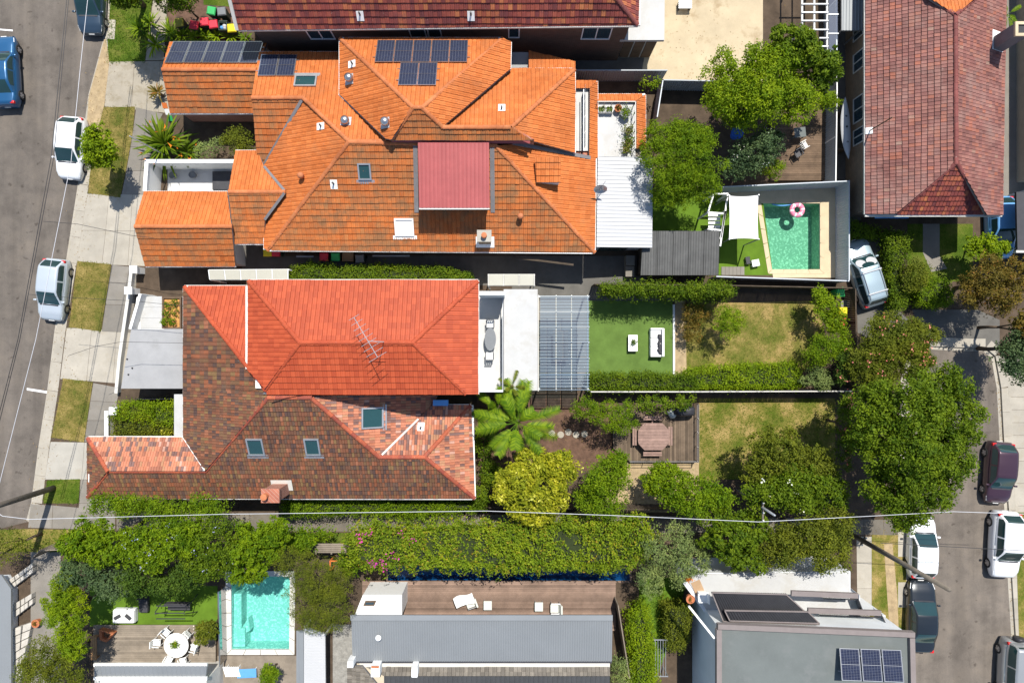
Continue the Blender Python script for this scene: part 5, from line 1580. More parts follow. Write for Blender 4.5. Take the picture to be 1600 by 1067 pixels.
for y0, y1 in ((190, 150), (225, 200), (110, 80), (60, 20)):
    a, b = W(0, y0, 1.8).y, W(0, y1, 1.8).y
    wall_window(h6, (xw, b), (xw, a), 1.1, 2.4, 'offwhite', panes=2)
c = W(1557, 71, 3.9)
m = MB(); m.box((c.x, c.y, 4.85), (.85, .75, 2.3)); ch = m.build('chimney', MATS['lead'], h6)
m = MB()
for dx, dy, sx, sy in ((0, .34, .95, .17), (0, -.34, .95, .17), (.39, 0, .17, .51), (-.39, 0, .17, .51)): m.box((c.x + dx, c.y + dy, 6.06), (sx, sy, .14))
m.build('chimney_rim', MATS['cream'], ch)
m = MB(); m.box((c.x, c.y, 6.0), (.6, .5, .06)); m.build('flue', MATS['black'], ch)
m = MB(); m.box(p6[2].at(1557, 65) + p6[2].n * .07, (1.2, 1.1, .03), m=p6[2].rot()); m.build('chimney_flashing', MATS['white'], ch)
c = p6[0].at(1358, 205)
m = MB(); m.tube([c, Vector((c.x, c.y, c.z + 2.6))], .035, 8); ma = m.build('aerial_mast', MATS['timber_brown'], h6)
m = MB(); m.box(c + p6[0].n * .07, (.4, .4, .03), m=p6[0].rot()); m.build('mast_flashing', MATS['white'], ma)
m = MB(); m.prism([W2(*q, 2.4) for q in ((1368, 336), (1420, 336), (1420, 341), (1368, 341))], 2.3, 2.4); m.build('awning', MATS['towel_blue'], h6)
# neighbour cut by the right edge
h7 = thing('rendered_house', 'tan rendered side wall with windows at the right edge', 'house', W(1640, 150))
m = MB(); m.prism([W2(*q, 0) for q in ((1588, -100), (1760, -100), (1760, 285), (1588, 285))], 0, 3.4); m.build('wall', MATS['wall_cream'], h7)
x = W(1588, 0, 0).x
for y0, y1 in ((175, 140), (120, 95), (240, 215)):
    a, b = W(0, y0, 0).y, W(0, y1, 0).y
    wall_window(h7, (x, b), (x, a), 1.0, 2.3, 'dark_trim', panes=2)
roof(h7, [([(1672, -140), (1672, 320), (1740, 320), (1740, -140)], ((1672, 320, 3.4), (1672, -100, 3.4), (1740, 100, 5)))], 'tile_maroon', gutters=[((1672, -140), (1672, 320), 0)], seed=72)
h = thing('carport', 'dark carport roof with white fascia at the right edge', 'carport', W(1590, 340))
m = MB(); m.prism([W2(*q, 2.6) for q in ((1588, 300), (1700, 300), (1700, 393), (1590, 393))], 2.45, 2.6); m.build('roof', MATS['dark_trim'], h)
m = MB(); a, b = W(1588, 393, 2.6), W(1700, 393, 2.6); m.box(((a.x + b.x) / 2, a.y, 2.45), (b.x - a.x, .15, .3)); m.build('fascia', MATS['offwhite'], h)
for q in ((1590, 300), (1596, 385)):
    c = W(*q, 1.2); m = MB(); m.box((c.x + .3, c.y, 1.22), (.12, .12, 2.44)); m.build('post', MATS['offwhite'], h)

# ================================================================ BOTTOM ROW
# ---- grey ribbed roof with deck
h8 = thing('grey_metal_roof_house', 'long house with blue grey ribbed metal roof beside the red deck', 'house', W(750, 1000))
gp = Plane(W(550, 1033, 3.1), W(956, 1033, 3.1), W(750, 961, 3.6))
ribbed([(549, 968), (957, 968), (956, 1033), (551, 1033)], gp, .15, .018).build('sheet_roof', MATS['metal_grey'], h8)
m = MB(); a, b = gp.at(548, 964), gp.at(957, 964); m.beam(a + Vector((0, 0, .05)), b + Vector((0, 0, .05)), .34, .1); m.build('roof_cap', MATS['metal_grey'], h8)
m = MB(); a, b = gp.at(551, 1034), gp.at(956, 1034); m.beam(a - Vector((0, 0, .05)), b - Vector((0, 0, .05)), .12, .12); m.build('gutter', MATS['dark_trim'], h8)
xa_, xb_ = W(556, 0, 3.0).x, W(950, 0, 3.0).x; m = MB(); m.prism([(xa_, -19.4), (xb_, -19.4), (xb_, -26), (xa_, -26)], 0, 2.75); m.build('wall', MATS['wall_cream'], h8)
m = MB(); m.prism([W2(*q, 2.95) for q in ((560, 1034), (953, 1034), (953, 1042), (566, 1042))], 2.76, 2.95); m.build('box_gutter', MATS['offwhite'], h8)
ro8, p8 = roof(h8, [([(572, 1042), (953, 1042), (953, 1056), (600, 1056)], ((572, 1042, 3.0), (953, 1042, 3.0), (750, 1056, 3.35))),
                    ([(543, 1040), (566, 1040), (606, 1090), (543, 1090)], ((543, 1040, 3.0), (543, 1090, 3.0), (600, 1065, 3.5)))], 'tile_grey', seed=81, tl=.3)
bp = Plane(W(600, 1120, 2.9), W(953, 1120, 2.9), W(700, 1056, 3.4))
ribbed([(600, 1056), (953, 1056), (953, 1120), (600, 1120)], bp, .3, .03).build('dark_sheet_roof', MATS['metal_dark'], h8)
for x, y in ((593, 992),):
    p = gp.at(x, y); m = MB(); m.lathe([(.07, -.1), (.07, .25), (.16, .3), (.2, .42), (.14, .5), (.0, .52)], p, 14); m.build('roof_vent', MATS['white'], h8, smooth=True)
for x, y, w_, d_ in ((587, 1047, .8, 1.0), (648, 1048, .55, .95), (548, 1036, .55, .6)):
    c = W(x, y, 3.7); m = MB(); m.box((c.x, c.y, 3.4), (w_ * .7, d_ * .7, .9)); q = m.build('roof_unit', MATS['white'], h8, bevel=.03)
    m = MB(); m.box((c.x, c.y + d_ * .3, 3.87), (w_ * .6, .12, .06)); m.build('unit_cap', MATS['terracotta' if x == 587 else 'offwhite'], q)
h = thing('white_roof_box', 'small white flat roof with square roof hatch beside the red deck', 'building', W(595, 945))
m = MB(); m.prism([W2(*q, 2.6) for q in ((567, 929), (628, 929), (628, 961), (554, 961))], 0, 2.6); m.build('roof_block', MATS['white'], h)
m = MB(); q4 = [W(*q, 2.62) for q in ((571, 938), (588, 938), (585, 945), (568, 945))]; m.prism([(p.x, p.y) for p in q4], 2.55, 2.72); hh = m.build('hatch_frame', MATS['timber_brown'], h)
m = MB(); m.prism(offset([(p.x, p.y) for p in q4], .07), 2.72, 2.73); m.build('hatch_pane', MATS['glass_pane'], hh)
# white ribbed awning strip
h = thing('ribbed_awning', 'pale ribbed awning roof strip between pool and gravel', 'awning', W(490, 1020))
ap = Plane(W(463, 1100, 2.4), W(510, 1100, 2.4), W(490, 975, 2.6))
ribbed([(475, 978), (508, 990), (509, 1100), (475, 1100)], ap, .10, .025, axis='u').build('sheet_roof', MATS['metal_white'], h)
ribbed([(463, 985), (474.5, 985), (474.5, 1100), (463, 1100)], ap, .3, .015).build('edge_sheet', MATS['metal_grey'], h)
for x, y in ((470, 990), (506, 995), (470, 1095), (506, 1095)):
    c = W(x, y, 2.2); m = MB(); m.box((c.x, c.y, 1.1), (.09, .09, 2.2)); m.build('post', MATS['white'], h)

# ---- modern building bottom right
h9 = thing('modern_house', 'modern grey-roofed house with three tilted solar panels and louvre screens', 'house', W(1250, 1010))
F = 6.0
m = MB(); m.prism([W2(*q, F - .25) for q in ((1125, 981), (1423, 994), (1427, 1180), (1125, 1180))], F - .55, F - .25); m.build('roof', MATS['render_grey'], h9)
mat('parapet_brown', (.20, .17, .16), .6, .08, 2, 30)
for a, b, dz in (((1122, 979), (1430, 992), 0), ((1124, 984), (1124, 1180), .004), ((1426, 997), (1430, 1180), .004)):
    pa, pb = W(*a, F), W(*b, F); m = MB(); m.beam((pa.x, pa.y, F - .17 - dz), (pb.x, pb.y, F - .17 - dz), .3, .34); m.build('parapet', MATS['parapet_brown'], h9)
m = MB(); m.prism([W2(*q, F) for q in ((1124, 982), (1424, 994), (1427, 1180), (1124, 1180))], 0, F - .56); m.build('wall', MATS['wall_pale'], h9)
m3 = Matrix.Rotation(R(-2), 3, 'Z') @ Matrix.Rotation(R(-14), 3, 'X')
for i in range(3):
    c = W(1328 + 33 * i, 1037 + 1.0 * i, 6.2); c.z = 6.25
    solar(h9, m3 @ Matrix.Rotation(0, 3, 'Z'), c, 1.15, 1.75)
m = MB()
for k in (-.5, .5):
    a, b = W(1312, 1037, 6.1), W(1410, 1040, 6.1); m.beam((a.x, a.y + k, 5.98 + k * .2), (b.x, b.y + k, 5.98 + k * .2), .06, .06)
m.build('mounting_rail', MATS['steel'], h9)
# first floor terraces (white) stepping down the street side
m = MB(); m.prism([W2(*q, 3.1) for q in ((1068, 912), (1078, 896), (1330, 893), (1330, 928), (1345, 930), (1345, 960), (1385, 962), (1385, 992), (1122, 985))], 0, 3.0); m.build('terrace_block', MATS['wall_pale'], h9)
m = MB(); m.prism([W2(*q, 3.1) for q in ((1074, 906), (1079, 897), (1328, 894), (1328, 929), (1343, 931), (1343, 961), (1383, 963), (1383, 990), (1124, 984))], 3.0, 3.08); m.build('terrace_floor', MATS['white_roof'], h9)
# louvre roofs over the terrace: dark slats each a part
def louvre(quad, hh, n, material, dirn=0):
    q = [W(*p, hh) for p in quad]
    fr = MB()
    for a, b in zip(q, q[1:] + q[:1]): fr.beam(a, b, .06, .12)
    fo = fr.build('louvre_frame', MATS['parapet_brown'], h9)
    for i in range(n):
        t = (i + .5) / n
        a = q[0].lerp(q[1], t); b = q[3].lerp(q[2], t)
        m = MB(); d = (b - a); m.box((a + b) / 2, (d.length, .17, .02), m=frame((0, 0, 0), d, Vector((.5, 0, 1))).to_3x3()); m.build('louvre_slat', MATS[material], fo)
louvre([(1112, 925), (1228, 928), (1280, 975), (1130, 970)], 5.2, 34, 'black')
louvre([(1132, 953), (1262, 955), (1280, 973), (1140, 969)], 5.5, 30, 'black')
for (a, b, z) in (((1236, 926), (1340, 930), 5.0), ((1262, 953), (1376, 957), 5.0)):
    pa, pb = W(*a, z), W(*b, z); m = MB(); m.beam(pa, pb, .3, .18); m.build('fascia_beam', MATS['parapet_brown'], h9)
for (a, b) in (((1340, 934), (1350, 960)), ((1376, 958), (1390, 988)), ((1286, 934), (1336, 936)), ((1280, 960), (1374, 964))):
    pa, pb = W(*a, 4.0), W(*b, 4.0); m = MB(); c = (pa + pb) / 2; d = pb - pa
    m.box((c.x, c.y, 3.55), (d.length, .02, .95), rz=math.atan2(d.y, d.x)); m.build('balustrade_pane', MATS['glass_clear'], h9)
    m = MB(); m.beam((pa.x, pa.y, 4.05), (pb.x, pb.y, 4.05), .05, .05); m.build('handrail', MATS['dark_trim'], h9)
# slanting white screen edge
m = MB(); a, b = W(1076, 946, 5.2), W(1116, 996, 5.6); m.beam(a, b, .12, .25); m.build('screen_edge', MATS['white'], h9)

# ---- low building cut by the bottom left
h10 = thing('grey_terrace', 'low grey terrace slab at the lower left corner', 'terrace', W(-20, 980))
m = MB(); m.prism([W2(*q, .9) for q in ((-120, 905), (2, 898), (17, 920), (18, 1200), (-120, 1200))], .75, .9); m.build('roof', MATS['metal_grey'], h10)
m = MB(); m.prism(offset([W2(*q, .9) for q in ((-118, 908), (2, 902), (15, 925), (15, 1190), (-118, 1190))], .1), 0, .74); m.build('wall', MATS['wall_pale'], h10)
mat('rough_stone', (.45, .42, .37), .9, .16, 2.2, 12, bmp=.8)
for i, (q, lab) in enumerate((([(14, 905), (52, 878), (52, 894), (18, 920)], 'pale rough stone ledge topmost of three beside the grey roof'), ([(18, 945), (50, 926), (50, 944), (19, 968)], 'pale rough stone ledge in the middle of three'), ([(19, 982), (49, 972), (50, 1000), (30, 1020), (28, 1080), (20, 1100)], 'long pale rough stone ledge lowest of three'))):
    o = thing('stone_ledge', lab, 'ledge', W(q[0][0], q[0][1]), group='stone ledges beside the grey roof')
    P = [Vector(W2(*p, .4)) for p in q]
    rg = random.Random(i)
    # courses of rough blocks
    ax = (P[1] - P[0]); n = 5 if i < 2 else 9
    if i < 2: A0, A1, B0, B1 = P[0], P[1], P[3], P[2]
    else: A0, A1, B0, B1 = P[0], P[5], P[1], P[4]
    for k in range(n):
        for r in range(2):
            t0, t1 = k / n, (k + 1) / n
            lo0, lo1 = A0.lerp(A1, t0), A0.lerp(A1, t1); hi0, hi1 = B0.lerp(B1, t0), B0.lerp(B1, t1)
            a, b, c, d = lo0.lerp(hi0, r / 2), lo1.lerp(hi1, r / 2), lo1.lerp(hi1, (r + 1) / 2), lo0.lerp(hi0, (r + 1) / 2)
            m = MB(); m.rv = rg.random(); m.prism(offset([tuple(a), tuple(b), tuple(c), tuple(d)], .02), 0, .38 + rg.uniform(-.05, .07)); m.build('stone', MATS['rough_stone'], o, bevel=.03)
# ================================================================ FENCES AND WALLS
fence('metal_fence', 'grey metal fence along the sandy concrete yard', [(898, 110), (1043, 110)], 1.8, 'fence_metal')
fence('metal_fence', 'grey metal fence ending behind the bright green tree', [(1036, 125), (1180, 128)], 1.8, 'fence_metal')
fence('metal_fence', 'short white fence beside the pot plant terrace', [(1036, 125), (1027, 183)], 1.8, 'fence_white')
fence('metal_fence', 'pale metal fence around three sides of the green pool', [(1112, 293), (1327, 283), (1327, 438)], 1.9, 'fence_white')
fence('metal_fence', 'white fence along the south side of the green pool', [(1120, 432), (1327, 439)], 1.7, 'fence_white')
fence('metal_fence', 'tall white edged fence beside the wet dark deck', [(1307, 0), (1308, 142), (1306, 284)], 1.8, 'fence_metal', capm='white')
fence('paling_fence', 'dark timber paling fence along the dry lawn', [(930, 444), (1140, 446), (1332, 450)], 1.9, 'timber_dark', 'paling')
fence('paling_fence', 'weathered timber fence behind the yellow green hedge', [(924, 612), (1084, 612), (1332, 611)], 1.7, 'timber_dark', 'paling', capm='offwhite')
fence('paling_fence', 'timber fence at the back end of the dry lawn', [(1337, 452), (1339, 608)], 1.6, 'timber_dark', 'paling')
fence('paling_fence', 'timber fence along the lane below the mottled tile house', [(440, 790), (760, 793), (1100, 797)], 1.5, 'timber_dark', 'paling')
fence('paling_fence', 'grey timber gate fence by the grass corner and lane', [(50, 872), (62, 860), (101, 858)], 1.7, 'timber_grey', 'paling')
fence('paling_fence', 'timber side fence beside the metal roof and turf lane', [(966, 946), (984, 1060)], 1.8, 'timber_grey', 'paling')
fence('courtyard_wall', 'white rendered wall around the bright front courtyard', [(226, 296), (229, 252), (366, 252)], 1.8, 'white', 'wall', thick=.18, cat='wall')
fence('front_wall', 'low white front wall with pillars beside the path gate', [(205, 421), (201, 455), (186, 560), (181, 612)], .5, 'offwhite', 'wall', thick=.15, cat='wall')
fence('fence', 'low white wall beside the clipped garden by mottled tiles', [(166, 645), (166, 680)], .7, 'white', 'wall', thick=.2, cat='wall')
fence('pool_fence', 'pale fence between turquoise pool and grey deck', [(341, 925), (343, 1040)], 1.2, 'glass_clear', 'wall', thick=.02, capm='steel')
# gate and letterbox pillars
for x, y, lab in ((208, 421, 'white gate pillar beside the orange garage drive'), (200, 454, 'white gate pillar nearest the white terrace'), (176, 642, 'white letterbox pillar in front of the clipped garden')):
    c = W(x, y, 1.1); o = thing('gate_pillar', lab, 'pillar', (c.x, c.y, 0), group='white gate pillars')
    m = MB(); m.box((c.x, c.y, .5), (.4, .4, 1.0)); m.build('shaft', MATS['white'], o)
    m = MB(); m.box((c.x, c.y, 1.05), (.5, .5, .1)); m.build('cap', MATS['white'], o)
o = thing('garden_gate', 'black metal gate beside the clipped green garden', 'gate', W(230, 623))
for i in range(22):
    x = 214 + i * 2.7; c = W(x, 623, 1.1); m = MB(); m.box((c.x, c.y, .55), (.03, .03, 1.1)); m.build('bar', MATS['dark_trim'], o)
for hh in (.15, 1.0):
    m = MB(); a, b = W(212, 623, hh), W(273, 623, hh); m.beam(a, b, .04, .05); m.build('rail', MATS['dark_trim'], o)
# side-passage clutter strips
for x0, x1, y, z, lab in ((463, 490, 401, .5, 'steel rail lying along the dark side passage'), (582, 640, 400, .6, 'long grey board lying in the dark side passage'),):
    m = MB(); a, b = W(x0, y, z), W(x1, y, z); m.beam((a.x, a.y, z), (b.x, b.y, z), .1, .06); tag(m.build('side_rail', MATS['galv']), lab, 'rail')
c = W(870, 412, 2.2); m = MB(); a, b = W(800, 402, 2.6), W(896, 414, 2.6); m.beam(a, b, .12, .12)
o = m.build('drain_pipe', MATS['timber_dark']); tag(o, 'grey pipe crossing the gap behind the orange house', 'pipe')

# translucent awnings over the side passages
def awning(name, label, quad, hh, n, frame_m, sheet_m):
    q = [W(*p, hh) for p in quad]
    o = thing(name, label, 'awning', (q[0].x, q[0].y, 0))
    for i in range(n + 1):
        a, b = q[0].lerp(q[1], i / n), q[3].lerp(q[2], i / n); m = MB(); m.beam(a, b, .05, .07); m.build('rafter', MATS[frame_m], o)
    for a, b in ((q[0], q[1]), (q[3], q[2])):
        m = MB(); m.beam(a - Vector((0, 0, .04)), b - Vector((0, 0, .04)), .06, .06); m.build('beam', MATS[frame_m], o)
    for i in range(n):
        a, b, c, d = q[0].lerp(q[1], i / n), q[0].lerp(q[1], (i + 1) / n), q[3].lerp(q[2], (i + 1) / n), q[3].lerp(q[2], i / n)
        s = (b - a).normalized() * .04; u = Vector((0, 0, .04)); m = MB(); m.poly([a + s + u, d + s + u, c - s + u, b - s + u]); m.build('roof_panel', MATS[sheet_m], o)
    for p in (q[0], q[1], q[2], q[3]):
        m = MB(); m.box((p.x, p.y, hh / 2 - .05), (.08, .08, hh - .1)); m.build('post', MATS[frame_m], o)
mat('poly_cream', (.38, .37, .31), .4, .05, 1, 20)
awning('awning', 'white framed cream panel awning between orange and red roofs', [(326, 422), (450, 421), (450, 437), (328, 437)], 2.5, 5, 'white', 'poly_cream')
awning('awning', 'small framed panel awning by the white balcony', [(763, 429), (835, 429), (835, 446), (763, 446)], 3.2, 3, 'offwhite', 'poly_cream')
# dark shed roof beside the play turf
o = thing('shed', 'dark grey sheet-roofed shed behind the play turf', 'shed', W(1060, 400))
sp = Plane(W(1000, 430, 2.4), W(1122, 430, 2.4), W(1070, 361, 2.7))
mat('shed_sheet', (.105, .105, .10), .5, .2, 1.2, 25, attr=.3)
for i in range(5):
    x0, x1 = 1003 + 24 * i, 1003 + 24 * (i + 1) - .5
    t = lambda x: x
    ribbed([(x0 + (24 if i == 0 else 24) * 0 + 2, 361), (x1 + 2, 361), (x1, 430), (x0 - 2 if i == 0 else x0, 430)], sp, .17, .025).build('roof_sheet', MATS['shed_sheet'], o)
m = MB(); m.prism(offset([W2(*q, 2.4) for q in ((1005, 363), (1122, 363), (1122, 428), (1002, 428))], .12), 0, 2.25); m.build('wall', MATS['timber_dark'], o)
o = thing('stair', 'pale concrete steps beside the dark shed', 'steps', W(985, 415))
for i, (y0, y1) in enumerate(((399, 415), (415, 432))):
    m = MB(); m.prism(offset([W2(*q, .8) for q in ((978, y0), (992, y0), (992, y1), (978, y1))], .01), 0, .8 - .18 * i); m.build('tread', MATS['concrete_grey'], o)

# pergola with glass sheets behind the red-roofed house
mat('slat_blue', (.30, .36, .40), .4, .05, 1, 20); mat('slat_pale', (.40, .45, .48), .4, .05, 1, 20)
o = thing('pergola', 'white slatted pergola with blue glass roof over paved terrace', 'pergola', W(880, 535))
PH = 3.0
g = lambda x, y, z=PH: W(x, y, z)
for y in (463, 487, 511, 535, 560, 585, 609):
    m = MB(); m.beam(g(843, y), g(921, y), .045, .12); m.build('rafter', MATS['slat_pale'], o)
for x in (841, 869, 893, 918):
    m = MB(); m.beam(g(x, 461, 2.87), g(x, 611, 2.87), .055, .14); m.build('beam', MATS['offwhite'], o)
for y0 in range(463, 609, 24):
    for xa, xb in ((844, 868), (870, 892), (894, 920)):
        a = [g(xa, y0 + 1, PH + .09), g(xb, y0 + 1, PH + .09), g(xb, min(y0 + 23, 609), PH + .09), g(xa, min(y0 + 23, 609), PH + .09)]
        m = MB(); m.poly(a[::-1]); m.build('glass_sheet', MATS['glass_roof'], o)
for k in range(30):
    y = 465 + k * 4.95
    m = MB(); m.beam(g(844, y, PH + .13), g(921, y, PH + .13), .02, .02); m.build('slat', MATS['slat_blue'], o)
for x, y in ((843, 463), (919, 463), (843, 608), (919, 608), (919, 535)):
    c = g(x, y); m = MB(); m.box((c.x, c.y, 1.4), (.1, .1, 2.8)); m.build('post', MATS['white'], o)
slab('terrace_paving', [(812, 470), (920, 470), (920, 606), (812, 606)], 'concrete_grey', kind='structure', z1=.016)
o = thing('outdoor_table', 'glass dining table seen dimly under the blue pergola', 'table', W(876, 545))
m = MB(); c = W(876, 540, .75); m.box((c.x, c.y, .73), (1.0, 2.0, .04)); m.build('tabletop', MATS['timber_grey'], o)
for dx in (-.4, .4):
    for dy in (-.85, .85): m = MB(); m.box((c.x + dx, c.y + dy, .355), (.07, .07, .71)); m.build('leg', MATS['white'], o)
# turf edging
m = MB(); m.prism([W2(*q) for q in ((1051, 476), (1054, 476), (1054, 588), (1051, 588))], 0, .12); tag(m.build('turf_edging', MATS['white']), 'white edging strip between green turf and dry lawn', 'edging')

# play frame and shade sail by the pool
o = thing('climbing_gym', 'white timber climbing frame beside the shade sail', 'play frame', W(1110, 350))
for x, y in ((1115, 303), (1137, 303), (1106, 332), (1125, 372), (1107, 358), (1133, 330)):
    c = W(x, y, 2.3); m = MB(); m.box((c.x, c.y, 1.15), (.1, .1, 2.3)); m.build('post', MATS['white'], o)
for a, b in (((1115, 303), (1137, 303)), ((1137, 303), (1125, 385)), ((1115, 303), (1106, 332)), ((1106, 332), (1130, 334)), ((1107, 358), (1126, 360)), ((1133, 330), (1126, 372))):
    m = MB(); m.beam(W(*a, 2.3), W(*b, 2.3), .1, .12); m.build('beam', MATS['white'], o)
for i in range(5):
    m = MB(); y = 336 + i * 6; m.box(W(1116, y, 1.2 - .15 * i), (.8, .2, .05)); m.build('rung', MATS['white'], o)
o = thing('shade_sail', 'white rectangular shade sail over the play turf', 'shade sail', W(1160, 340))
q = [W(1139, 306, 2.8), W(1185, 305, 2.7), W(1185, 374, 2.75), W(1139, 374, 2.55)]
m = MB(); N_ = 8; pts = []
for i in range(N_ + 1):
    for j in range(N_ + 1):
        u, v = i / N_, j / N_; p = q[0].lerp(q[1], u).lerp(q[3].lerp(q[2], u), v); cx = (u - .5) * 2; cy = (v - .5) * 2
        mid = (q[0] + q[2]) / 2; p = p + (mid - p) * .05 * ((1 - cx * cx) * abs(cy) ** 3 + (1 - cy * cy) * abs(cx) ** 3); p.z += -.12 * (1 - cx * cx) * (1 - cy * cy)
        pts.append(p)
m.add(pts, [(i * (N_ + 1) + j, (i + 1) * (N_ + 1) + j, (i + 1) * (N_ + 1) + j + 1, i * (N_ + 1) + j + 1) for i in range(N_) for j in range(N_)])
m.build('canopy', MATS['white'], o, smooth=True)
for p in q:
    m = MB(); m.tube([(p.x, p.y, 0), (p.x, p.y, p.z + .1)], .045, 8); m.build('post', MATS['galv'], o)
# ring float, noodle, toys
c = W(1246, 328, 0); c.z = -.07
m = MB(); n1, n2 = 24, 10; pts = []
for i in range(n1):
    a = 6.2832 * i / n1
    for j in range(n2):
        b = 6.2832 * j / n2; r = .36 + .17 * math.cos(b); pts.append(c + Vector((r * math.cos(a), r * math.sin(a), .17 * math.sin(b))))
for i in range(n1):
    m.rv = .2 if (i // 2) % 2 else .9
    for j in range(n2): pass
fl = []
m.add(pts, [])
for i in range(n1):
    for j in range(n2):
        m.f.append([i * n2 + j, ((i + 1) % n1) * n2 + j, ((i + 1) % n1) * n2 + (j + 1) % n2, i * n2 + (j + 1) % n2]); m.r.append(.1 if (i % 4 == 0) else .9)
mm_, nt, N, L, p = nodes('float_pink'); at = N.new('ShaderNodeAttribute'); at.attribute_name = 'rnd'
r_ = ramp(nt, [(0, (.85, .72, .72)), (.5, (.78, .22, .32))], at.outputs['Fac'], 'CONSTANT'); L.new(r_.outputs[0], p.inputs['Base Color']); p.inputs['Roughness'].default_value = .25; MATS['float_pink'] = mm_
tag(m.build('ring_float', MATS['float_pink'], smooth=True), 'pink and white inflatable ring floating on the green pool', 'pool float')
pts = [W(1207 + 3.6 * k, 318.5 + 2.5 * math.sin(k / 9 * 3.14), 0) + Vector((0, 0, -.1)) for k in range(10)]
m = MB(); m.tube(pts, .05, 8); tag(m.build('pool_noodle', MATS['towel_blue'], smooth=True), 'blue foam noodle floating at the pool edge', 'pool noodle')
for x, y, w_, l_, hh, mm, lab in ((1169, 407, .3, .5, .3, 'plastic_black', 'small black toy on the lime turf'), (1181, 411, .5, .45, .35, 'white', 'small white stool on the lime turf'), ):
    c = W(x, y, hh); o = thing('play_stool', lab, 'stool', (c.x, c.y, 0)); m = MB(); m.box((c.x, c.y, hh - .03), (w_, l_, .06), rz=.2); m.build('seat', MATS[mm], o, bevel=.015)
    for dx in (-.4, .4):
        for dy in (-.4, .4): m = MB(); m.box((c.x + dx * w_, c.y + dy * l_, hh / 2 - .03), (.05, .05, hh - .06), rz=.2); m.build('leg', MATS[mm], o)
o = thing('paving_mat', 'grey paving mat on the lime turf by the fence', 'mat', W(1145, 424))
for i in range(6):
    m = MB(); m.prism([W2(*q) for q in ((1127 + 6 * i, 417), (1132.7 + 6 * i, 417), (1132.7 + 6 * i, 430), (1127 + 6 * i, 430))], 0, .05); m.build('paver', MATS['concrete_grey'], o)

# lattice pergola at the top right, sheet roof next to it
o = thing('white_lattice_pergola', 'white open lattice pergola beside the fence at the top', 'pergola', W(1280, 30))
for x in (1253, 1272, 1292):
    m = MB(); m.beam(W(x, -60, 2.5), W(x, 50 if x < 1290 else 100, 2.5), .09, .12); m.build('beam', MATS['white'], o)
for y in (-34, -14, 7, 20, 33, 47, 60, 73):
    m = MB(); m.beam(W(1252 if y < 48 else 1280, y, 2.62), W(1294, y, 2.62), .07, .1); m.build('rafter', MATS['white'], o)
for x, y in ((1253, 46), (1292, 98), (1253, -55), (1292, -55)):
    c = W(x, y, 1.2); m = MB(); c2 = W(x, y, 2.45); m.box((c2.x, c2.y, 1.2), (.1, .1, 2.4)); m.build('post', MATS['white'], o)
o = thing('glass_awning', 'white framed glass side awning beside the lattice pergola', 'awning', W(1300, 50))
for y0, y1 in ((-20, 22), (24, 52), (54, 100)):
    m = MB(); m.poly([W(1295, y1, 2.4), W(1309, y1, 2.4), W(1309, y0, 2.4), W(1295, y0, 2.4)]); m.build('roof_pane', MATS['glass_clear'], o)
    m = MB(); m.beam(W(1294, y1 + 1, 2.42), W(1310, y1 + 1, 2.42), .07, .07); m.build('rafter', MATS['white'], o)
o = thing('sheet_awning', 'grey ribbed sheet awning beside the maroon roof', 'awning', W(1330, 20))
q = Plane(W(1315, 48, 2.4), W(1348, 48, 2.4), W(1330, -40, 2.5)); ribbed([(1315, -60), (1349, -60), (1349, 48), (1315, 48)], q, .2, .03).build('roof_sheet', MATS['metal_grey'], o)
for x in (1317, 1346): c = W(x, 46, 2.3); m = MB(); m.box((c.x, c.y, 1.12), (.08, .08, 2.24)); m.build('post', MATS['galv'], o)
# kayak against the side wall
o = thing('kayak', 'long white kayak leaning in the narrow side yard', 'kayak', W(1320, 202))
m = MB(); pts = []; K = 14
for i in range(K + 1):
    t = i / K; x = (t - .5) * 4.1; w_ = .33 * max(.02, (1 - abs(2 * t - 1) ** 2.4)); z = .05 + .16 * abs(2 * t - 1) ** 2.5
    for j in range(9):
        b = math.pi * 2 * j / 8; pts.append((x, w_ * math.cos(b), z + .16 * (1 - abs(2 * t - 1) ** 4) * math.sin(b)))
f = [(i * 9 + j, (i + 1) * 9 + j, (i + 1) * 9 + j + 1, i * 9 + j + 1) for i in range(K) for j in range(8)]
mw = Matrix.Rotation(R(93), 3, 'Z'); c = W(1321, 202, 1.4)
m.add([c + mw @ Vector(p) for p in pts], f); ko = m.build('hull', MATS['metal_white'], o, smooth=True)
for t in (-.9, .1, .8): m = MB(); m.lathe([(.07, .0), (.07, .02), (0, .021)], c + mw @ Vector((t, 0, .2)), 10); m.build('hatch', MATS['black'], ko)
for t in (-1.2, 1.2): m = MB(); q = c + mw @ Vector((t, 0, 0)); m.box((q.x, q.y, .6), (.5, .1, 1.2)); m.build('cradle', MATS['timber_dark'], o)

# ================================================================ DECKS
def deck(name, label, pts, hh, width, material, ang=0.0, seed=1):
    P = [W2(*p, hh) for p in pts]; c = (sum(p[0] for p in P) / len(P), sum(p[1] for p in P) / len(P), 0)
    o = thing(name, label, 'deck', c)
    m = MB(); m.prism(offset(P, .05), 0, hh - .06); m.build('deck_frame', MATS['timber_dark'], o)
    boards(o, pts, hh, width, material, ang, seed=seed)
    return o
deck('timber_deck', 'weathered brown timber deck with octagonal picnic table', [(958, 642), (1088, 640), (1088, 722), (985, 722), (958, 700)], .35, .15, 'timber_worn', math.pi / 2, 1)
deck('timber_deck', 'reddish timber deck with lounge chairs beside the grey metal roof', [(566, 907), (962, 907), (962, 985), (566, 985)], .25, .14, 'timber_red', 0, 2)
deck('timber_deck', 'silvery grey timber deck with round white dining table', [(146, 976), (337, 976), (337, 1060), (146, 1060)], .2, .14, 'timber_grey', 0, 3)
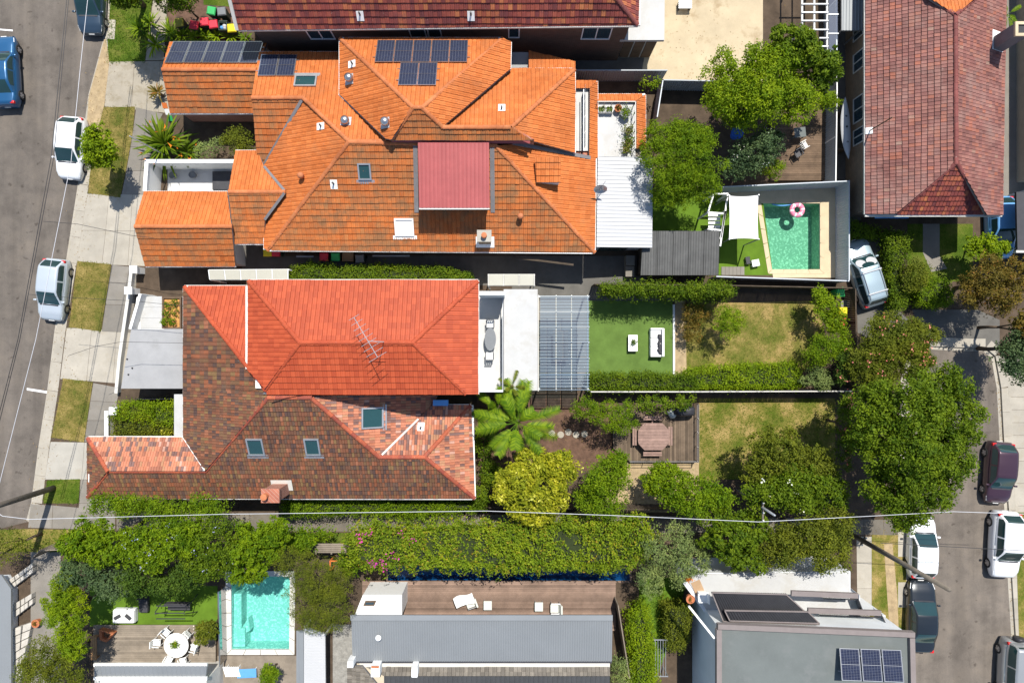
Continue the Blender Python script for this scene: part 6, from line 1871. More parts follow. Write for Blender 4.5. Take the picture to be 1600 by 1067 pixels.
deck('timber_deck', 'wet dark timber deck with chairs beside the tall fence', [(1204, 172), (1300, 172), (1300, 282), (1204, 282)], .25, .15, 'timber_brown', 0, 4)
# railing of the deck with the picnic table
o = thing('deck_railing', 'thin metal railing round the picnic table deck', 'railing', W(1090, 690))
a, b, c = W(1092, 632, 1.2), W(1092, 722, 1.2), W(985, 722, 1.2)
for p, q in ((a, b), (b, c)):
    for z in (1.2, .8):
        m = MB(); m.tube([(p.x, p.y, z), (q.x, q.y, z)], .02, 6); m.build('rail', MATS['steel'], o)
    for k in range(5):
        s = p.lerp(q, k / 4); m = MB(); m.tube([(s.x, s.y, 0), (s.x, s.y, 1.2)], .022, 6); m.build('post', MATS['steel'], o)

# ================================================================ FURNITURE
# octagonal picnic table
c = W(1021, 682, 1.1); o = thing('picnic_table', 'octagonal faded wooden picnic table with attached benches', 'table', (c.x, c.y, .35))
for i in range(9):
    y0 = -.9 + i * .2; y1 = y0 + .19
    hw = lambda y: 1.02 if abs(y) < .45 else 1.02 - (abs(y) - .45) * .95
    m = MB(); m.rv = random.random(); a0, a1 = min(hw(y0), 1.02), min(hw(y1), 1.02)
    m.prism([(c.x - a0, c.y + y0), (c.x + a0, c.y + y0), (c.x + a1, c.y + y1), (c.x - a1, c.y + y1)], 1.06, 1.1); m.build('tabletop_board', MATS['table_wood'], o)
for k in range(4):
    a = k * math.pi / 2; d = Vector((math.cos(a), math.sin(a), 0)); s = Vector((-d.y, d.x, 0))
    for r in (1.12, 1.27):
        m = MB(); q = c + d * r; m.beam((q - s * .62).to_2d().to_3d() + Vector((0, 0, .8)), (q + s * .62).to_2d().to_3d() + Vector((0, 0, .8)), .12, .04); m.build('bench_board', MATS['table_wood'], o)
    m = MB(); q = c + d * .6; m.beam((c.x + d.x * .1, c.y + d.y * .1, .62), (c.x + d.x * 1.3, c.y + d.y * 1.3, .74), .07, .1)
    m.box((c.x + d.x * .95, c.y + d.y * .95, .55), (.08, .08, .42), rz=a); m.build('leg', MATS['table_wood'], o)
# covered barbecue
c = W(1072, 643, 1.3); o = thing('barbecue', 'barbecue under a black cover on the brown deck', 'barbecue', (c.x, c.y, .35))
m = MB(); pts = []
for z, k in ((.36, 1.0), (.9, 1.0), (1.15, .92), (1.32, .7), (1.36, .3)):
    for i in range(16):
        a = 6.2832 * i / 16; rr = (1 + .06 * math.sin(5 * a + z * 4)) * k; cx = abs(math.cos(a)) ** .6 * math.copysign(1, math.cos(a)); sy = abs(math.sin(a)) ** .6 * math.copysign(1, math.sin(a))
        pts.append((c.x + .72 * cx * rr, c.y + .36 * sy * rr, z))
m.add(pts, [(i * 16 + k, i * 16 + (k + 1) % 16, (i + 1) * 16 + (k + 1) % 16, (i + 1) * 16 + k) for i in range(4) for k in range(16)] + [[64 + k for k in range(16)]])
m.build('cover', MATS['plastic_black'], o, smooth=True)
for dx in (-.55, .55):
    m = MB(); m.lathe([(.09, 0), (.09, .05), (0, .05)], (c.x + dx, c.y - .3, .36), 10); m.build('wheel', MATS['rubber'], o)
c = W(1052, 647, .8); m = MB(); pts = []
for z, k in ((.36, .3), (.55, .34), (.75, .24), (.85, .1)):
    for i in range(10): a = .628 * i; pts.append((c.x + k * math.cos(a) * (1 + .2 * math.sin(3 * a)), c.y + k * math.sin(a), z))
m.add(pts, [(i * 10 + k, i * 10 + (k + 1) % 10, (i + 1) * 10 + (k + 1) % 10, (i + 1) * 10 + k) for i in range(3) for k in range(10)] + [[30 + k for k in range(10)]])
tag(m.build('tarpaulin_bundle', MATS['cushion_grey'], smooth=True), 'pale grey tarpaulin bundle beside the covered barbecue', 'tarpaulin')
# stepping stones
for i, (x, y, lab) in enumerate(((862, 677, 'shaded round stepping stone nearest the palm'), (876, 679, 'round stepping stone second from the palm'), (888, 675, 'round stepping stone third from the palm'), (900, 679, 'round stepping stone fourth from the palm'), (913, 678, 'round stepping stone half shaded nearest the green bush'))):
    c = W(x, y); m = MB(); m.lathe([(.23, 0), (.23, .035), (.21, .05), (0, .05)], (c.x, c.y, 0), 18); tag(m.build('stepping_stone', MATS['concrete_pale']), lab, 'stepping stone', 'stepping stones on the mulch')

# sofa and coffee table on turf
c = W(1026, 535, .45); o = thing('outdoor_sofa', 'white outdoor sofa with black cushions on the green turf', 'sofa', (c.x, c.y, 0))
m = MB(); m.box((c.x, c.y, .2), (.85, 1.85, .28)); m.build('base', MATS['white'], o, bevel=.03)
for k in (-.58, 0, .58): m = MB(); m.box((c.x - .05, c.y + k, .41), (.72, .56, .14)); m.build('seat_cushion', MATS['white'], o, bevel=.04)
m = MB(); m.box((c.x + .38, c.y, .5), (.16, 1.9, .6)); m.build('backrest', MATS['white'], o, bevel=.04)
for k in (-.9, .9): m = MB(); m.box((c.x, c.y + k, .36), (.85, .14, .44)); m.build('armrest', MATS['white'], o, bevel=.03)
for k, a in ((.35, .3), (.1, -.4), (-.3, .2), (-.6, .5)): m = MB(); m.box((c.x + .18, c.y + k, .55), (.16, .42, .32), rz=a); m.build('cushion', MATS['cushion_black'], o, bevel=.05)
c = W(989, 536, .4); o = thing('coffee_table', 'white rectangular coffee table with small plant on turf', 'table', (c.x, c.y, 0))
m = MB(); m.box((c.x, c.y, .38), (.62, 1.1, .05)); m.build('tabletop', MATS['white'], o)
for dx in (-.25, .25):
    for dy in (-.48, .48): m = MB(); m.box((c.x + dx, c.y + dy, .18), (.06, .06, .355)); m.build('leg', MATS['dark_trim'], o)
# balcony table and chairs
c = W(766, 530, 3.8); o = thing('oval_table', 'dark oval table on the sunny white balcony', 'table', (c.x, c.y, 3.05))
m = MB(); m.lathe([(.3, 3.72), (.36, 3.75), (.36, 3.79), (.0, 3.79)], (c.x, c.y, 0), 20, 1, 2.0); m.build('tabletop', MATS['bin_grey'], o)
m = MB(); m.lathe([(.25, 3.05), (.22, 3.08), (.05, 3.12), (.05, 3.72)], (c.x, c.y, 0), 12); m.build('pedestal', MATS['dark_trim'], o)
def chair_proto(name, label, cat, fm, sm):
    p = proto(name, label, cat)
    m = MB(); m.box((0, 0, .44), (.46, .46, .05)); m.build('seat', MATS[sm], p, bevel=.012)
    for k in range(4):
        m = MB(); m.box((-.24, -.18 + k * .12, .66), (.03, .08, .42)); m.build('back_slat', MATS[sm], p)
    m = MB(); m.box((-.25, 0, .89), (.04, .46, .06)); m.build('top_rail', MATS[fm], p)
    for dx in (-.21, .21):
        for dy in (-.21, .21): m = MB(); m.box((dx, dy, .205), (.04, .04, .41)); m.build('leg', MATS[fm], p)
    for dy in (-.24, .24):
        m = MB(); m.box((0, dy, .64), (.46, .05, .03)); m.build('armrest', MATS[fm], p)
    return p
ch0 = chair_proto('balcony_chair', '', 'chair', 'dark_trim', 'white')
for i, (x, y, a, lab) in enumerate(((766, 506, -90, 'white balcony chair nearest the privacy wall'), (765, 556, 90, 'white balcony chair at the lower end of the oval table'))):
    c = W(x, y, 3.5); o = place(ch0, i == 0, (c.x, c.y, 3.05), R(a), lab); o['group'] = 'chairs at the oval balcony table'
# round white table with chairs
tc = W(275, 1008, .95)
o = thing('round_table', 'round white garden table with a potted fern centrepiece', 'table', (tc.x, tc.y, .2))
m = MB(); m.lathe([(.72, .88), (.82, .9), (.82, .94), (0, .94)], (tc.x, tc.y, 0), 28); m.build('tabletop', MATS['white'], o)
m = MB(); m.lathe([(.35, .2), (.3, .25), (.07, .3), (.07, .88)], (tc.x, tc.y, 0), 14); m.build('pedestal', MATS['white'], o)
ch1 = chair_proto('garden_chair', '', 'chair', 'white', 'white')
for i, (x, y, lab) in enumerate(((246, 1003, 'white garden chair on the left of the round table'), (260, 987, 'white garden chair above left of the round table'), (292, 991, 'white garden chair above right of the round table'), (304, 1011, 'white garden chair on the right of the round table'), (287, 1032, 'white garden chair below right, by the long roof edge'), (264, 1030, 'white garden chair below left, by the long roof edge'))):
    c = W(x, y, .6); d = tc - c; o = place(ch1, i == 0, (c.x, c.y, .2), math.atan2(d.y, d.x), lab); o['group'] = 'chairs around the round white table'
# daybed, storage, fire pit, bench, swing seat
c = W(193, 963, .5); o = thing('daybed', 'white square ottoman daybed with two dark cushions on turf', 'daybed', (c.x, c.y, 0))
m = MB(); m.box((c.x, c.y, .22), (1.45, .9, .4)); m.build('base', MATS['white'], o, bevel=.03); m = MB(); m.box((c.x, c.y, .48), (1.42, .86, .12)); m.build('mattress', MATS['white'], o, bevel=.04)
for dx, a in ((-.38, .5), (.35, -.7)): m = MB(); m.box((c.x + dx, c.y, .58), (.46, .22, .1), rz=a); m.build('cushion', MATS['cushion_black'], o, bevel=.03)
c = W(165, 992, .6); o = thing('fire_pit', 'three-sided rusty brown fire pit on the grey deck', 'fire pit', (c.x, c.y, .2))
P = [W2(155, 983, .6), W2(178, 989, .6), W2(166, 1003, .6), W2(156, 999, .6)]; Q = offset(P, .12)
for i in range(4):
    j = (i + 1) % 4; PP = offset(P, 0); m = MB(); m.hexa([(*PP[i], .2), (*PP[j], .2), (*Q[j], .2), (*Q[i], .2)], [(*PP[i], .62), (*PP[j], .62), (*Q[j], .55), (*Q[i], .55)]); m.build('side_plate', MATS['terracotta'], o)
m = MB(); m.prism(Q, .2, .3); m.build('ash_bed', MATS['timber_brown'], o)
c = W(148, 1011, .5); o = thing('deck_bench', 'long tan timber bench along the edge of the grey deck', 'bench', (c.x, c.y, .2))
for k in range(3): m = MB(); m.box((c.x - .13 + k * .13, c.y, .6), (.12, 1.6, .04)); m.build('seat_board', MATS['timber_tan'], o)
for k in (-.7, .7): m = MB(); m.box((c.x, c.y + k, .39), (.36, .08, .38)); m.build('leg', MATS['timber_tan'], o)
c = W(268, 955, 1.5); o = thing('swing_seat', 'black framed swing seat on the garden turf', 'swing seat', (c.x, c.y, 0))
for dy in (.42, .0, -.42): m = MB(); m.beam((c.x - .95, c.y + dy, 1.75 - abs(dy) * .3), (c.x + .95, c.y + dy, 1.75 - abs(dy) * .3), .05, .05); m.build('top_bar', MATS['dark_trim'], o)
for dx in (-.95, .95):
    for dy in (-.6, .6): m = MB(); m.tube([(c.x + dx, c.y + dy * .1, 1.75), (c.x + dx * 1.08, c.y + dy, 0)], .03, 6); m.build('leg', MATS['dark_trim'], o)
m = MB(); m.box((c.x, c.y - .05, .5), (1.5, .5, .08)); m.build('seat', MATS['cushion_black'], o, bevel=.03)
m = MB(); m.box((c.x, c.y + .25, .78), (1.5, .1, .5)); m.build('backrest', MATS['cushion_black'], o, bevel=.03)
c = W(164, 931, .5); o = thing('garden_lounge', 'dark garden lounge half hidden under the leafy edge', 'sofa', W(222, 945))
c = W(222, 946, .5)
m = MB(); m.box((c.x, c.y, .25), (.6, 1.0, .3)); m.build('seat', MATS['cushion_black'], o, bevel=.03); m = MB(); m.box((c.x, c.y + .45, .5), (.6, .12, .4)); m.build('backrest', MATS['cushion_black'], o, bevel=.03)
# roof strip at the lower left
o = thing('verandah_roof', 'narrow grey verandah roof with white gutters at the bottom', 'roof', W(235, 1055))
q = Plane(W(147, 1056, 2.7), W(323, 1056, 2.7), W(230, 1040, 2.85)); ribbed([(148, 1040), (323, 1040), (322, 1056), (147, 1056)], q, .3, .02).build('roof_sheet', MATS['metal_grey'], o)
for y in (1038, 1059): m = MB(); m.beam(W(147, y, 2.75), W(324, y, 2.75), .2, .14); m.build('gutter', MATS['white'], o)
m = MB(); m.prism([W2(*p, 2.6) for p in ((147, 1062), (322, 1062), (322, 1140), (147, 1140))], 0, 2.55); m.build('wall', MATS['offwhite'], o)
# loungers on the red deck
def lounge(name, label, px, py, rz, towel):
    c = W(px, py, .6); o = thing(name, label, 'lounge chair', (c.x, c.y, .25))
    mm = Matrix.Rotation(rz, 3, 'Z')
    def bx(n, p, d, mt, a=0): m = MB(); m.box(c.to_2d().to_3d() + mm @ Vector(p), d, m=mm @ Matrix.Rotation(a, 3, 'Y')); m.build(n, MATS[mt], o, bevel=.02)
    bx('seat', (0, 0, .55), (.6, .6, .12), 'cushion_grey'); bx('backrest', (-.36, 0, .78), (.12, .6, .5), 'cushion_grey', -.35)
    for dy in (-.33, .33): bx('armrest', (-.05, dy, .72), (.65, .06, .05), 'galv'); bx('leg', (.25, dy, .47), (.05, .05, .44), 'galv'); bx('leg', (-.3, dy, .47), (.05, .05, .44), 'galv')
    if towel: pass
    return o
lounge('lounge_chair', 'grey lounge chair with white towel on the red deck', 735, 942, R(200), True)
lounge('lounge_chair', 'green grey armchair facing left near deck end', 867, 950, R(180), False)
for x, y, lab in ((762, 946, 'pale square footstool beside the towel-draped lounge chair'), (842, 948, 'pale square footstool beside the lone armchair')):
    c = W(x, y, .65); o = thing('footstool', lab, 'stool', (c.x, c.y, .25)); m = MB(); m.box((c.x, c.y, .6), (.56, .6, .12)); m.build('cushion', MATS['cushion_grey'], o, bevel=.03)
    for dx in (-.24, .24):
        for dy in (-.26, .26): m = MB(); m.box((c.x + dx, c.y + dy, .395), (.05, .05, .29)); m.build('leg', MATS['galv'], o)
m = MB(); c = W(725, 938, .95); K = 8; pts = []
for i in range(K + 1):
    for j in range(4):
        u = i / K; v = j / 3; pts.append(c + Matrix.Rotation(R(20), 3, 'Z') @ Vector(((u - .5) * 1.3, (v - .5) * .7 + .08 * math.sin(u * 5), .06 * math.sin(u * 7 + v * 3) - .12 * abs(u - .4))))
m.add(pts, [(i * 4 + j, (i + 1) * 4 + j, (i + 1) * 4 + j + 1, i * 4 + j + 1) for i in range(K) for j in range(3)]); tag(m.build('towel', MATS['white'], smooth=True), 'rumpled white towel spread over the lounge chair', 'towel')
# pool-side loungers at the bottom
c = W(385, 1052, .4); o = thing('sun_lounger', 'folding lounger with blue towel beside the turquoise pool', 'sun lounger', (c.x, c.y, 0))
m = MB(); m.box((c.x, c.y, .35), (1.3, .6, .06), rz=.05); m.build('bed', MATS['towel_blue'], o, bevel=.02)
for k in (-.55, .55): m = MB(); m.box((c.x + k, c.y, .16), (.05, .55, .32)); m.build('leg', MATS['white'], o)
c = W(362, 1050, .5); o = thing('sun_lounger', 'white slatted lounger at the bottom edge', 'sun lounger', (c.x, c.y, 0))
for k in range(8): m = MB(); m.box((c.x - .5 + k * .13, c.y, .4), (.1, .7, .03), rz=.3); m.build('slat', MATS['white'], o)
for k in (-.4, .4): m = MB(); m.box((c.x + k, c.y, .19), (.05, .6, .38)); m.build('leg', MATS['white'], o)
slab('pool_deck_paving', [(340, 1024), (470, 1024), (470, 1120), (340, 1120)], 'timber_grey', kind='structure', z1=.008)
# top-right wet deck chairs, parasol, sandy yard bench
ch2 = chair_proto('deck_chair', '', 'chair', 'offwhite', 'offwhite')
for i, (x, y, a, lab) in enumerate(((1256, 227, 30, 'white chair turned sideways on the wet dark deck'), )):
    c = W(x, y, .7); place(ch2, True, (c.x, c.y, .25), R(a), lab)
ch3 = chair_proto('deck_chair', '', 'chair', 'dark_trim', 'dark_trim'); c = W(1247, 240, .7); place(ch3, True, (c.x, c.y, .25), R(-60), 'black chair facing the white chair on the wet deck')
c = W(1250, 207, .9); o = thing('side_table', 'pale blue square side table on the wet dark deck', 'table', (c.x, c.y, .25)); m = MB(); m.box((c.x, c.y, .9), (.75, .65, .05), rz=.1); m.build('tabletop', MATS['render_grey'], o)
for dx in (-.3, .3):
    for dy in (-.25, .25): m = MB(); m.box((c.x + dx, c.y + dy, .565), (.05, .05, .63)); m.build('leg', MATS['render_grey'], o)
c = W(1155, 205, 1.1); o = thing('blue_stool_table', 'round bright blue table in shade under the big tree', 'table', (c.x, c.y, 0)); m = MB(); m.lathe([(.38, .68), (.42, .7), (.42, .74), (0, .75)], (c.x, c.y, 0), 24); m.build('tabletop', MATS['blue_fabric'], o)
m = MB(); m.lathe([(.25, 0), (.06, .05), (.06, .68)], (c.x, c.y, 0), 12); m.build('pedestal', MATS['blue_fabric'], o)
c = W(1071, 6, .5); o = thing('slatted_bench', 'white slatted bench at the top of the sandy yard', 'bench', (c.x, c.y, 0))
for k in range(5): m = MB(); m.box((c.x, c.y - .25 + k * .13, .45), (.9, .1, .03)); m.build('seat_slat', MATS['white'], o)
for k in (-.38, .38): m = MB(); m.box((c.x + k, c.y, .21), (.06, .5, .42)); m.build('leg', MATS['dark_trim'], o)
# terrace and courtyard pots
def pot(name, label, px, py, zf, r, hgt, mt, plant=None, seed=1, n=26, L=.5):
    c = W(px, py, zf + hgt); o = thing(name, label, 'plant pot', (c.x, c.y, zf))
    m = MB(); m.lathe([(r * .7, zf), (r, zf + hgt), (r * .86, zf + hgt), (r * .84, zf + hgt - .05), (0, zf + hgt - .06)], (c.x, c.y, 0), 16); m.build('pot', MATS[mt], o)
    if plant:
        rng = np.random.default_rng(seed)
        pos = np.array([c.x, c.y, zf + hgt + L * .3]) + rng.normal(0, 1, (n * 8, 3)) * np.array([L * .45, L * .45, L * .3])
        out = pos - np.array([c.x, c.y, zf + hgt])
        quads_object('foliage', leaf_arrays(rng, pos, out / (np.linalg.norm(out, axis=1)[:, None] + 1e-6), .12, .4), rng.random(len(pos)), plant, o)
    return o
pot('plant_pot', 'terracotta pot beside the herb troughs on the terrace', 966, 169, 2.65, .24, .4, 'terracotta', 'leaf_rust', 1, 10, .2)
pot('plant_pot', 'large dark pot with green plant on the white terrace', 978, 176, 2.65, .34, .5, 'bin_grey', 'leaf_bright', 2, 30, .45)
pot('plant_pot', 'small pot midway along the white terrace rail', 982, 205, 2.65, .22, .35, 'timber_grey', 'leaf_olive', 3, 30, .5)
pot('plant_pot', 'pot with leafy plant lower along the terrace rail', 982, 222, 2.65, .24, .35, 'cardboard', 'leaf_mid', 4, 34, .5)
pot('plant_pot', 'pot with small shrub at the terrace corner by white roof', 979, 233, 2.65, .2, .35, 'cardboard', 'leaf_olive', 5, 24, .4)
for x, lab in ((940, 'green herb trough nearest the orange tiles'), (952, 'green herb trough nearest the terracotta pot')):
    c = W(x, 171, 3.0); o = thing('herb_trough', lab, 'planter', (c.x, c.y, 2.65)); m = MB(); m.box((c.x, c.y, 2.83), (.46, .42, .35)); m.build('trough', MATS['offwhite'], o)
    rng = np.random.default_rng(int(x)); pos = np.array([c.x, c.y, 3.06]) + rng.uniform(-1, 1, (160, 3)) * np.array([.18, .16, .06]); quads_object('foliage', leaf_arrays(rng, pos, np.repeat([[0, 0, 1.]], 160, 0), .08, .5), rng.random(160), 'leaf_mid', o)
pot('plant_pot', 'fern in a small pot on the round white table', 273, 1006, .94, .1, .14, 'terracotta', 'leaf_bright', 6, 22, .3)
pot('plant_pot', 'red pot beside the pale stone ledges', 55, 974, 0, .28, .4, 'terracotta', 'leaf_rust', 7, 6, .2)
pot('plant_pot', 'small plant on the white coffee table', 990, 535, .41, .1, .12, 'white', 'leaf_mid', 8, 12, .2)
pot('plant_pot', 'orange pot by the slanting white screen edge', 1079, 936, 3.08, .28, .4, 'terracotta', 'leaf_rust', 9, 4, .15)
pot('plant_pot', 'potted orange flowers by the terrace of the modern house', 1076, 903, 3.08, .2, .3, 'terracotta', 'petal_orange', 10, 10, .3)
c = W(1101, 936, 3.9); o = thing('terrace_chair', 'white chair on the terrace beside the black louvres', 'chair', (c.x, c.y, 3.08))
for nm, p, d in (('seat', (0, 0, .4), (.6, .6, .1)), ('backrest', (.28, 0, .65), (.08, .6, .5)), ('armrest', (0, .3, .55), (.6, .06, .06)), ('armrest', (0, -.3, .55), (.6, .06, .06)), ('base', (0, 0, .17), (.5, .5, .34))):
    m = MB(); m.box((c.x + p[0], c.y + p[1], 3.08 + p[2]), d); m.build(nm, MATS['white'], o, bevel=.02)
c = W(1103, 918, 3.1); o = thing('terrace_rug', 'faded patterned rug on the white terrace', 'rug', (c.x, c.y, 3.08)); m = MB(); m.box((c.x - .5, c.y, 3.09), (.6, .9, .02), rz=.4); m.build('rug_cloth', MATS['cardboard'], o)
# courtyard contents
slab('courtyard_floor', [(262, 262), (395, 262), (395, 312), (262, 312)], 'terrace_white', kind='structure', z1=.016)
for x, y, lab in ((269, 274, 'round dark planter hole on the left in the white courtyard'), (300, 273, 'round dark planter hole on the right in the white courtyard')):
    c = W(x, y, .3); o = thing('courtyard_planter', lab, 'planter', (c.x, c.y, 0)); m = MB(); m.lathe([(.2, 0), (.24, .3), (.2, .3), (.19, .26), (0, .25)], (c.x, c.y, 0), 16); m.build('bowl', MATS['bin_grey'], o)
c = W(346, 282, .2); m = MB(); m.box((c.x, c.y, .1), (1.25, 1.25, .17)); tag(m.build('dark_mat', MATS['dark_trim'], bevel=.02), 'dark square mat in the white courtyard corner', 'mat')
# banner by the solar garage
c = W(263, 175, .8); o = thing('banner', 'small white red and green banner by the solar garage', 'banner', (c.x, c.y, 0))
for k, (mm, y) in enumerate((('bin_green', -.36), ('white', 0.0), ('orange_paint', .36))): m = MB(); m.box((c.x - .08 * k, c.y + y, .55 + .2 * k), (.32, .36, .03), m=Matrix.Rotation(R(35), 3, 'X')); m.build('stripe', MATS[mm], o)
m = MB(); m.tube([(c.x + .15, c.y - .4, 0), (c.x + .15, c.y + .4, 1.1)], .02, 6); m.build('stake', MATS['galv'], o)

# ================================================================ WHEELIE BINS
def bin_proto(body, lid):
    p = proto('wheelie_bin', '', 'bin')
    m = MB(); m.hexa([(-.22, -.2, .06), (.22, -.2, .06), (.22, .2, .06), (-.22, .2, .06)], [(-.28, -.27, .98), (.28, -.27, .98), (.28, .27, .98), (-.28, .27, .98)]); m.build('body', MATS[body], p, bevel=.02)
    m = MB(); m.hexa([(-.3, -.3, .98), (.3, -.3, .98), (.3, .28, .98), (-.3, .28, .98)], [(-.24, -.24, 1.06), (.24, -.24, 1.06), (.24, .2, 1.08), (-.24, .2, 1.08)]); m.build('lid', MATS[lid], p, bevel=.015)
    m = MB(); m.tube([(-.22, .34, .96), (.22, .34, .96)], .02, 6); m.build('handle', MATS[body], p)
    for s in (-1, 1):
        m = MB(); pts = [(s * .25, .2 + .1 * math.cos(a * .628), .1 + .1 * math.sin(a * .628)) for a in range(10)]; m.add(pts + [(q[0] + s * .05, q[1], q[2]) for q in pts], [list(range(10)), list(range(10, 20))] + [(i, (i + 1) % 10, 10 + (i + 1) % 10, 10 + i) for i in range(10)]); m.build('wheel', MATS['rubber'], p)
    return p
BIN = {}
for px, py, body, lid, rz, lab in (
    (280, 35, 'bin_body', 'bin_yellow_shaded', 5, 'shaded yellow-lidded bin on the left of the front garden'),
    (303, 39, 'bin_body', 'bin_red', -8, 'red-lidded bin leftmost of three red ones'),
    (319, 34, 'bin_body', 'bin_red', 4, 'red-lidded bin in the middle of three red ones'),
    (333, 38, 'bin_body', 'bin_red', 8, 'red-lidded bin on the right, next to the open green one'),
    (362, 44, 'bin_body', 'bin_yellow', 4, 'bright yellow-lidded bin against the maroon roof'),
    (330, 17, 'bin_body', 'bin_green', -10, 'bright green-lidded bin in the back of the front garden'),
    (346, 18, 'bin_body', 'bin_grey', 6, 'grey-lidded bin beside the green-lidded one'),
    (506, 401, 'bin_body', 'bin_red', 0, 'red bin in the dark passage under the eave'),
    (524, 401, 'bin_body', 'bin_green', 0, 'green bin in the dark passage under the eave'),
    (562, 404, 'bin_body', 'bin_grey', 3, 'dark grey bin in the passage beside cardboard boxes'),
    (418, 394, 'bin_body', 'bin_yellow', 0, 'yellow bin tucked beside the tiled entry'),
    (431, 394, 'bin_body', 'bin_red', 0, 'red bin tucked beside the tiled entry'),
    (1313, 457, 'bin_green', 'bin_green', 3, 'green bin at the back corner of the dry lawn'),
    (1317, 487, 'bin_body', 'bin_yellow', 90, 'yellow-lidded bin half hidden by the shrub'),
    (1314, 502, 'bin_body', 'bin_red', 80, 'red-lidded bin half hidden by the shrub'),
    (1308, 769, 'bin_body', 'bin_grey', 0, 'dark bin in the shade beside the big tree')):
    key = (body, lid); c = W(px, py, 1.0)
    first = key not in BIN
    if first: BIN[key] = bin_proto(body, lid)
    o = place(BIN[key], first, (c.x, c.y, 0), R(rz), lab); o['group'] = 'household wheelie bins'
c = W(348, 41, 1.0); o = thing('wheelie_bin', 'open dark green bin filled with pale rubbish bags', 'bin', (c.x, c.y, 0), group='household wheelie bins')
m = MB()
for dx, dy, sx, sy in ((0, .26, .56, .04), (0, -.26, .56, .04), (.26, 0, .04, .48), (-.26, 0, .04, .48)): m.box((c.x + dx, c.y + dy, .55), (sx, sy, .9))
m.box((c.x, c.y, .12), (.5, .5, .06)); m.build('body', MATS['bin_body'], o)
m = MB(); m.box((c.x, c.y + .36, .7), (.56, .04, .55)); m.build('lid', MATS['bin_body'], o)
for dx, dy, r in ((.08, .02, .17), (-.09, -.08, .15), (.1, -.12, .12)): m = MB(); m.lathe([(r * .6, .7), (r, .85), (r * .7, .98), (0, 1.02)], (c.x + dx, c.y + dy, 0), 10); m.build('rubbish_bag', MATS['metal_white' if dx > 0 else 'towel_blue'], o, smooth=True)
for x, y, w_, lab in ((543, 402, .75, 'brown cardboard box in the dark side passage'),):
    c = W(x, y, .6); o = thing('cardboard_box', lab, 'box', (c.x, c.y, 0)); m = MB(); m.box((c.x, c.y, .28), (w_, .55, .55)); m.build('carton', MATS['cardboard'], o)
    m = MB(); m.box((c.x, c.y + .4, .55), (w_, .28, .02), m=Matrix.Rotation(.3, 3, 'X')); m.build('flap', MATS['cardboard'], o)
c = W(1322, 475, .5); o = thing('concrete_plinth', 'small grey concrete plinth between the coloured bins', 'plinth', (c.x, c.y, 0)); m = MB(); m.box((c.x, c.y, .2), (.6, .5, .4)); m.build('block', MATS['concrete_grey'], o, bevel=.02)

# ================================================================ CARS
def interp(x, pts):
    if x <= pts[0][0]: return pts[0][1]
    for (a, va), (b, vb) in zip(pts, pts[1:]):
        if x <= b:
            t = (x - a) / (b - a); t = t * t * (3 - 2 * t) * .5 + t * .5
            return va + (vb - va) * t
    return pts[-1][1]
STY = {
    'hatch': dict(L=4.15, Wd=1.76, top=[(-2.075, .78), (-1.95, .98), (-1.4, .97), (.9, .94), (1.5, .86), (1.95, .68), (2.075, .5)], cab=(-2.0, -1.45, .15, 1.0), roof=1.5, belt=.93),
    'sedan': dict(L=4.75, Wd=1.82, top=[(-2.375, .75), (-2.25, 1.0), (-1.6, 1.0), (1.0, .95), (1.7, .86), (2.25, .68), (2.375, .5)], cab=(-1.75, -.85, .3, 1.1), roof=1.45, belt=.94),
    'wagon': dict(L=4.65, Wd=1.80, top=[(-2.325, .8), (-2.2, 1.0), (-1.5, .98), (1.0, .95), (1.7, .87), (2.2, .7), (2.325, .5)], cab=(-2.25, -1.85, .3, 1.1), roof=1.55, belt=.94),
    'suv': dict(L=4.45, Wd=1.84, top=[(-2.225, .85), (-2.1, 1.1), (-1.5, 1.08), (.95, 1.04), (1.6, .98), (2.1, .8), (2.225, .6)], cab=(-2.15, -1.65, .2, 1.0), roof=1.68, belt=1.03),
    'boxy': dict(L=4.3, Wd=1.84, top=[(-2.15, .9), (-2.1, 1.12), (-1.5, 1.12), (.7, 1.12), (1.4, 1.08), (2.05, 1.0), (2.15, .8)], cab=(-2.08, -1.9, .55, .85), roof=1.85, belt=1.1),
}
def paint(name, c, flake=.0):
    if name in MATS: return name
    m, nt, N, L, p = nodes(name)
    p.inputs['Base Color'].default_value = (*c, 1); p.inputs['Roughness'].default_value = .32; p.inputs['Metallic'].default_value = flake
    p.inputs['Coat Weight'].default_value = .9; p.inputs['Coat Roughness'].default_value = .03
    MATS[name] = m
    return name
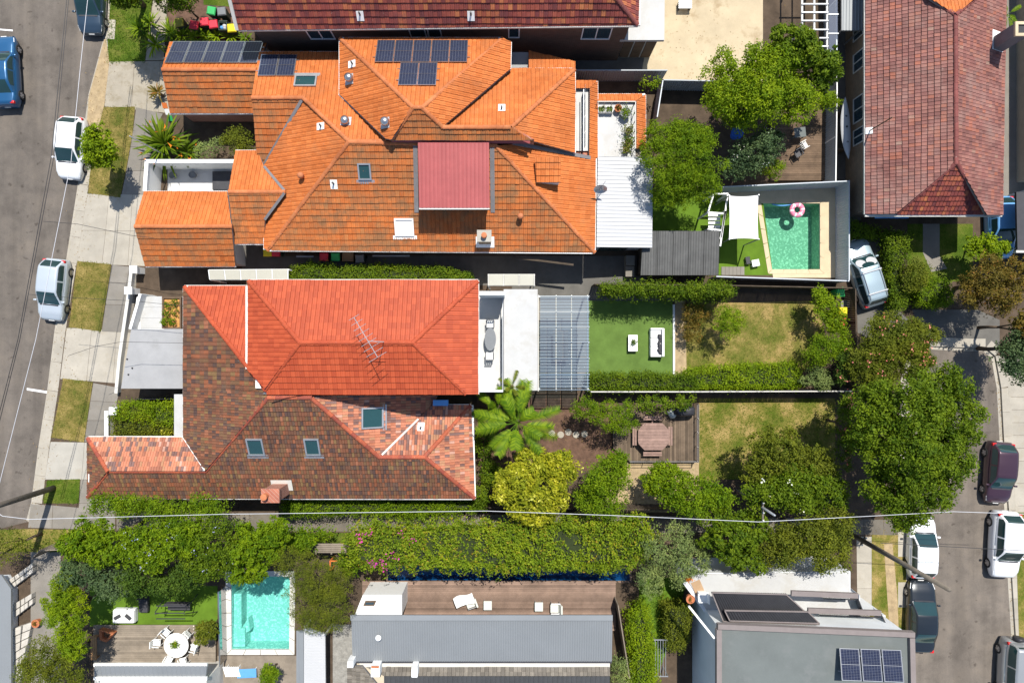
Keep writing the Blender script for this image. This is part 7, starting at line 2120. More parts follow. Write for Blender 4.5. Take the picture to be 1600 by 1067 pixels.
def car(label, px, py, rz, style, pm, roofrack=False, glass='car_glass', shades=False, spare=False, hh=.9):
    s = STY[style]; L, Wd = s['L'], s['Wd']; hw = Wd / 2; belt, zr = s['belt'], s['roof']; x0, x1, x2, x3 = s['cab']
    c = W(px, py, hh)
    o = thing('parked_car', label, 'car', (c.x, c.y, -.12), rz, group='cars parked along the streets')
    LOCAL.add(o.name)
    nx = 26; m = MB(); pts = []; ny = 0
    def plan(x):
        t = abs(2 * x / L); return hw * (1 - .10 * t ** 3 - .16 * (max(0, t - .72) / .28) ** 2) * (.985 if x > 0 else 1)
    for i in range(nx + 1):
        t = i / nx; x = -L / 2 + L * (t + .035 * math.sin(2 * math.pi * t) * -1)
        w_ = plan(x); zt = interp(x, s['top'])
        sec = [(-w_ * .90, .2), (-w_ * .97, .32), (-w_, .5), (-w_ * .99, min(zt - .1, .72)), (-w_ * .93, zt - .03), (-w_ * .8, zt + .005), (-w_ * .4, zt + .022), (0, zt + .026)]
        sec = sec + [(-y, z) for y, z in sec[-2::-1]]; ny = len(sec)
        pts += [(x, y, z) for y, z in sec]
    f = [(i * ny + j, (i + 1) * ny + j, (i + 1) * ny + j + 1, i * ny + j + 1) for i in range(nx) for j in range(ny - 1)]
    f += [[j for j in range(ny)], [nx * ny + j for j in range(ny)][::-1]]
    m.add(pts, f); m.build('body', MATS[pm], o, smooth=True)
    def zc(x): return interp(x, [(x0, belt), (x1, zr - .03), ((x1 + x2) / 2, zr), (x2, zr - .03), (x3, belt)]) if True else 0
    def P(x, t, off=0):
        z = zc(x); wb = plan(x) * .95; wr = wb - max(0, z - belt) * .28; a = abs(t); sg = 1 if t >= 0 else -1
        if a <= .6:
            y = wr * .97 * a / .6; zz = z + .045 * (1 - (a / .6) ** 2) * min(1, (z - belt) / .2 + .15)
            return Vector((x, sg * y, zz + off))
        k = (a - .6) / .4
        return Vector((x, sg * (wr * .97 + (wb - wr * .97) * k + off), z + (belt - .02 - z) * k))
    def patch(xa, xb, ta, tb, n, k, off):
        m = MB(); pts = [P(xa + (xb - xa) * i / n, ta + (tb - ta) * j / k, off) for i in range(n + 1) for j in range(k + 1)]
        m.add(pts, [(i * (k + 1) + j, (i + 1) * (k + 1) + j, (i + 1) * (k + 1) + j + 1, i * (k + 1) + j + 1) for i in range(n) for j in range(k)])
        return m
    patch(x0, x3, -1, 1, 24, 20, 0).build('cabin', MATS[pm], o, smooth=True)
    patch(x2 + .02 + .06 * (x3 - x2), x3 - .02, -.54, .54, 8, 8, .008).build('windscreen', MATS[glass], o, smooth=True)
    patch(x0 + .06, x1 - .04, -.5, .5, 6, 8, .008).build('rear_window', MATS[glass], o, smooth=True)
    mid = (x1 + x2) / 2 + .1
    for sg in (-1, 1):
        patch(mid + .05, x2 + (x3 - x2) * .62, sg * .66, sg * .93, 8, 3, .008).build('side_window', MATS[glass], o, smooth=True)
        patch(x1 - (x1 - x0) * .35, mid - .05, sg * .66, sg * .93, 8, 3, .008).build('side_window', MATS[glass], o, smooth=True)
        wx = (L / 2 - .86, -L / 2 + .82)
        for x in wx:
            w = MB(); R_ = .33; yy = sg * (plan(x) - .09); n = 18
            pr = [(.0, .10), (.20, .10), (.22, .115), (R_ - .02, .115), (R_, .09), (R_, -.09), (.15, -.09)]
            pts = [(x + r * math.cos(6.2832 * k / n), yy + sg * d_, R_ + r * math.sin(6.2832 * k / n)) for r, d_ in pr for k in range(n)]
            w.add(pts, [(i * n + k, i * n + (k + 1) % n, (i + 1) * n + (k + 1) % n, (i + 1) * n + k) for i in range(2, 6) for k in range(n)])
            wh = w.build('wheel', MATS['rubber'], o, smooth=True)
            r = MB(); r.add([(x + rr * math.cos(6.2832 * k / n), yy + sg * d_, R_ + rr * math.sin(6.2832 * k / n)) for rr, d_ in ((.0, .12), (.08, .12), (.2, .105)) for k in range(n)], [(i * n + k, i * n + (k + 1) % n, (i + 1) * n + (k + 1) % n, (i + 1) * n + k) for i in range(2) for k in range(n) if i == 0 or k % 4])
            r.build('rim', MATS['rim'], wh)
        mm = MB(); mm.box((x3 - .22, sg * (hw + .06), belt + .04), (.12, .2, .13)); mm.build('door_mirror', MATS[pm], o, bevel=.03)
        zt = interp(L / 2 - .2, s['top'])
        mm = MB(); mm.hexa([(L / 2 - .42, sg * hw * .55, zt - .12), (L / 2 - .10, sg * hw * .48, zt - .2), (L / 2 - .2, sg * hw * .80, zt - .2), (L / 2 - .5, sg * hw * .91, zt - .1)][::sg], [(L / 2 - .42, sg * hw * .55, zt + .045), (L / 2 - .07, sg * hw * .48, zt - .08), (L / 2 - .16, sg * hw * .82, zt - .08), (L / 2 - .5, sg * hw * .93, zt + .05)][::sg]); mm.build('headlight', MATS['lamp_clear'], o)
        zt = interp(-L / 2 + .12, s['top'])
        mm = MB(); mm.box((-L / 2 + .17, sg * hw * .70, zt - .10), (.2, .26, .2)); mm.build('tail_light', MATS['lamp_red'], o, bevel=.04)
    for xx, nm in ((L / 2 - .0, 'number_plate'), (-L / 2, 'number_plate')):
        mm = MB(); mm.box((xx, 0, .48), (.03, .38, .12)); mm.build(nm, MATS['paint_white'], o)
    # shut line of the bonnet and wiper cowl
    mm = MB(); mm.box((x3 + .03, 0, interp(x3 + .03, s['top']) + .022), (.09, Wd * .7, .012)); mm.build('wiper_cowl', MATS['dark_trim'], o)
    if roofrack:
        for sg in (-1, 1):
            mm = MB(); mm.tube([(x1 + .1, sg * .56, zr + .06), (x2 - .1, sg * .56, zr + .06)], .022, 6); mm.build('roof_rail', MATS['steel'], o)
        for xx in (x1 + .45, x2 - .25):
            mm = MB(); mm.box((xx, 0, zr + .1), (.08, 1.3, .04)); mm.build('roof_bar', MATS['metal_white'], o)
    if shades:
        for sg in (-1, 1):
            xm = (x2 + x3) / 2; mm = MB(); z_ = zc(xm); m3 = Matrix.Rotation(math.atan2(zr - belt, x3 - x2), 3, 'Y'); pts = [Vector((xm, sg * .36, z_ + .055)) + m3 @ Vector((.34 * math.cos(.3927 * k), .33 * math.sin(.3927 * k), 0)) for k in range(16)]
            mm.poly(pts); mm.build('sun_shade', MATS['metal_white'], o)
    if spare:
        mm = MB(); mm.lathe([(.34, -.1), (.36, 0), (.34, .1), (.15, .12), (0, .12)], (0, 0, 0), 18); so2 = mm.build('spare_wheel', MATS['plastic_black'], o, smooth=True); so2.location = (-L / 2 - .14, 0, .95); so2.rotation_euler = (0, R(-90), 0)
    return o
paint('paint_white_car', (.72, .73, .74)); paint('paint_black', (.012, .016, .02), .2); paint('paint_slate', (.03, .055, .085), .3)
paint('paint_blue', (.012, .085, .20), .3); paint('paint_silverblue', (.33, .42, .46), .4); paint('paint_plum', (.05, .022, .034), .3)
paint('paint_silver', (.33, .34, .34), .4); paint('paint_lightblue', (.14, .36, .66), .1); paint('paint_pearl', (.46, .51, .55), .25)
car('dark slate blue car cut by the top edge of the west street', 137, 0, R(-91), 'hatch', 'paint_slate')
car('metallic blue car cut by the left edge', 0, 108, R(93), 'sedan', 'paint_blue')
car('white hatchback beside the small street tree', 106, 229, R(-95), 'hatch', 'paint_white_car')
car('pearl silver hatchback alone beside the dry verge', 78, 452, R(-96), 'hatch', 'paint_pearl')
car('pale blue wagon with roof bars on the driveway', 1355, 426, R(107), 'wagon', 'paint_silverblue', roofrack=True, shades=True)
car('bright blue car half under the carport at the right edge', 1569, 354, R(-88), 'hatch', 'paint_lightblue')
car('dark plum hatchback parked facing down by the pale footpath', 1567, 740, R(-94), 'hatch', 'paint_plum')
car('white hatchback partly under the big tree', 1445, 857, R(88), 'hatch', 'paint_white_car')
car('white sport utility car by the right edge kerb', 1576, 853, R(-93), 'suv', 'paint_white_car')
car('glossy black sedan behind the white hatchback', 1444, 966, R(88), 'sedan', 'paint_black')
car('boxy silver four wheel drive cut by the right edge', 1590, 1052, R(-93), 'boxy', 'paint_silver', spare=True)

# ================================================================ POLES AND WIRES
def pole(label, bx_, by_, hgt, r, arms=(), cat='pole', name='power_pole', material='pole_wood'):
    c = W(bx_, by_); o = thing(name, label, cat, c)
    m = MB(); m.tube([(c.x, c.y, -.1), (c.x, c.y, hgt)], [r, r * .7], 10); m.build('shaft', MATS[material], o, smooth=True)
    for z, l, a in arms:
        m = MB(); d = Vector((math.cos(a), math.sin(a), 0)) * l / 2; m.beam((c.x - d.x, c.y - d.y, z), (c.x + d.x, c.y + d.y, z), .1, .12); ar = m.build('crossarm', MATS['pole_wood'], o)
        for k in (-.9, -.35, .35, .9): m = MB(); m.lathe([(.04, 0), (.06, .06), (.03, .14), (0, .15)], (c.x + d.x * k, c.y + d.y * k, z + .06), 8); m.build('insulator', MATS['white'], ar)
    return o
pole('timber power pole leaning outward over the left street', 84, 762, 10.6, .2, ((9.6, 2.0, R(-10)),))
pole('timber power pole beside the white hatchback on the east street', 1326, 832, 10.6, .17, ((1.9, .6, R(60)),))
pole('slim grey lamp post rising from the garden by the lane', 1150, 765, 6.8, .09, ((4.9, 1.7, R(90)),), 'lamp post', 'lamp_post', 'galv')
c = W(1188, 792, 4.2); pole('slim grey service pole beside the spiky bird of paradise', 270, 249, 5.2, .05, (), 'pole', 'service_pole', 'galv')
def wire(label, pts, hh, r, mt, sag=.0):
    P = []
    for (a, b) in zip(pts, pts[1:]):
        for k in range(8):
            t = k / 8; P.append(W(a[0] + (b[0] - a[0]) * t, a[1] + (b[1] - a[1]) * t, hh - sag * 4 * t * (1 - t)))
    P.append(W(*pts[-1], hh))
    m = MB(); m.tube(P, r, 5); tag(m.build('overhead_wire', MATS[mt]), label, 'wire', 'overhead wires')
mat('wire_white', (.50, .51, .54), .5, .03, 1, 10, bmp=0)
wire('black overhead cable nearer the left edge', [(112, -60), (104, 0), (80, 245), (28, 530), (-20, 720)], 8.0, .02, 'black')
wire('black overhead cable running just beside its twin', [(116, -60), (107, 0), (84, 245), (31, 530), (-16, 720)], 8.0, .02, 'black')
wire('white overhead cable crossing above the parked cars', [(140, -60), (137, 0), (126, 101), (111, 253), (56, 530), (0, 752), (-30, 850)], 8.3, .016, 'wire_white')
wire('white overhead cable running along the lane between gardens', [(-20, 790), (4, 806), (46, 811), (350, 803), (760, 798), (960, 805), (1185, 815), (1360, 806), (1490, 799), (1700, 806)], 8.0, .016, 'wire_white')
wire('thin service wire crossing the pale driveway to the garage', [(67, 346), (120, 350), (205, 368), (240, 372)], 6.0, .014, 'black')
wire('thin service wire from the street to the white terrace', [(45, 460), (110, 465), (205, 470), (286, 478)], 6.0, .012, 'black')
wire('thin service wire to the carport corner', [(106, 556), (150, 541), (190, 534), (287, 536)], 5.5, .012, 'black')
wire('thin dark cable between the east street cars', [(1376, 848), (1450, 852), (1600, 860)], 6.0, .018, 'black')
# ================================================================ PLANTS
T = tree
# street and top left
T('street_tree', 'small round green street tree beside the white hatchback', 'tree', [(153, 226, 3.6, 27, 30, 1.2), (158, 244, 3.2, 20, 18, .9)], 'leaf_lime', base=(178, 262), dens=300, seed=1, trunk=.09)
T('shade_tree', 'leafy tree at the top edge shading the green verge', 'tree', [(205, -35, 5, 50, 40, 1.8), (195, 0, 4.2, 22, 14, .9), (260, -25, 5, 40, 32, 1.6)], 'leaf_mid', base=(225, 10), seed=2)
T('garden_shrub', 'dark leafy shrub at the top beside the bins', 'shrub', [(285, 3, 2.2, 22, 18, .9)], 'leaf_dark', seed=3, trunk=.06)
for i, (x, y, n, L, lab) in enumerate(((219, 45, 34, .95, 'strappy green plant beside the top footpath'), (236, 36, 30, .8, 'small spiky plant nearest the top footpath'), (243, 70, 44, 1.1, 'spiky plant left of the solar garage roof'), (268, 52, 44, 1.0, 'spiky plant first in the row behind the bins'), (285, 56, 40, .9, 'spiky plant second in the row behind the bins'), (304, 58, 36, .8, 'spiky plant third in the row behind the bins'), (323, 58, 36, .8, 'spiky plant fourth in the row behind the bins'), (340, 57, 40, .85, 'spiky plant fifth in the row behind the bins'), (360, 58, 36, .8, 'yellowish spiky plant below the yellow bin'), (384, 60, 26, .6, 'small spiky plant against the brick wall'))):
    rosette('spiky_plant', lab, x, y, .35, n, L, .045, 'leaf_lime' if i % 3 else 'leaf_bright', seed=20 + i, group='spiky plants around the bins')
rosette('bird_of_paradise', 'large spiky bird of paradise with orange flowers by the courtyard', 258, 226, .9, 130, 1.9, .075, 'leaf_mid', arch=.45, seed=5, flowers=('petal_orange', 14), pitch=(.2, 1.3))
rosette('bird_of_paradise', 'smaller strappy clump at the right of the bird of paradise', 292, 238, .5, 60, 1.3, .06, 'leaf_mid', arch=.5, seed=6, flowers=('petal_orange', 5))
rosette('spiky_plant', 'dark purple spiky plant beside the tan driveway', 247, 145, .6, 30, .75, .05, 'leaf_rust', seed=7)
T('garden_shrub', 'grey-green shrub beside the white courtyard wall', 'shrub', [(322, 236, 1.4, 16, 12, .6), (340, 228, 1.2, 12, 10, .5)], 'leaf_grey', seed=8, trunk=.05, size=.1)
T('garden_shrub', 'round olive green shrub under the orange eave', 'shrub', [(368, 222, 1.8, 26, 22, .9), (392, 238, 1.4, 14, 12, .6)], 'leaf_olive', seed=9, trunk=.06, size=.12)
# planter shrubs on the terrace
for i, (x, y, r) in enumerate(((272, 473, 6), (262, 476, 5), (260, 488, 6), (273, 488, 6.5), (259, 503, 7.5), (271, 502, 5.5))):
    c = W(x, y, 1.6); rng = np.random.default_rng(i)
    o = thing('planter_shrub', ('rounded shrub %s in the orange mulch planter' % ('top right', 'top left', 'middle left', 'middle right', 'bottom left and largest', 'bottom right')[i]), 'shrub', (c.x, c.y, 1.38), group='shrubs in the orange planter')
    pos, out, rn = crown_points(rng, [(c.x, c.y, 1.6, r / 24, r / 24, .24)], 700, .08, 8, -.2)
    quads_object('foliage', leaf_arrays(rng, pos, out, .08, .5), rn, 'leaf_bright', o)
    m = MB(); m.tube([(c.x, c.y, 1.35), (c.x, c.y, 1.6)], .03, 6); m.build('stem', MATS['bark'], o)
# clipped garden left of the mottled house
hedge('clipped_hedge', 'clipped yellow-green garden block beside the black gate', [(181, 632), (205, 630), (232, 632), (231, 655), (205, 654), (181, 655)], 1.2, 'leaf_lime', seed=1)
hedge('clipped_hedge', 'yellow-green clipped block nearest the white verandah', [(233, 630), (271, 630), (271, 664), (236, 664)], 1.2, 'leaf_lime', seed=2)
hedge('clipped_hedge', 'dark grey-green clipped block above the pink tiled wing', [(172, 655), (190, 640), (222, 633), (234, 655), (268, 664), (262, 680), (176, 680)], 1.0, 'leaf_olive', seed=3)
T('yellow_shrub', 'small bright yellow shrub at the garden corner', 'shrub', [(264, 675, .9, 8, 6, .35)], 'leaf_yellow', seed=4, trunk=.03, size=.1, dens=500)
# hedges in the side passage and subject garden
hedge('passage_hedge', 'long green hedge between orange and red roofs', [(452, 421), (480, 413), (520, 419), (600, 417), (690, 420), (735, 430), (735, 438), (452, 438)], 2.0, 'leaf_mid', seed=5)
hedge('boundary_hedge', 'dark green hedge along the fence above the turf', [(942, 449), (1000, 447), (1060, 450), (1125, 445), (1147, 449), (1147, 459), (1090, 460), (1030, 457), (960, 456)], 3.2, 'leaf_mid', seed=6, z0=.6, rough=.3)
hedge('boundary_hedge', 'clipped dark green hedge along the lower side of the turf', [(922, 587), (1000, 586), (1088, 588), (1090, 610), (922, 610)], 1.5, 'leaf_mid', seed=7)
hedge('boundary_hedge', 'yellow-green hedge along the lower side of the dry lawn', [(1070, 582), (1120, 574), (1200, 571), (1250, 568), (1254, 606), (1090, 606)], 1.3, 'leaf_lime', seed=8)
T('round_shrub', 'round olive shrub standing alone on the dry lawn', 'shrub', [(1138, 502, 2.3, 27, 27, 1.0)], 'leaf_lime', base=(1128, 512), seed=10, size=.12, dens=380, trunk=.08)
T('dark_shrub', 'dark purplish shrub in the bed beside the turf', 'shrub', [(1082, 490, 1.3, 22, 20, .6), (1080, 518, 1.2, 16, 18, .5)], 'leaf_rust', seed=11, size=.1, trunk=.05, dens=120)
T('corner_shrub', 'mixed green shrub beside the coloured bins', 'shrub', [(1290, 480, 2.2, 24, 24, .9), (1282, 466, 2.2, 16, 14, .7), (1300, 500, 2.0, 18, 20, .8)], 'leaf_lime', seed=12, size=.13, trunk=.06)
T('corner_shrub', 'bright green shrub at the back fence of the dry lawn', 'shrub', [(1285, 548, 2.2, 30, 26, 1.0), (1310, 530, 2.0, 20, 22, .8)], 'leaf_bright', seed=13, size=.13, trunk=.06)
T('corner_shrub', 'rounded grey-green shrub in the lawn corner', 'shrub', [(1278, 592, 1.6, 26, 18, .8)], 'leaf_grey', seed=14, size=.1, trunk=.05, dens=360)
T('corner_shrub', 'dark pink-flowered shrub behind the lawn corner', 'shrub', [(1318, 578, 2.2, 20, 28, 1.0)], 'leaf_dark', seed=15, size=.12, trunk=.05, flowers=('petal_pink', 40, .09))
# trees of the northern gardens
T('broad_tree', 'broad bright green tree over the wet deck', 'tree', [(1195, 130, 5.2, 62, 52, 1.9), (1140, 135, 4.8, 48, 52, 1.7), (1240, 155, 4.8, 46, 40, 1.6), (1165, 165, 4.6, 50, 34, 1.4), (1210, 100, 5.2, 50, 38, 1.7)], 'leaf_lime', base=(1170, 180), seed=16, dens=260, trunk=.2)
T('garden_tree', 'darker green tree behind the broad bright tree', 'tree', [(1238, 72, 5.6, 48, 36, 1.5), (1285, 110, 5.0, 26, 36, 1.4)], 'leaf_mid', seed=17, dens=260, trunk=.16)
T('feathery_tree', 'feathery light green tree beside the white sheet roof', 'tree', [(1065, 250, 4.8, 62, 54, 1.7), (1035, 215, 4.2, 36, 30, 1.2), (1095, 285, 4.4, 36, 34, 1.3), (1045, 295, 4.0, 36, 36, 1.3), (1090, 215, 4.2, 30, 28, 1.1)], 'leaf_bright', base=(1050, 290), seed=18, dens=300, size=.12, asp=.35, trunk=.15)
T('dark_tree', 'dark grey-leaved tree between the feathery tree and wet deck', 'tree', [(1180, 238, 3.6, 40, 34, 1.3), (1150, 262, 3.0, 26, 20, .9), (1205, 225, 3.4, 24, 24, 1.0)], 'leaf_blue', seed=19, dens=170, trunk=.1, flowers=('petal_white', 40, .06))
T('garden_shrub', 'light green shrub at the foot of the wet deck', 'shrub', [(1210, 262, 1.6, 20, 16, .7)], 'leaf_lime', seed=20, size=.12, trunk=.05)
T('garden_shrub', 'yellow-green palm-like shrub beside the tall fence', 'shrub', [(1294, 160, 2.2, 16, 14, .8)], 'leaf_lime', seed=21, size=.2, asp=.2, trunk=.05)
T('garden_shrub', 'climber hanging over the grey fence by the pots', 'shrub', [(1018, 131, 2.0, 16, 7, .4)], 'leaf_lime', seed=22, size=.12, trunk=.04)
# garden of the maroon house
hedge('clipped_hedge', 'tall square clipped hedge beside the pale blue wagon', [(1391, 364), (1420, 364), (1420, 420), (1418, 480), (1398, 480), (1394, 420)], 1.7, 'leaf_mid', seed=9)
hedge('clipped_hedge', 'low green hedge along the head of the driveway', [(1330, 345), (1345, 350), (1392, 364), (1392, 372), (1330, 366)], 1.3, 'leaf_mid', seed=10)
T('garden_shrub', 'bushy speckled green shrub beside the square hedge', 'shrub', [(1428, 432, 2.0, 26, 26, .9)], 'leaf_olive', seed=23, size=.14, trunk=.06)
hedge('clipped_hedge', 'rounded bright green clipped bush by the shaded drive', [(1436, 440), (1455, 434), (1480, 438), (1492, 452), (1488, 474), (1462, 478), (1438, 472)], 1.5, 'leaf_bright', seed=11)
T('garden_shrub', 'bright green shrub in front of the bright blue car', 'shrub', [(1535, 386, 2.2, 30, 20, .9), (1560, 390, 2.0, 16, 14, .7)], 'leaf_lime', seed=24, size=.14, trunk=.06)
T('rust_tree', 'reddish brown leaved tree above the turning circle', 'tree', [(1545, 430, 4.0, 40, 30, 1.4), (1565, 460, 4.0, 36, 32, 1.4), (1520, 455, 3.6, 26, 26, 1.1), (1590, 430, 4.0, 26, 30, 1.2)], 'leaf_rust', seed=25, dens=260, size=.13, trunk=.13)
T('dark_street_tree', 'dark blue-green tree at the right edge beside the footpath', 'tree', [(1590, 560, 4.0, 34, 36, 1.5), (1610, 530, 4.2, 30, 40, 1.5)], 'leaf_blue', seed=26, trunk=.13)
T('rust_tree', 'dark reddish tree at the right edge above the footpath', 'tree', [(1598, 510, 4.0, 24, 26, 1.2)], 'leaf_rust', seed=27, trunk=.1)
# the big street tree and its pink-flowered neighbour
T('oleander', 'pink-flowered oleander at the end of the east street', 'shrub', [(1385, 525, 3.4, 44, 34, 1.2), (1425, 530, 3.4, 36, 32, 1.1), (1360, 560, 3.2, 34, 36, 1.1), (1420, 565, 3.6, 40, 30, 1.2), (1370, 590, 3.4, 36, 24, 1.0)], 'leaf_olive', base=(1380, 555), seed=28, dens=420, size=.14, asp=.35, trunk=.1, flowers=('petal_pink', 220, .10))
T('big_street_tree', 'huge spreading green tree over the east street', 'tree', [(1420, 640, 7.5, 62, 50, 2.0), (1470, 600, 6.8, 44, 34, 1.6), (1490, 660, 7.0, 44, 46, 1.8), (1480, 720, 7.0, 44, 46, 1.8), (1420, 710, 7.8, 56, 50, 2.1), (1375, 680, 7.0, 46, 46, 1.8), (1440, 765, 6.8, 50, 44, 1.8), (1390, 760, 6.6, 46, 44, 1.7), (1360, 630, 6.4, 36, 36, 1.5), (1412, 805, 5.6, 36, 26, 1.3)], 'leaf_mid', base=(1400, 690), seed=29, dens=250, trunk=.32, size=.17)
T('oleander', 'pink-flowered shrub under the left of the big tree', 'shrub', [(1330, 660, 3.2, 28, 34, 1.1), (1318, 700, 3.0, 20, 30, 1.0), (1335, 630, 3.2, 26, 20, 1.0)], 'leaf_mid', seed=30, size=.13, trunk=.08, flowers=('petal_pink', 110, .10))
T('garden_tree', 'grey-green tree in the corner of the mottled house lawn', 'tree', [(1218, 700, 4.4, 46, 34, 1.4), (1265, 725, 4.2, 40, 32, 1.3), (1200, 735, 4.0, 38, 30, 1.2)], 'leaf_olive', seed=31, size=.13, trunk=.14)
T('flowering_tree', 'dark green tree dotted with white flowers beside the lane', 'tree', [(1235, 760, 4.6, 56, 36, 1.5), (1290, 770, 4.2, 30, 36, 1.3), (1190, 770, 4.2, 34, 28, 1.2)], 'leaf_mid', seed=32, trunk=.15, flowers=('petal_white', 40, .12))
T('glossy_tree', 'glossy light green tree over the white terrace', 'tree', [(1265, 838, 5.0, 56, 38, 1.6), (1300, 860, 4.6, 34, 34, 1.3), (1225, 855, 4.6, 36, 32, 1.3), (1310, 820, 4.8, 28, 32, 1.3)], 'leaf_olive', seed=33, dens=260, trunk=.16)
T('garden_tree', 'green tree between the silver-leaved tree and glossy tree', 'tree', [(1135, 840, 4.4, 44, 34, 1.4), (1165, 870, 4.0, 36, 24, 1.1), (1175, 825, 4.2, 34, 26, 1.2)], 'leaf_mid', seed=34, trunk=.14)
T('silver_tree', 'silvery blue-green acacia beside the turf lane', 'tree', [(1050, 850, 4.2, 44, 36, 1.3), (1085, 875, 3.6, 28, 26, 1.0), (1015, 905, 3.2, 26, 30, 1.0), (1060, 890, 3.4, 22, 26, .9)], 'leaf_grey', seed=35, size=.13, asp=.35, trunk=.12, dens=210)
T('garden_tree', 'green tree hanging over the lane below the picnic deck', 'tree', [(1085, 770, 4.2, 50, 34, 1.4), (1120, 785, 3.8, 34, 26, 1.1), (1055, 765, 3.8, 30, 26, 1.1)], 'leaf_bright', seed=36, trunk=.14, base=(1070, 765))
T('yellow_shrub', 'yellowish shrub left of the lane tree', 'shrub', [(1028, 755, 2.8, 22, 24, .9), (1040, 735, 2.6, 24, 14, .7)], 'leaf_lime', seed=37, size=.13, trunk=.06)
T('variegated_tree', 'yellow and cream variegated tree below the palm', 'tree', [(840, 755, 4.6, 58, 46, 1.5), (800, 760, 4.2, 34, 36, 1.2), (870, 730, 4.4, 38, 32, 1.2), (830, 790, 4.0, 44, 26, 1.1)], 'leaf_yellow', seed=38, size=.18, dens=260, trunk=.14)
T('garden_tree', 'dense green tree right of the variegated tree', 'tree', [(945, 745, 4.6, 38, 38, 1.4), (940, 785, 4.2, 38, 28, 1.2), (962, 720, 4.0, 24, 20, 1.0)], 'leaf_bright', seed=39, dens=280, size=.13, trunk=.13)
T('round_shrub', 'bright green rounded bush above the stepping stones', 'shrub', [(955, 648, 2.8, 38, 28, 1.1), (915, 638, 2.6, 28, 18, .9), (975, 665, 2.4, 20, 14, .7)], 'leaf_bright', seed=40, size=.12, trunk=.07, dens=320)
T('garden_shrub', 'dark shrub along the fence above the picnic deck', 'shrub', [(1020, 632, 2.2, 36, 12, .8), (1065, 628, 2.0, 24, 10, .6)], 'leaf_mid', seed=41, size=.12, trunk=.06)
# palm by the red-roofed house
def palm(name, label, px, py, hh, n, L, seed, leaf='leaf_palm'):
    rg = random.Random(seed); c = W(px, py, hh); o = thing(name, label, 'palm', (c.x, c.y, 0))
    m = MB(); m.tube([(c.x, c.y, -.05), (c.x + .05, c.y, hh * .5), (c.x, c.y, hh)], [.16, .13, .1], 10); m.build('trunk', MATS['bark'], o, smooth=True)
    for i in range(n):
        a = 6.2832 * i / n + rg.uniform(-.25, .25); f = MB(); d = Vector((math.cos(a), math.sin(a), 0))
        pinnate(f, c, d, L * rg.uniform(.75, 1.1), rg.uniform(.0, 1.15), rg.uniform(.2, .65), .42 * L / 2.6, 24, rg); f.build('frond', MATS[leaf], o)
    return o
palm('palm_tree', 'large feathery palm behind the mottled tile house', 808, 660, 4.2, 20, 2.6, 3)
palm('palm_tree', 'second palm partly behind the large feathery palm', 778, 640, 3.4, 12, 2.0, 8)
palm('palm_tree', 'tiny fern palm at the upper right edge', 1572, 24, 2.0, 10, 1.1, 9)
palm('palm_tree', 'slender palm frond plant over the white flat roof', 800, 604, 4.0, 5, 1.1, 12, 'leaf_olive')
T('garden_shrub', 'low dark shrub under the palms by the wall', 'shrub', [(757, 690, 1.6, 16, 30, .8), (765, 740, 1.6, 18, 22, .8), (750, 775, 1.8, 16, 18, .8)], 'leaf_mid', seed=42, size=.13, trunk=.05)
# hedge line south of the mottled house
hedge('lane_hedge', 'green creeper hedge along the lane below the mottled roof', [(440, 786), (520, 782), (640, 786), (740, 783), (758, 796), (640, 808), (560, 802), (440, 806)], 1.9, 'leaf_bright', seed=12, rough=.22)
# trees lower left
for i, (lab, b, leaf, fl, sd_) in enumerate((
    ('bright green tree overhanging the tiled wing eave', [(165, 785, 4.2, 26, 18, .9), (205, 790, 4.4, 36, 20, 1.1), (260, 795, 4.4, 40, 18, 1.1), (320, 792, 4.4, 36, 18, 1.0)], 'leaf_bright', None, 43),
    ('leafy green tree at the left end of the tall garden screen', [(140, 840, 4.4, 38, 34, 1.4), (185, 850, 4.6, 42, 34, 1.4)], 'leaf_bright', None, 44),
    ('tree with pale lilac flowers in the tall garden screen', [(235, 850, 4.8, 46, 38, 1.5), (285, 840, 4.6, 42, 34, 1.4)], 'leaf_bright', ('petal_lilac', 110, .09), 45),
    ('green tree right of the lilac-flowered tree', [(340, 845, 4.6, 44, 38, 1.4), (330, 880, 4.2, 34, 30, 1.2)], 'leaf_mid', ('petal_lilac', 40, .09), 46),
    ('light green tree leaning over the turquoise pool', [(400, 850, 4.4, 42, 38, 1.4), (385, 890, 3.8, 34, 22, 1.0), (430, 835, 4.2, 26, 28, 1.1)], 'leaf_bright', None, 47),
    ('dark blue-green tree at the lower edge of the screen', [(130, 890, 4.0, 34, 28, 1.2), (180, 905, 3.8, 40, 26, 1.2)], 'leaf_blue', None, 48),
    ('dark rounded tree above the garden turf', [(215, 905, 4.0, 34, 26, 1.2), (265, 910, 3.8, 32, 22, 1.1), (295, 895, 4.0, 30, 26, 1.1)], 'leaf_dark', None, 49))):
    T('screen_tree', lab, 'tree', b, leaf, seed=sd_, trunk=.13, flowers=fl, dens=270, size=.14)
T('olive_tree', 'fine-leaved olive tree between the pool and grey metal roof', 'tree', [(495, 900, 4.6, 44, 40, 1.5), (520, 945, 4.4, 36, 36, 1.3), (475, 940, 4.2, 36, 34, 1.2), (460, 880, 4.2, 34, 30, 1.2), (530, 910, 4.0, 26, 26, 1.0), (490, 970, 4.0, 40, 22, 1.0)], 'leaf_olive', base=(505, 915), seed=50, size=.10, asp=.35, dens=300, trunk=.13)
T('bamboo_clump', 'yellow-green bamboo clump along the left path', 'shrub', [(105, 915, 4.0, 24, 30, 1.2), (110, 960, 4.2, 28, 34, 1.4), (118, 1000, 4.0, 22, 30, 1.2), (90, 950, 3.6, 22, 26, 1.1)], 'leaf_lime', seed=51, size=.2, asp=.2, trunk=.06, dens=240)
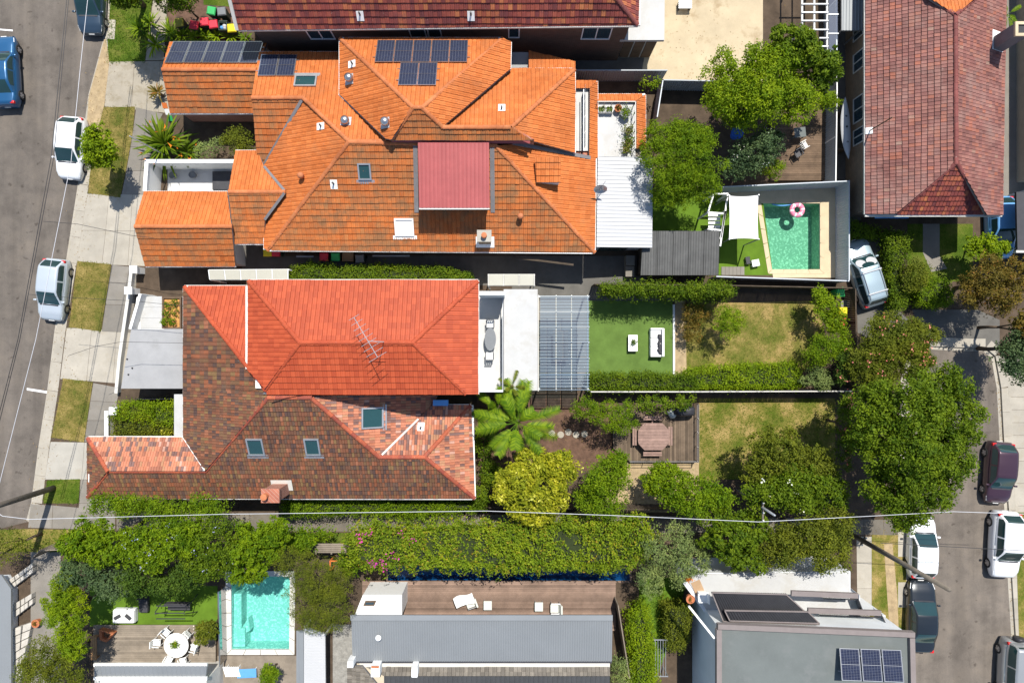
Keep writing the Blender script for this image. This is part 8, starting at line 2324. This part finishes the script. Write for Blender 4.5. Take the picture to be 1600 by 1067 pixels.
T('garden_tree', 'airy green tree at the lower left corner', 'tree', [(70, 1030, 4.0, 40, 36, 1.4), (105, 1045, 4.0, 34, 36, 1.3), (55, 1060, 3.8, 34, 30, 1.2)], 'leaf_olive', seed=52, size=.12, asp=.35, trunk=.1, dens=230)
T('garden_tree', 'dusty grey-green tree at the left edge by the grass corner', 'tree', [(15, 850, 3.6, 30, 24, 1.0), (-10, 870, 3.6, 26, 24, 1.0)], 'leaf_olive', seed=53, size=.11, trunk=.09, dens=120)
T('garden_shrub', 'small frangipani-like plant between the deck and pool', 'shrub', [(322, 985, 1.8, 16, 20, .7)], 'leaf_olive', seed=54, size=.2, asp=.3, trunk=.05, flowers=('petal_white', 10, .09))
T('garden_shrub', 'small green shrub at the bottom beside the pool loungers', 'shrub', [(420, 1055, 1.6, 14, 14, .6)], 'leaf_bright', seed=55, size=.16, asp=.35, trunk=.05)
T('garden_shrub', 'loose green shrub filling the gap beside the timber gate', 'shrub', [(470, 845, 2.4, 30, 22, .9), (545, 880, 2.0, 18, 20, .8), (500, 835, 1.6, 20, 10, .6)], 'leaf_bright', seed=58, size=.13, trunk=.06)
# bougainvillea-covered pergola hedge
hedge('bougainvillea_hedge', 'long vine-covered hedge with magenta bougainvillea at one end', [(545, 838), (575, 826), (640, 832), (720, 824), (800, 830), (880, 820), (960, 822), (1010, 815), (1020, 850), (1000, 880), (960, 888), (880, 884), (800, 890), (720, 886), (640, 884), (590, 888), (560, 882), (543, 862)], 4.0, 'leaf_vine', seed=13, dens=360, size=.15, droop=110, rough=.36, z0=2.4, flowers=('petal_magenta', 120, .11, (552, 645)))
# pergola bits left of the hedge
o = thing('timber_gatehouse', 'small pale timber gate roof between the screen trees and bougainvillea', 'gate', W(512, 865))
for k in range(5): m = MB(); m.beam(W(492, 850 + 3 * k, 2.2), W(541, 850 + 3 * k, 2.2), .1, .05); m.build('roof_board', MATS['timber_grey'], o)
for x in (494, 518, 540): c = W(x, 864, 2.1); m = MB(); m.box((c.x, c.y, 1.07), (.1, .1, 2.15)); m.build('post', MATS['timber_grey'], o)
o = thing('steel_trestle', 'small orange steel trestle beside the timber gate', 'trestle', W(522, 880))
for a, b in (((516, 876), (528, 876)), ((516, 876), (516, 892))): m = MB(); m.beam(W(*a, 1.2), W(*b, 1.2), .07, .07); m.build('bar', MATS['orange_paint'], o)
for q in ((516, 876), (528, 876), (516, 892)): c = W(*q, 1.1); m = MB(); m.box((c.x, c.y, .58), (.07, .07, 1.15)); m.build('post', MATS['orange_paint'], o)
# turf lane plants at the bottom
hedge('lane_hedge', 'loose green hedge between the timber fence and turf lane', [(988, 960), (1006, 945), (1014, 970), (1018, 1010), (1026, 1060), (1026, 1110), (994, 1110), (990, 1010)], 1.8, 'leaf_lime', seed=14, rough=.25)
hedge('clipped_hedge', 'square clipped hedge against the pale wall of the modern house', [(1042, 950), (1080, 950), (1078, 985), (1070, 1016), (1046, 1016)], 1.8, 'leaf_olive', seed=15)
T('garden_shrub', 'rounded grey-green shrub at the bottom beside the metal roof', 'shrub', [(968, 1050, 2.2, 16, 22, .9)], 'leaf_grey', seed=56, size=.1, trunk=.05, dens=340)
o = thing('plant_rack', 'grey slatted metal gate frame in the turf lane', 'gate', W(1030, 1030))
for x in (1024, 1028, 1032, 1036, 1040): m = MB(); m.beam(W(x, 1000, 1.4), W(x, 1056, 1.4), .03, .05); m.build('bar', MATS['galv'], o)
for y in (999, 1056): m = MB(); m.beam(W(1022, y, 1.4), W(1044, y, 1.4), .06, .06); m.build('rail', MATS['galv'], o)
for q in ((1023, 1000), (1043, 1000), (1023, 1055), (1043, 1055)): c = W(*q, 1.3); m = MB(); m.box((c.x, c.y, .68), (.06, .06, 1.36)); m.build('leg', MATS['galv'], o)
# lawn blades
for nm, pts, dn, hg, bl, sd_ in (('lawn', [(1072, 476), (1283, 472), (1283, 578), (1074, 588)], 45, .08, 'grass_blade', 60), ('lawn.002', [(1094, 624), (1300, 624), (1300, 742), (1094, 748)], 60, .09, 'grass_blade_green', 61)):
    o = next((q for q in bpy.data.objects if q.name.startswith('lawn') and not q.name.startswith('lawn_turf') and q.parent is None and abs((q.data.vertices[0].co.to_2d() - Vector(W2(*pts[0]))).length) < 3.0), ground)
    grass_tufts(o, pts, dn, hg, bl, sd_)
grass_tufts(ground, [(1002, 907), (1074, 902), (1042, 1010), (1010, 1098), (990, 1098)], 120, .12, 'grass_blade_green', 62)

# fallen leaves in the gutters, on the lane and over the paths and lawns
leafmat('dead_leaf', (0.10, 0.06, 0.025), (0.26, 0.17, 0.07), .1)
def litter(pts, n, z, spread, seed, size=.07):
    rng = np.random.default_rng(seed); P = [np.array(W2(*p)) for p in pts]; L = [np.linalg.norm(b - a) for a, b in zip(P, P[1:])]
    k = rng.choice(len(L), n, p=np.array(L) / sum(L)); t = rng.random(n)[:, None]
    q = np.array([P[i] for i in k]) * (1 - t) + np.array([P[i + 1] for i in k]) * t + rng.normal(0, 1, (n, 2)) * spread
    pos = np.concatenate([q, np.full((n, 1), z) + rng.uniform(0, .01, (n, 1))], 1)
    return leaf_arrays(rng, pos, np.repeat([[0, 0, 3.]], n, 0), size, .6, jit=.15, up=2.0)
V_ = np.concatenate([litter(KERB_W[2:], 900, -.1, .06, 1), litter([(p[0] + 14, p[1]) for p in KERB_W[2:]], 500, .022, .5, 2), litter(ROAD_E[1:8], 500, -.1, .1, 3), litter([(200, 815), (1400, 825)], 900, .03, .5, 4),
    litter([(1070, 480), (1180, 530), (1270, 480)], 260, .02, 1.2, 5), litter([(1100, 640), (1290, 700)], 260, .02, 1.4, 6), litter([(860, 640), (950, 690)], 300, .02, 1.0, 7), litter([(1560, 560), (1578, 790), (1590, 1060)], 300, -.1, .12, 8), litter([(1020, 60), (1180, 100)], 160, .02, 1.5, 9)])
lt = quads_object('leaf_litter', V_, np.random.default_rng(5).random(len(V_) // 4), 'dead_leaf', None, kind='stuff')
tag(lt, 'fallen brown leaves along gutters, lane and lawns', 'leaf litter')
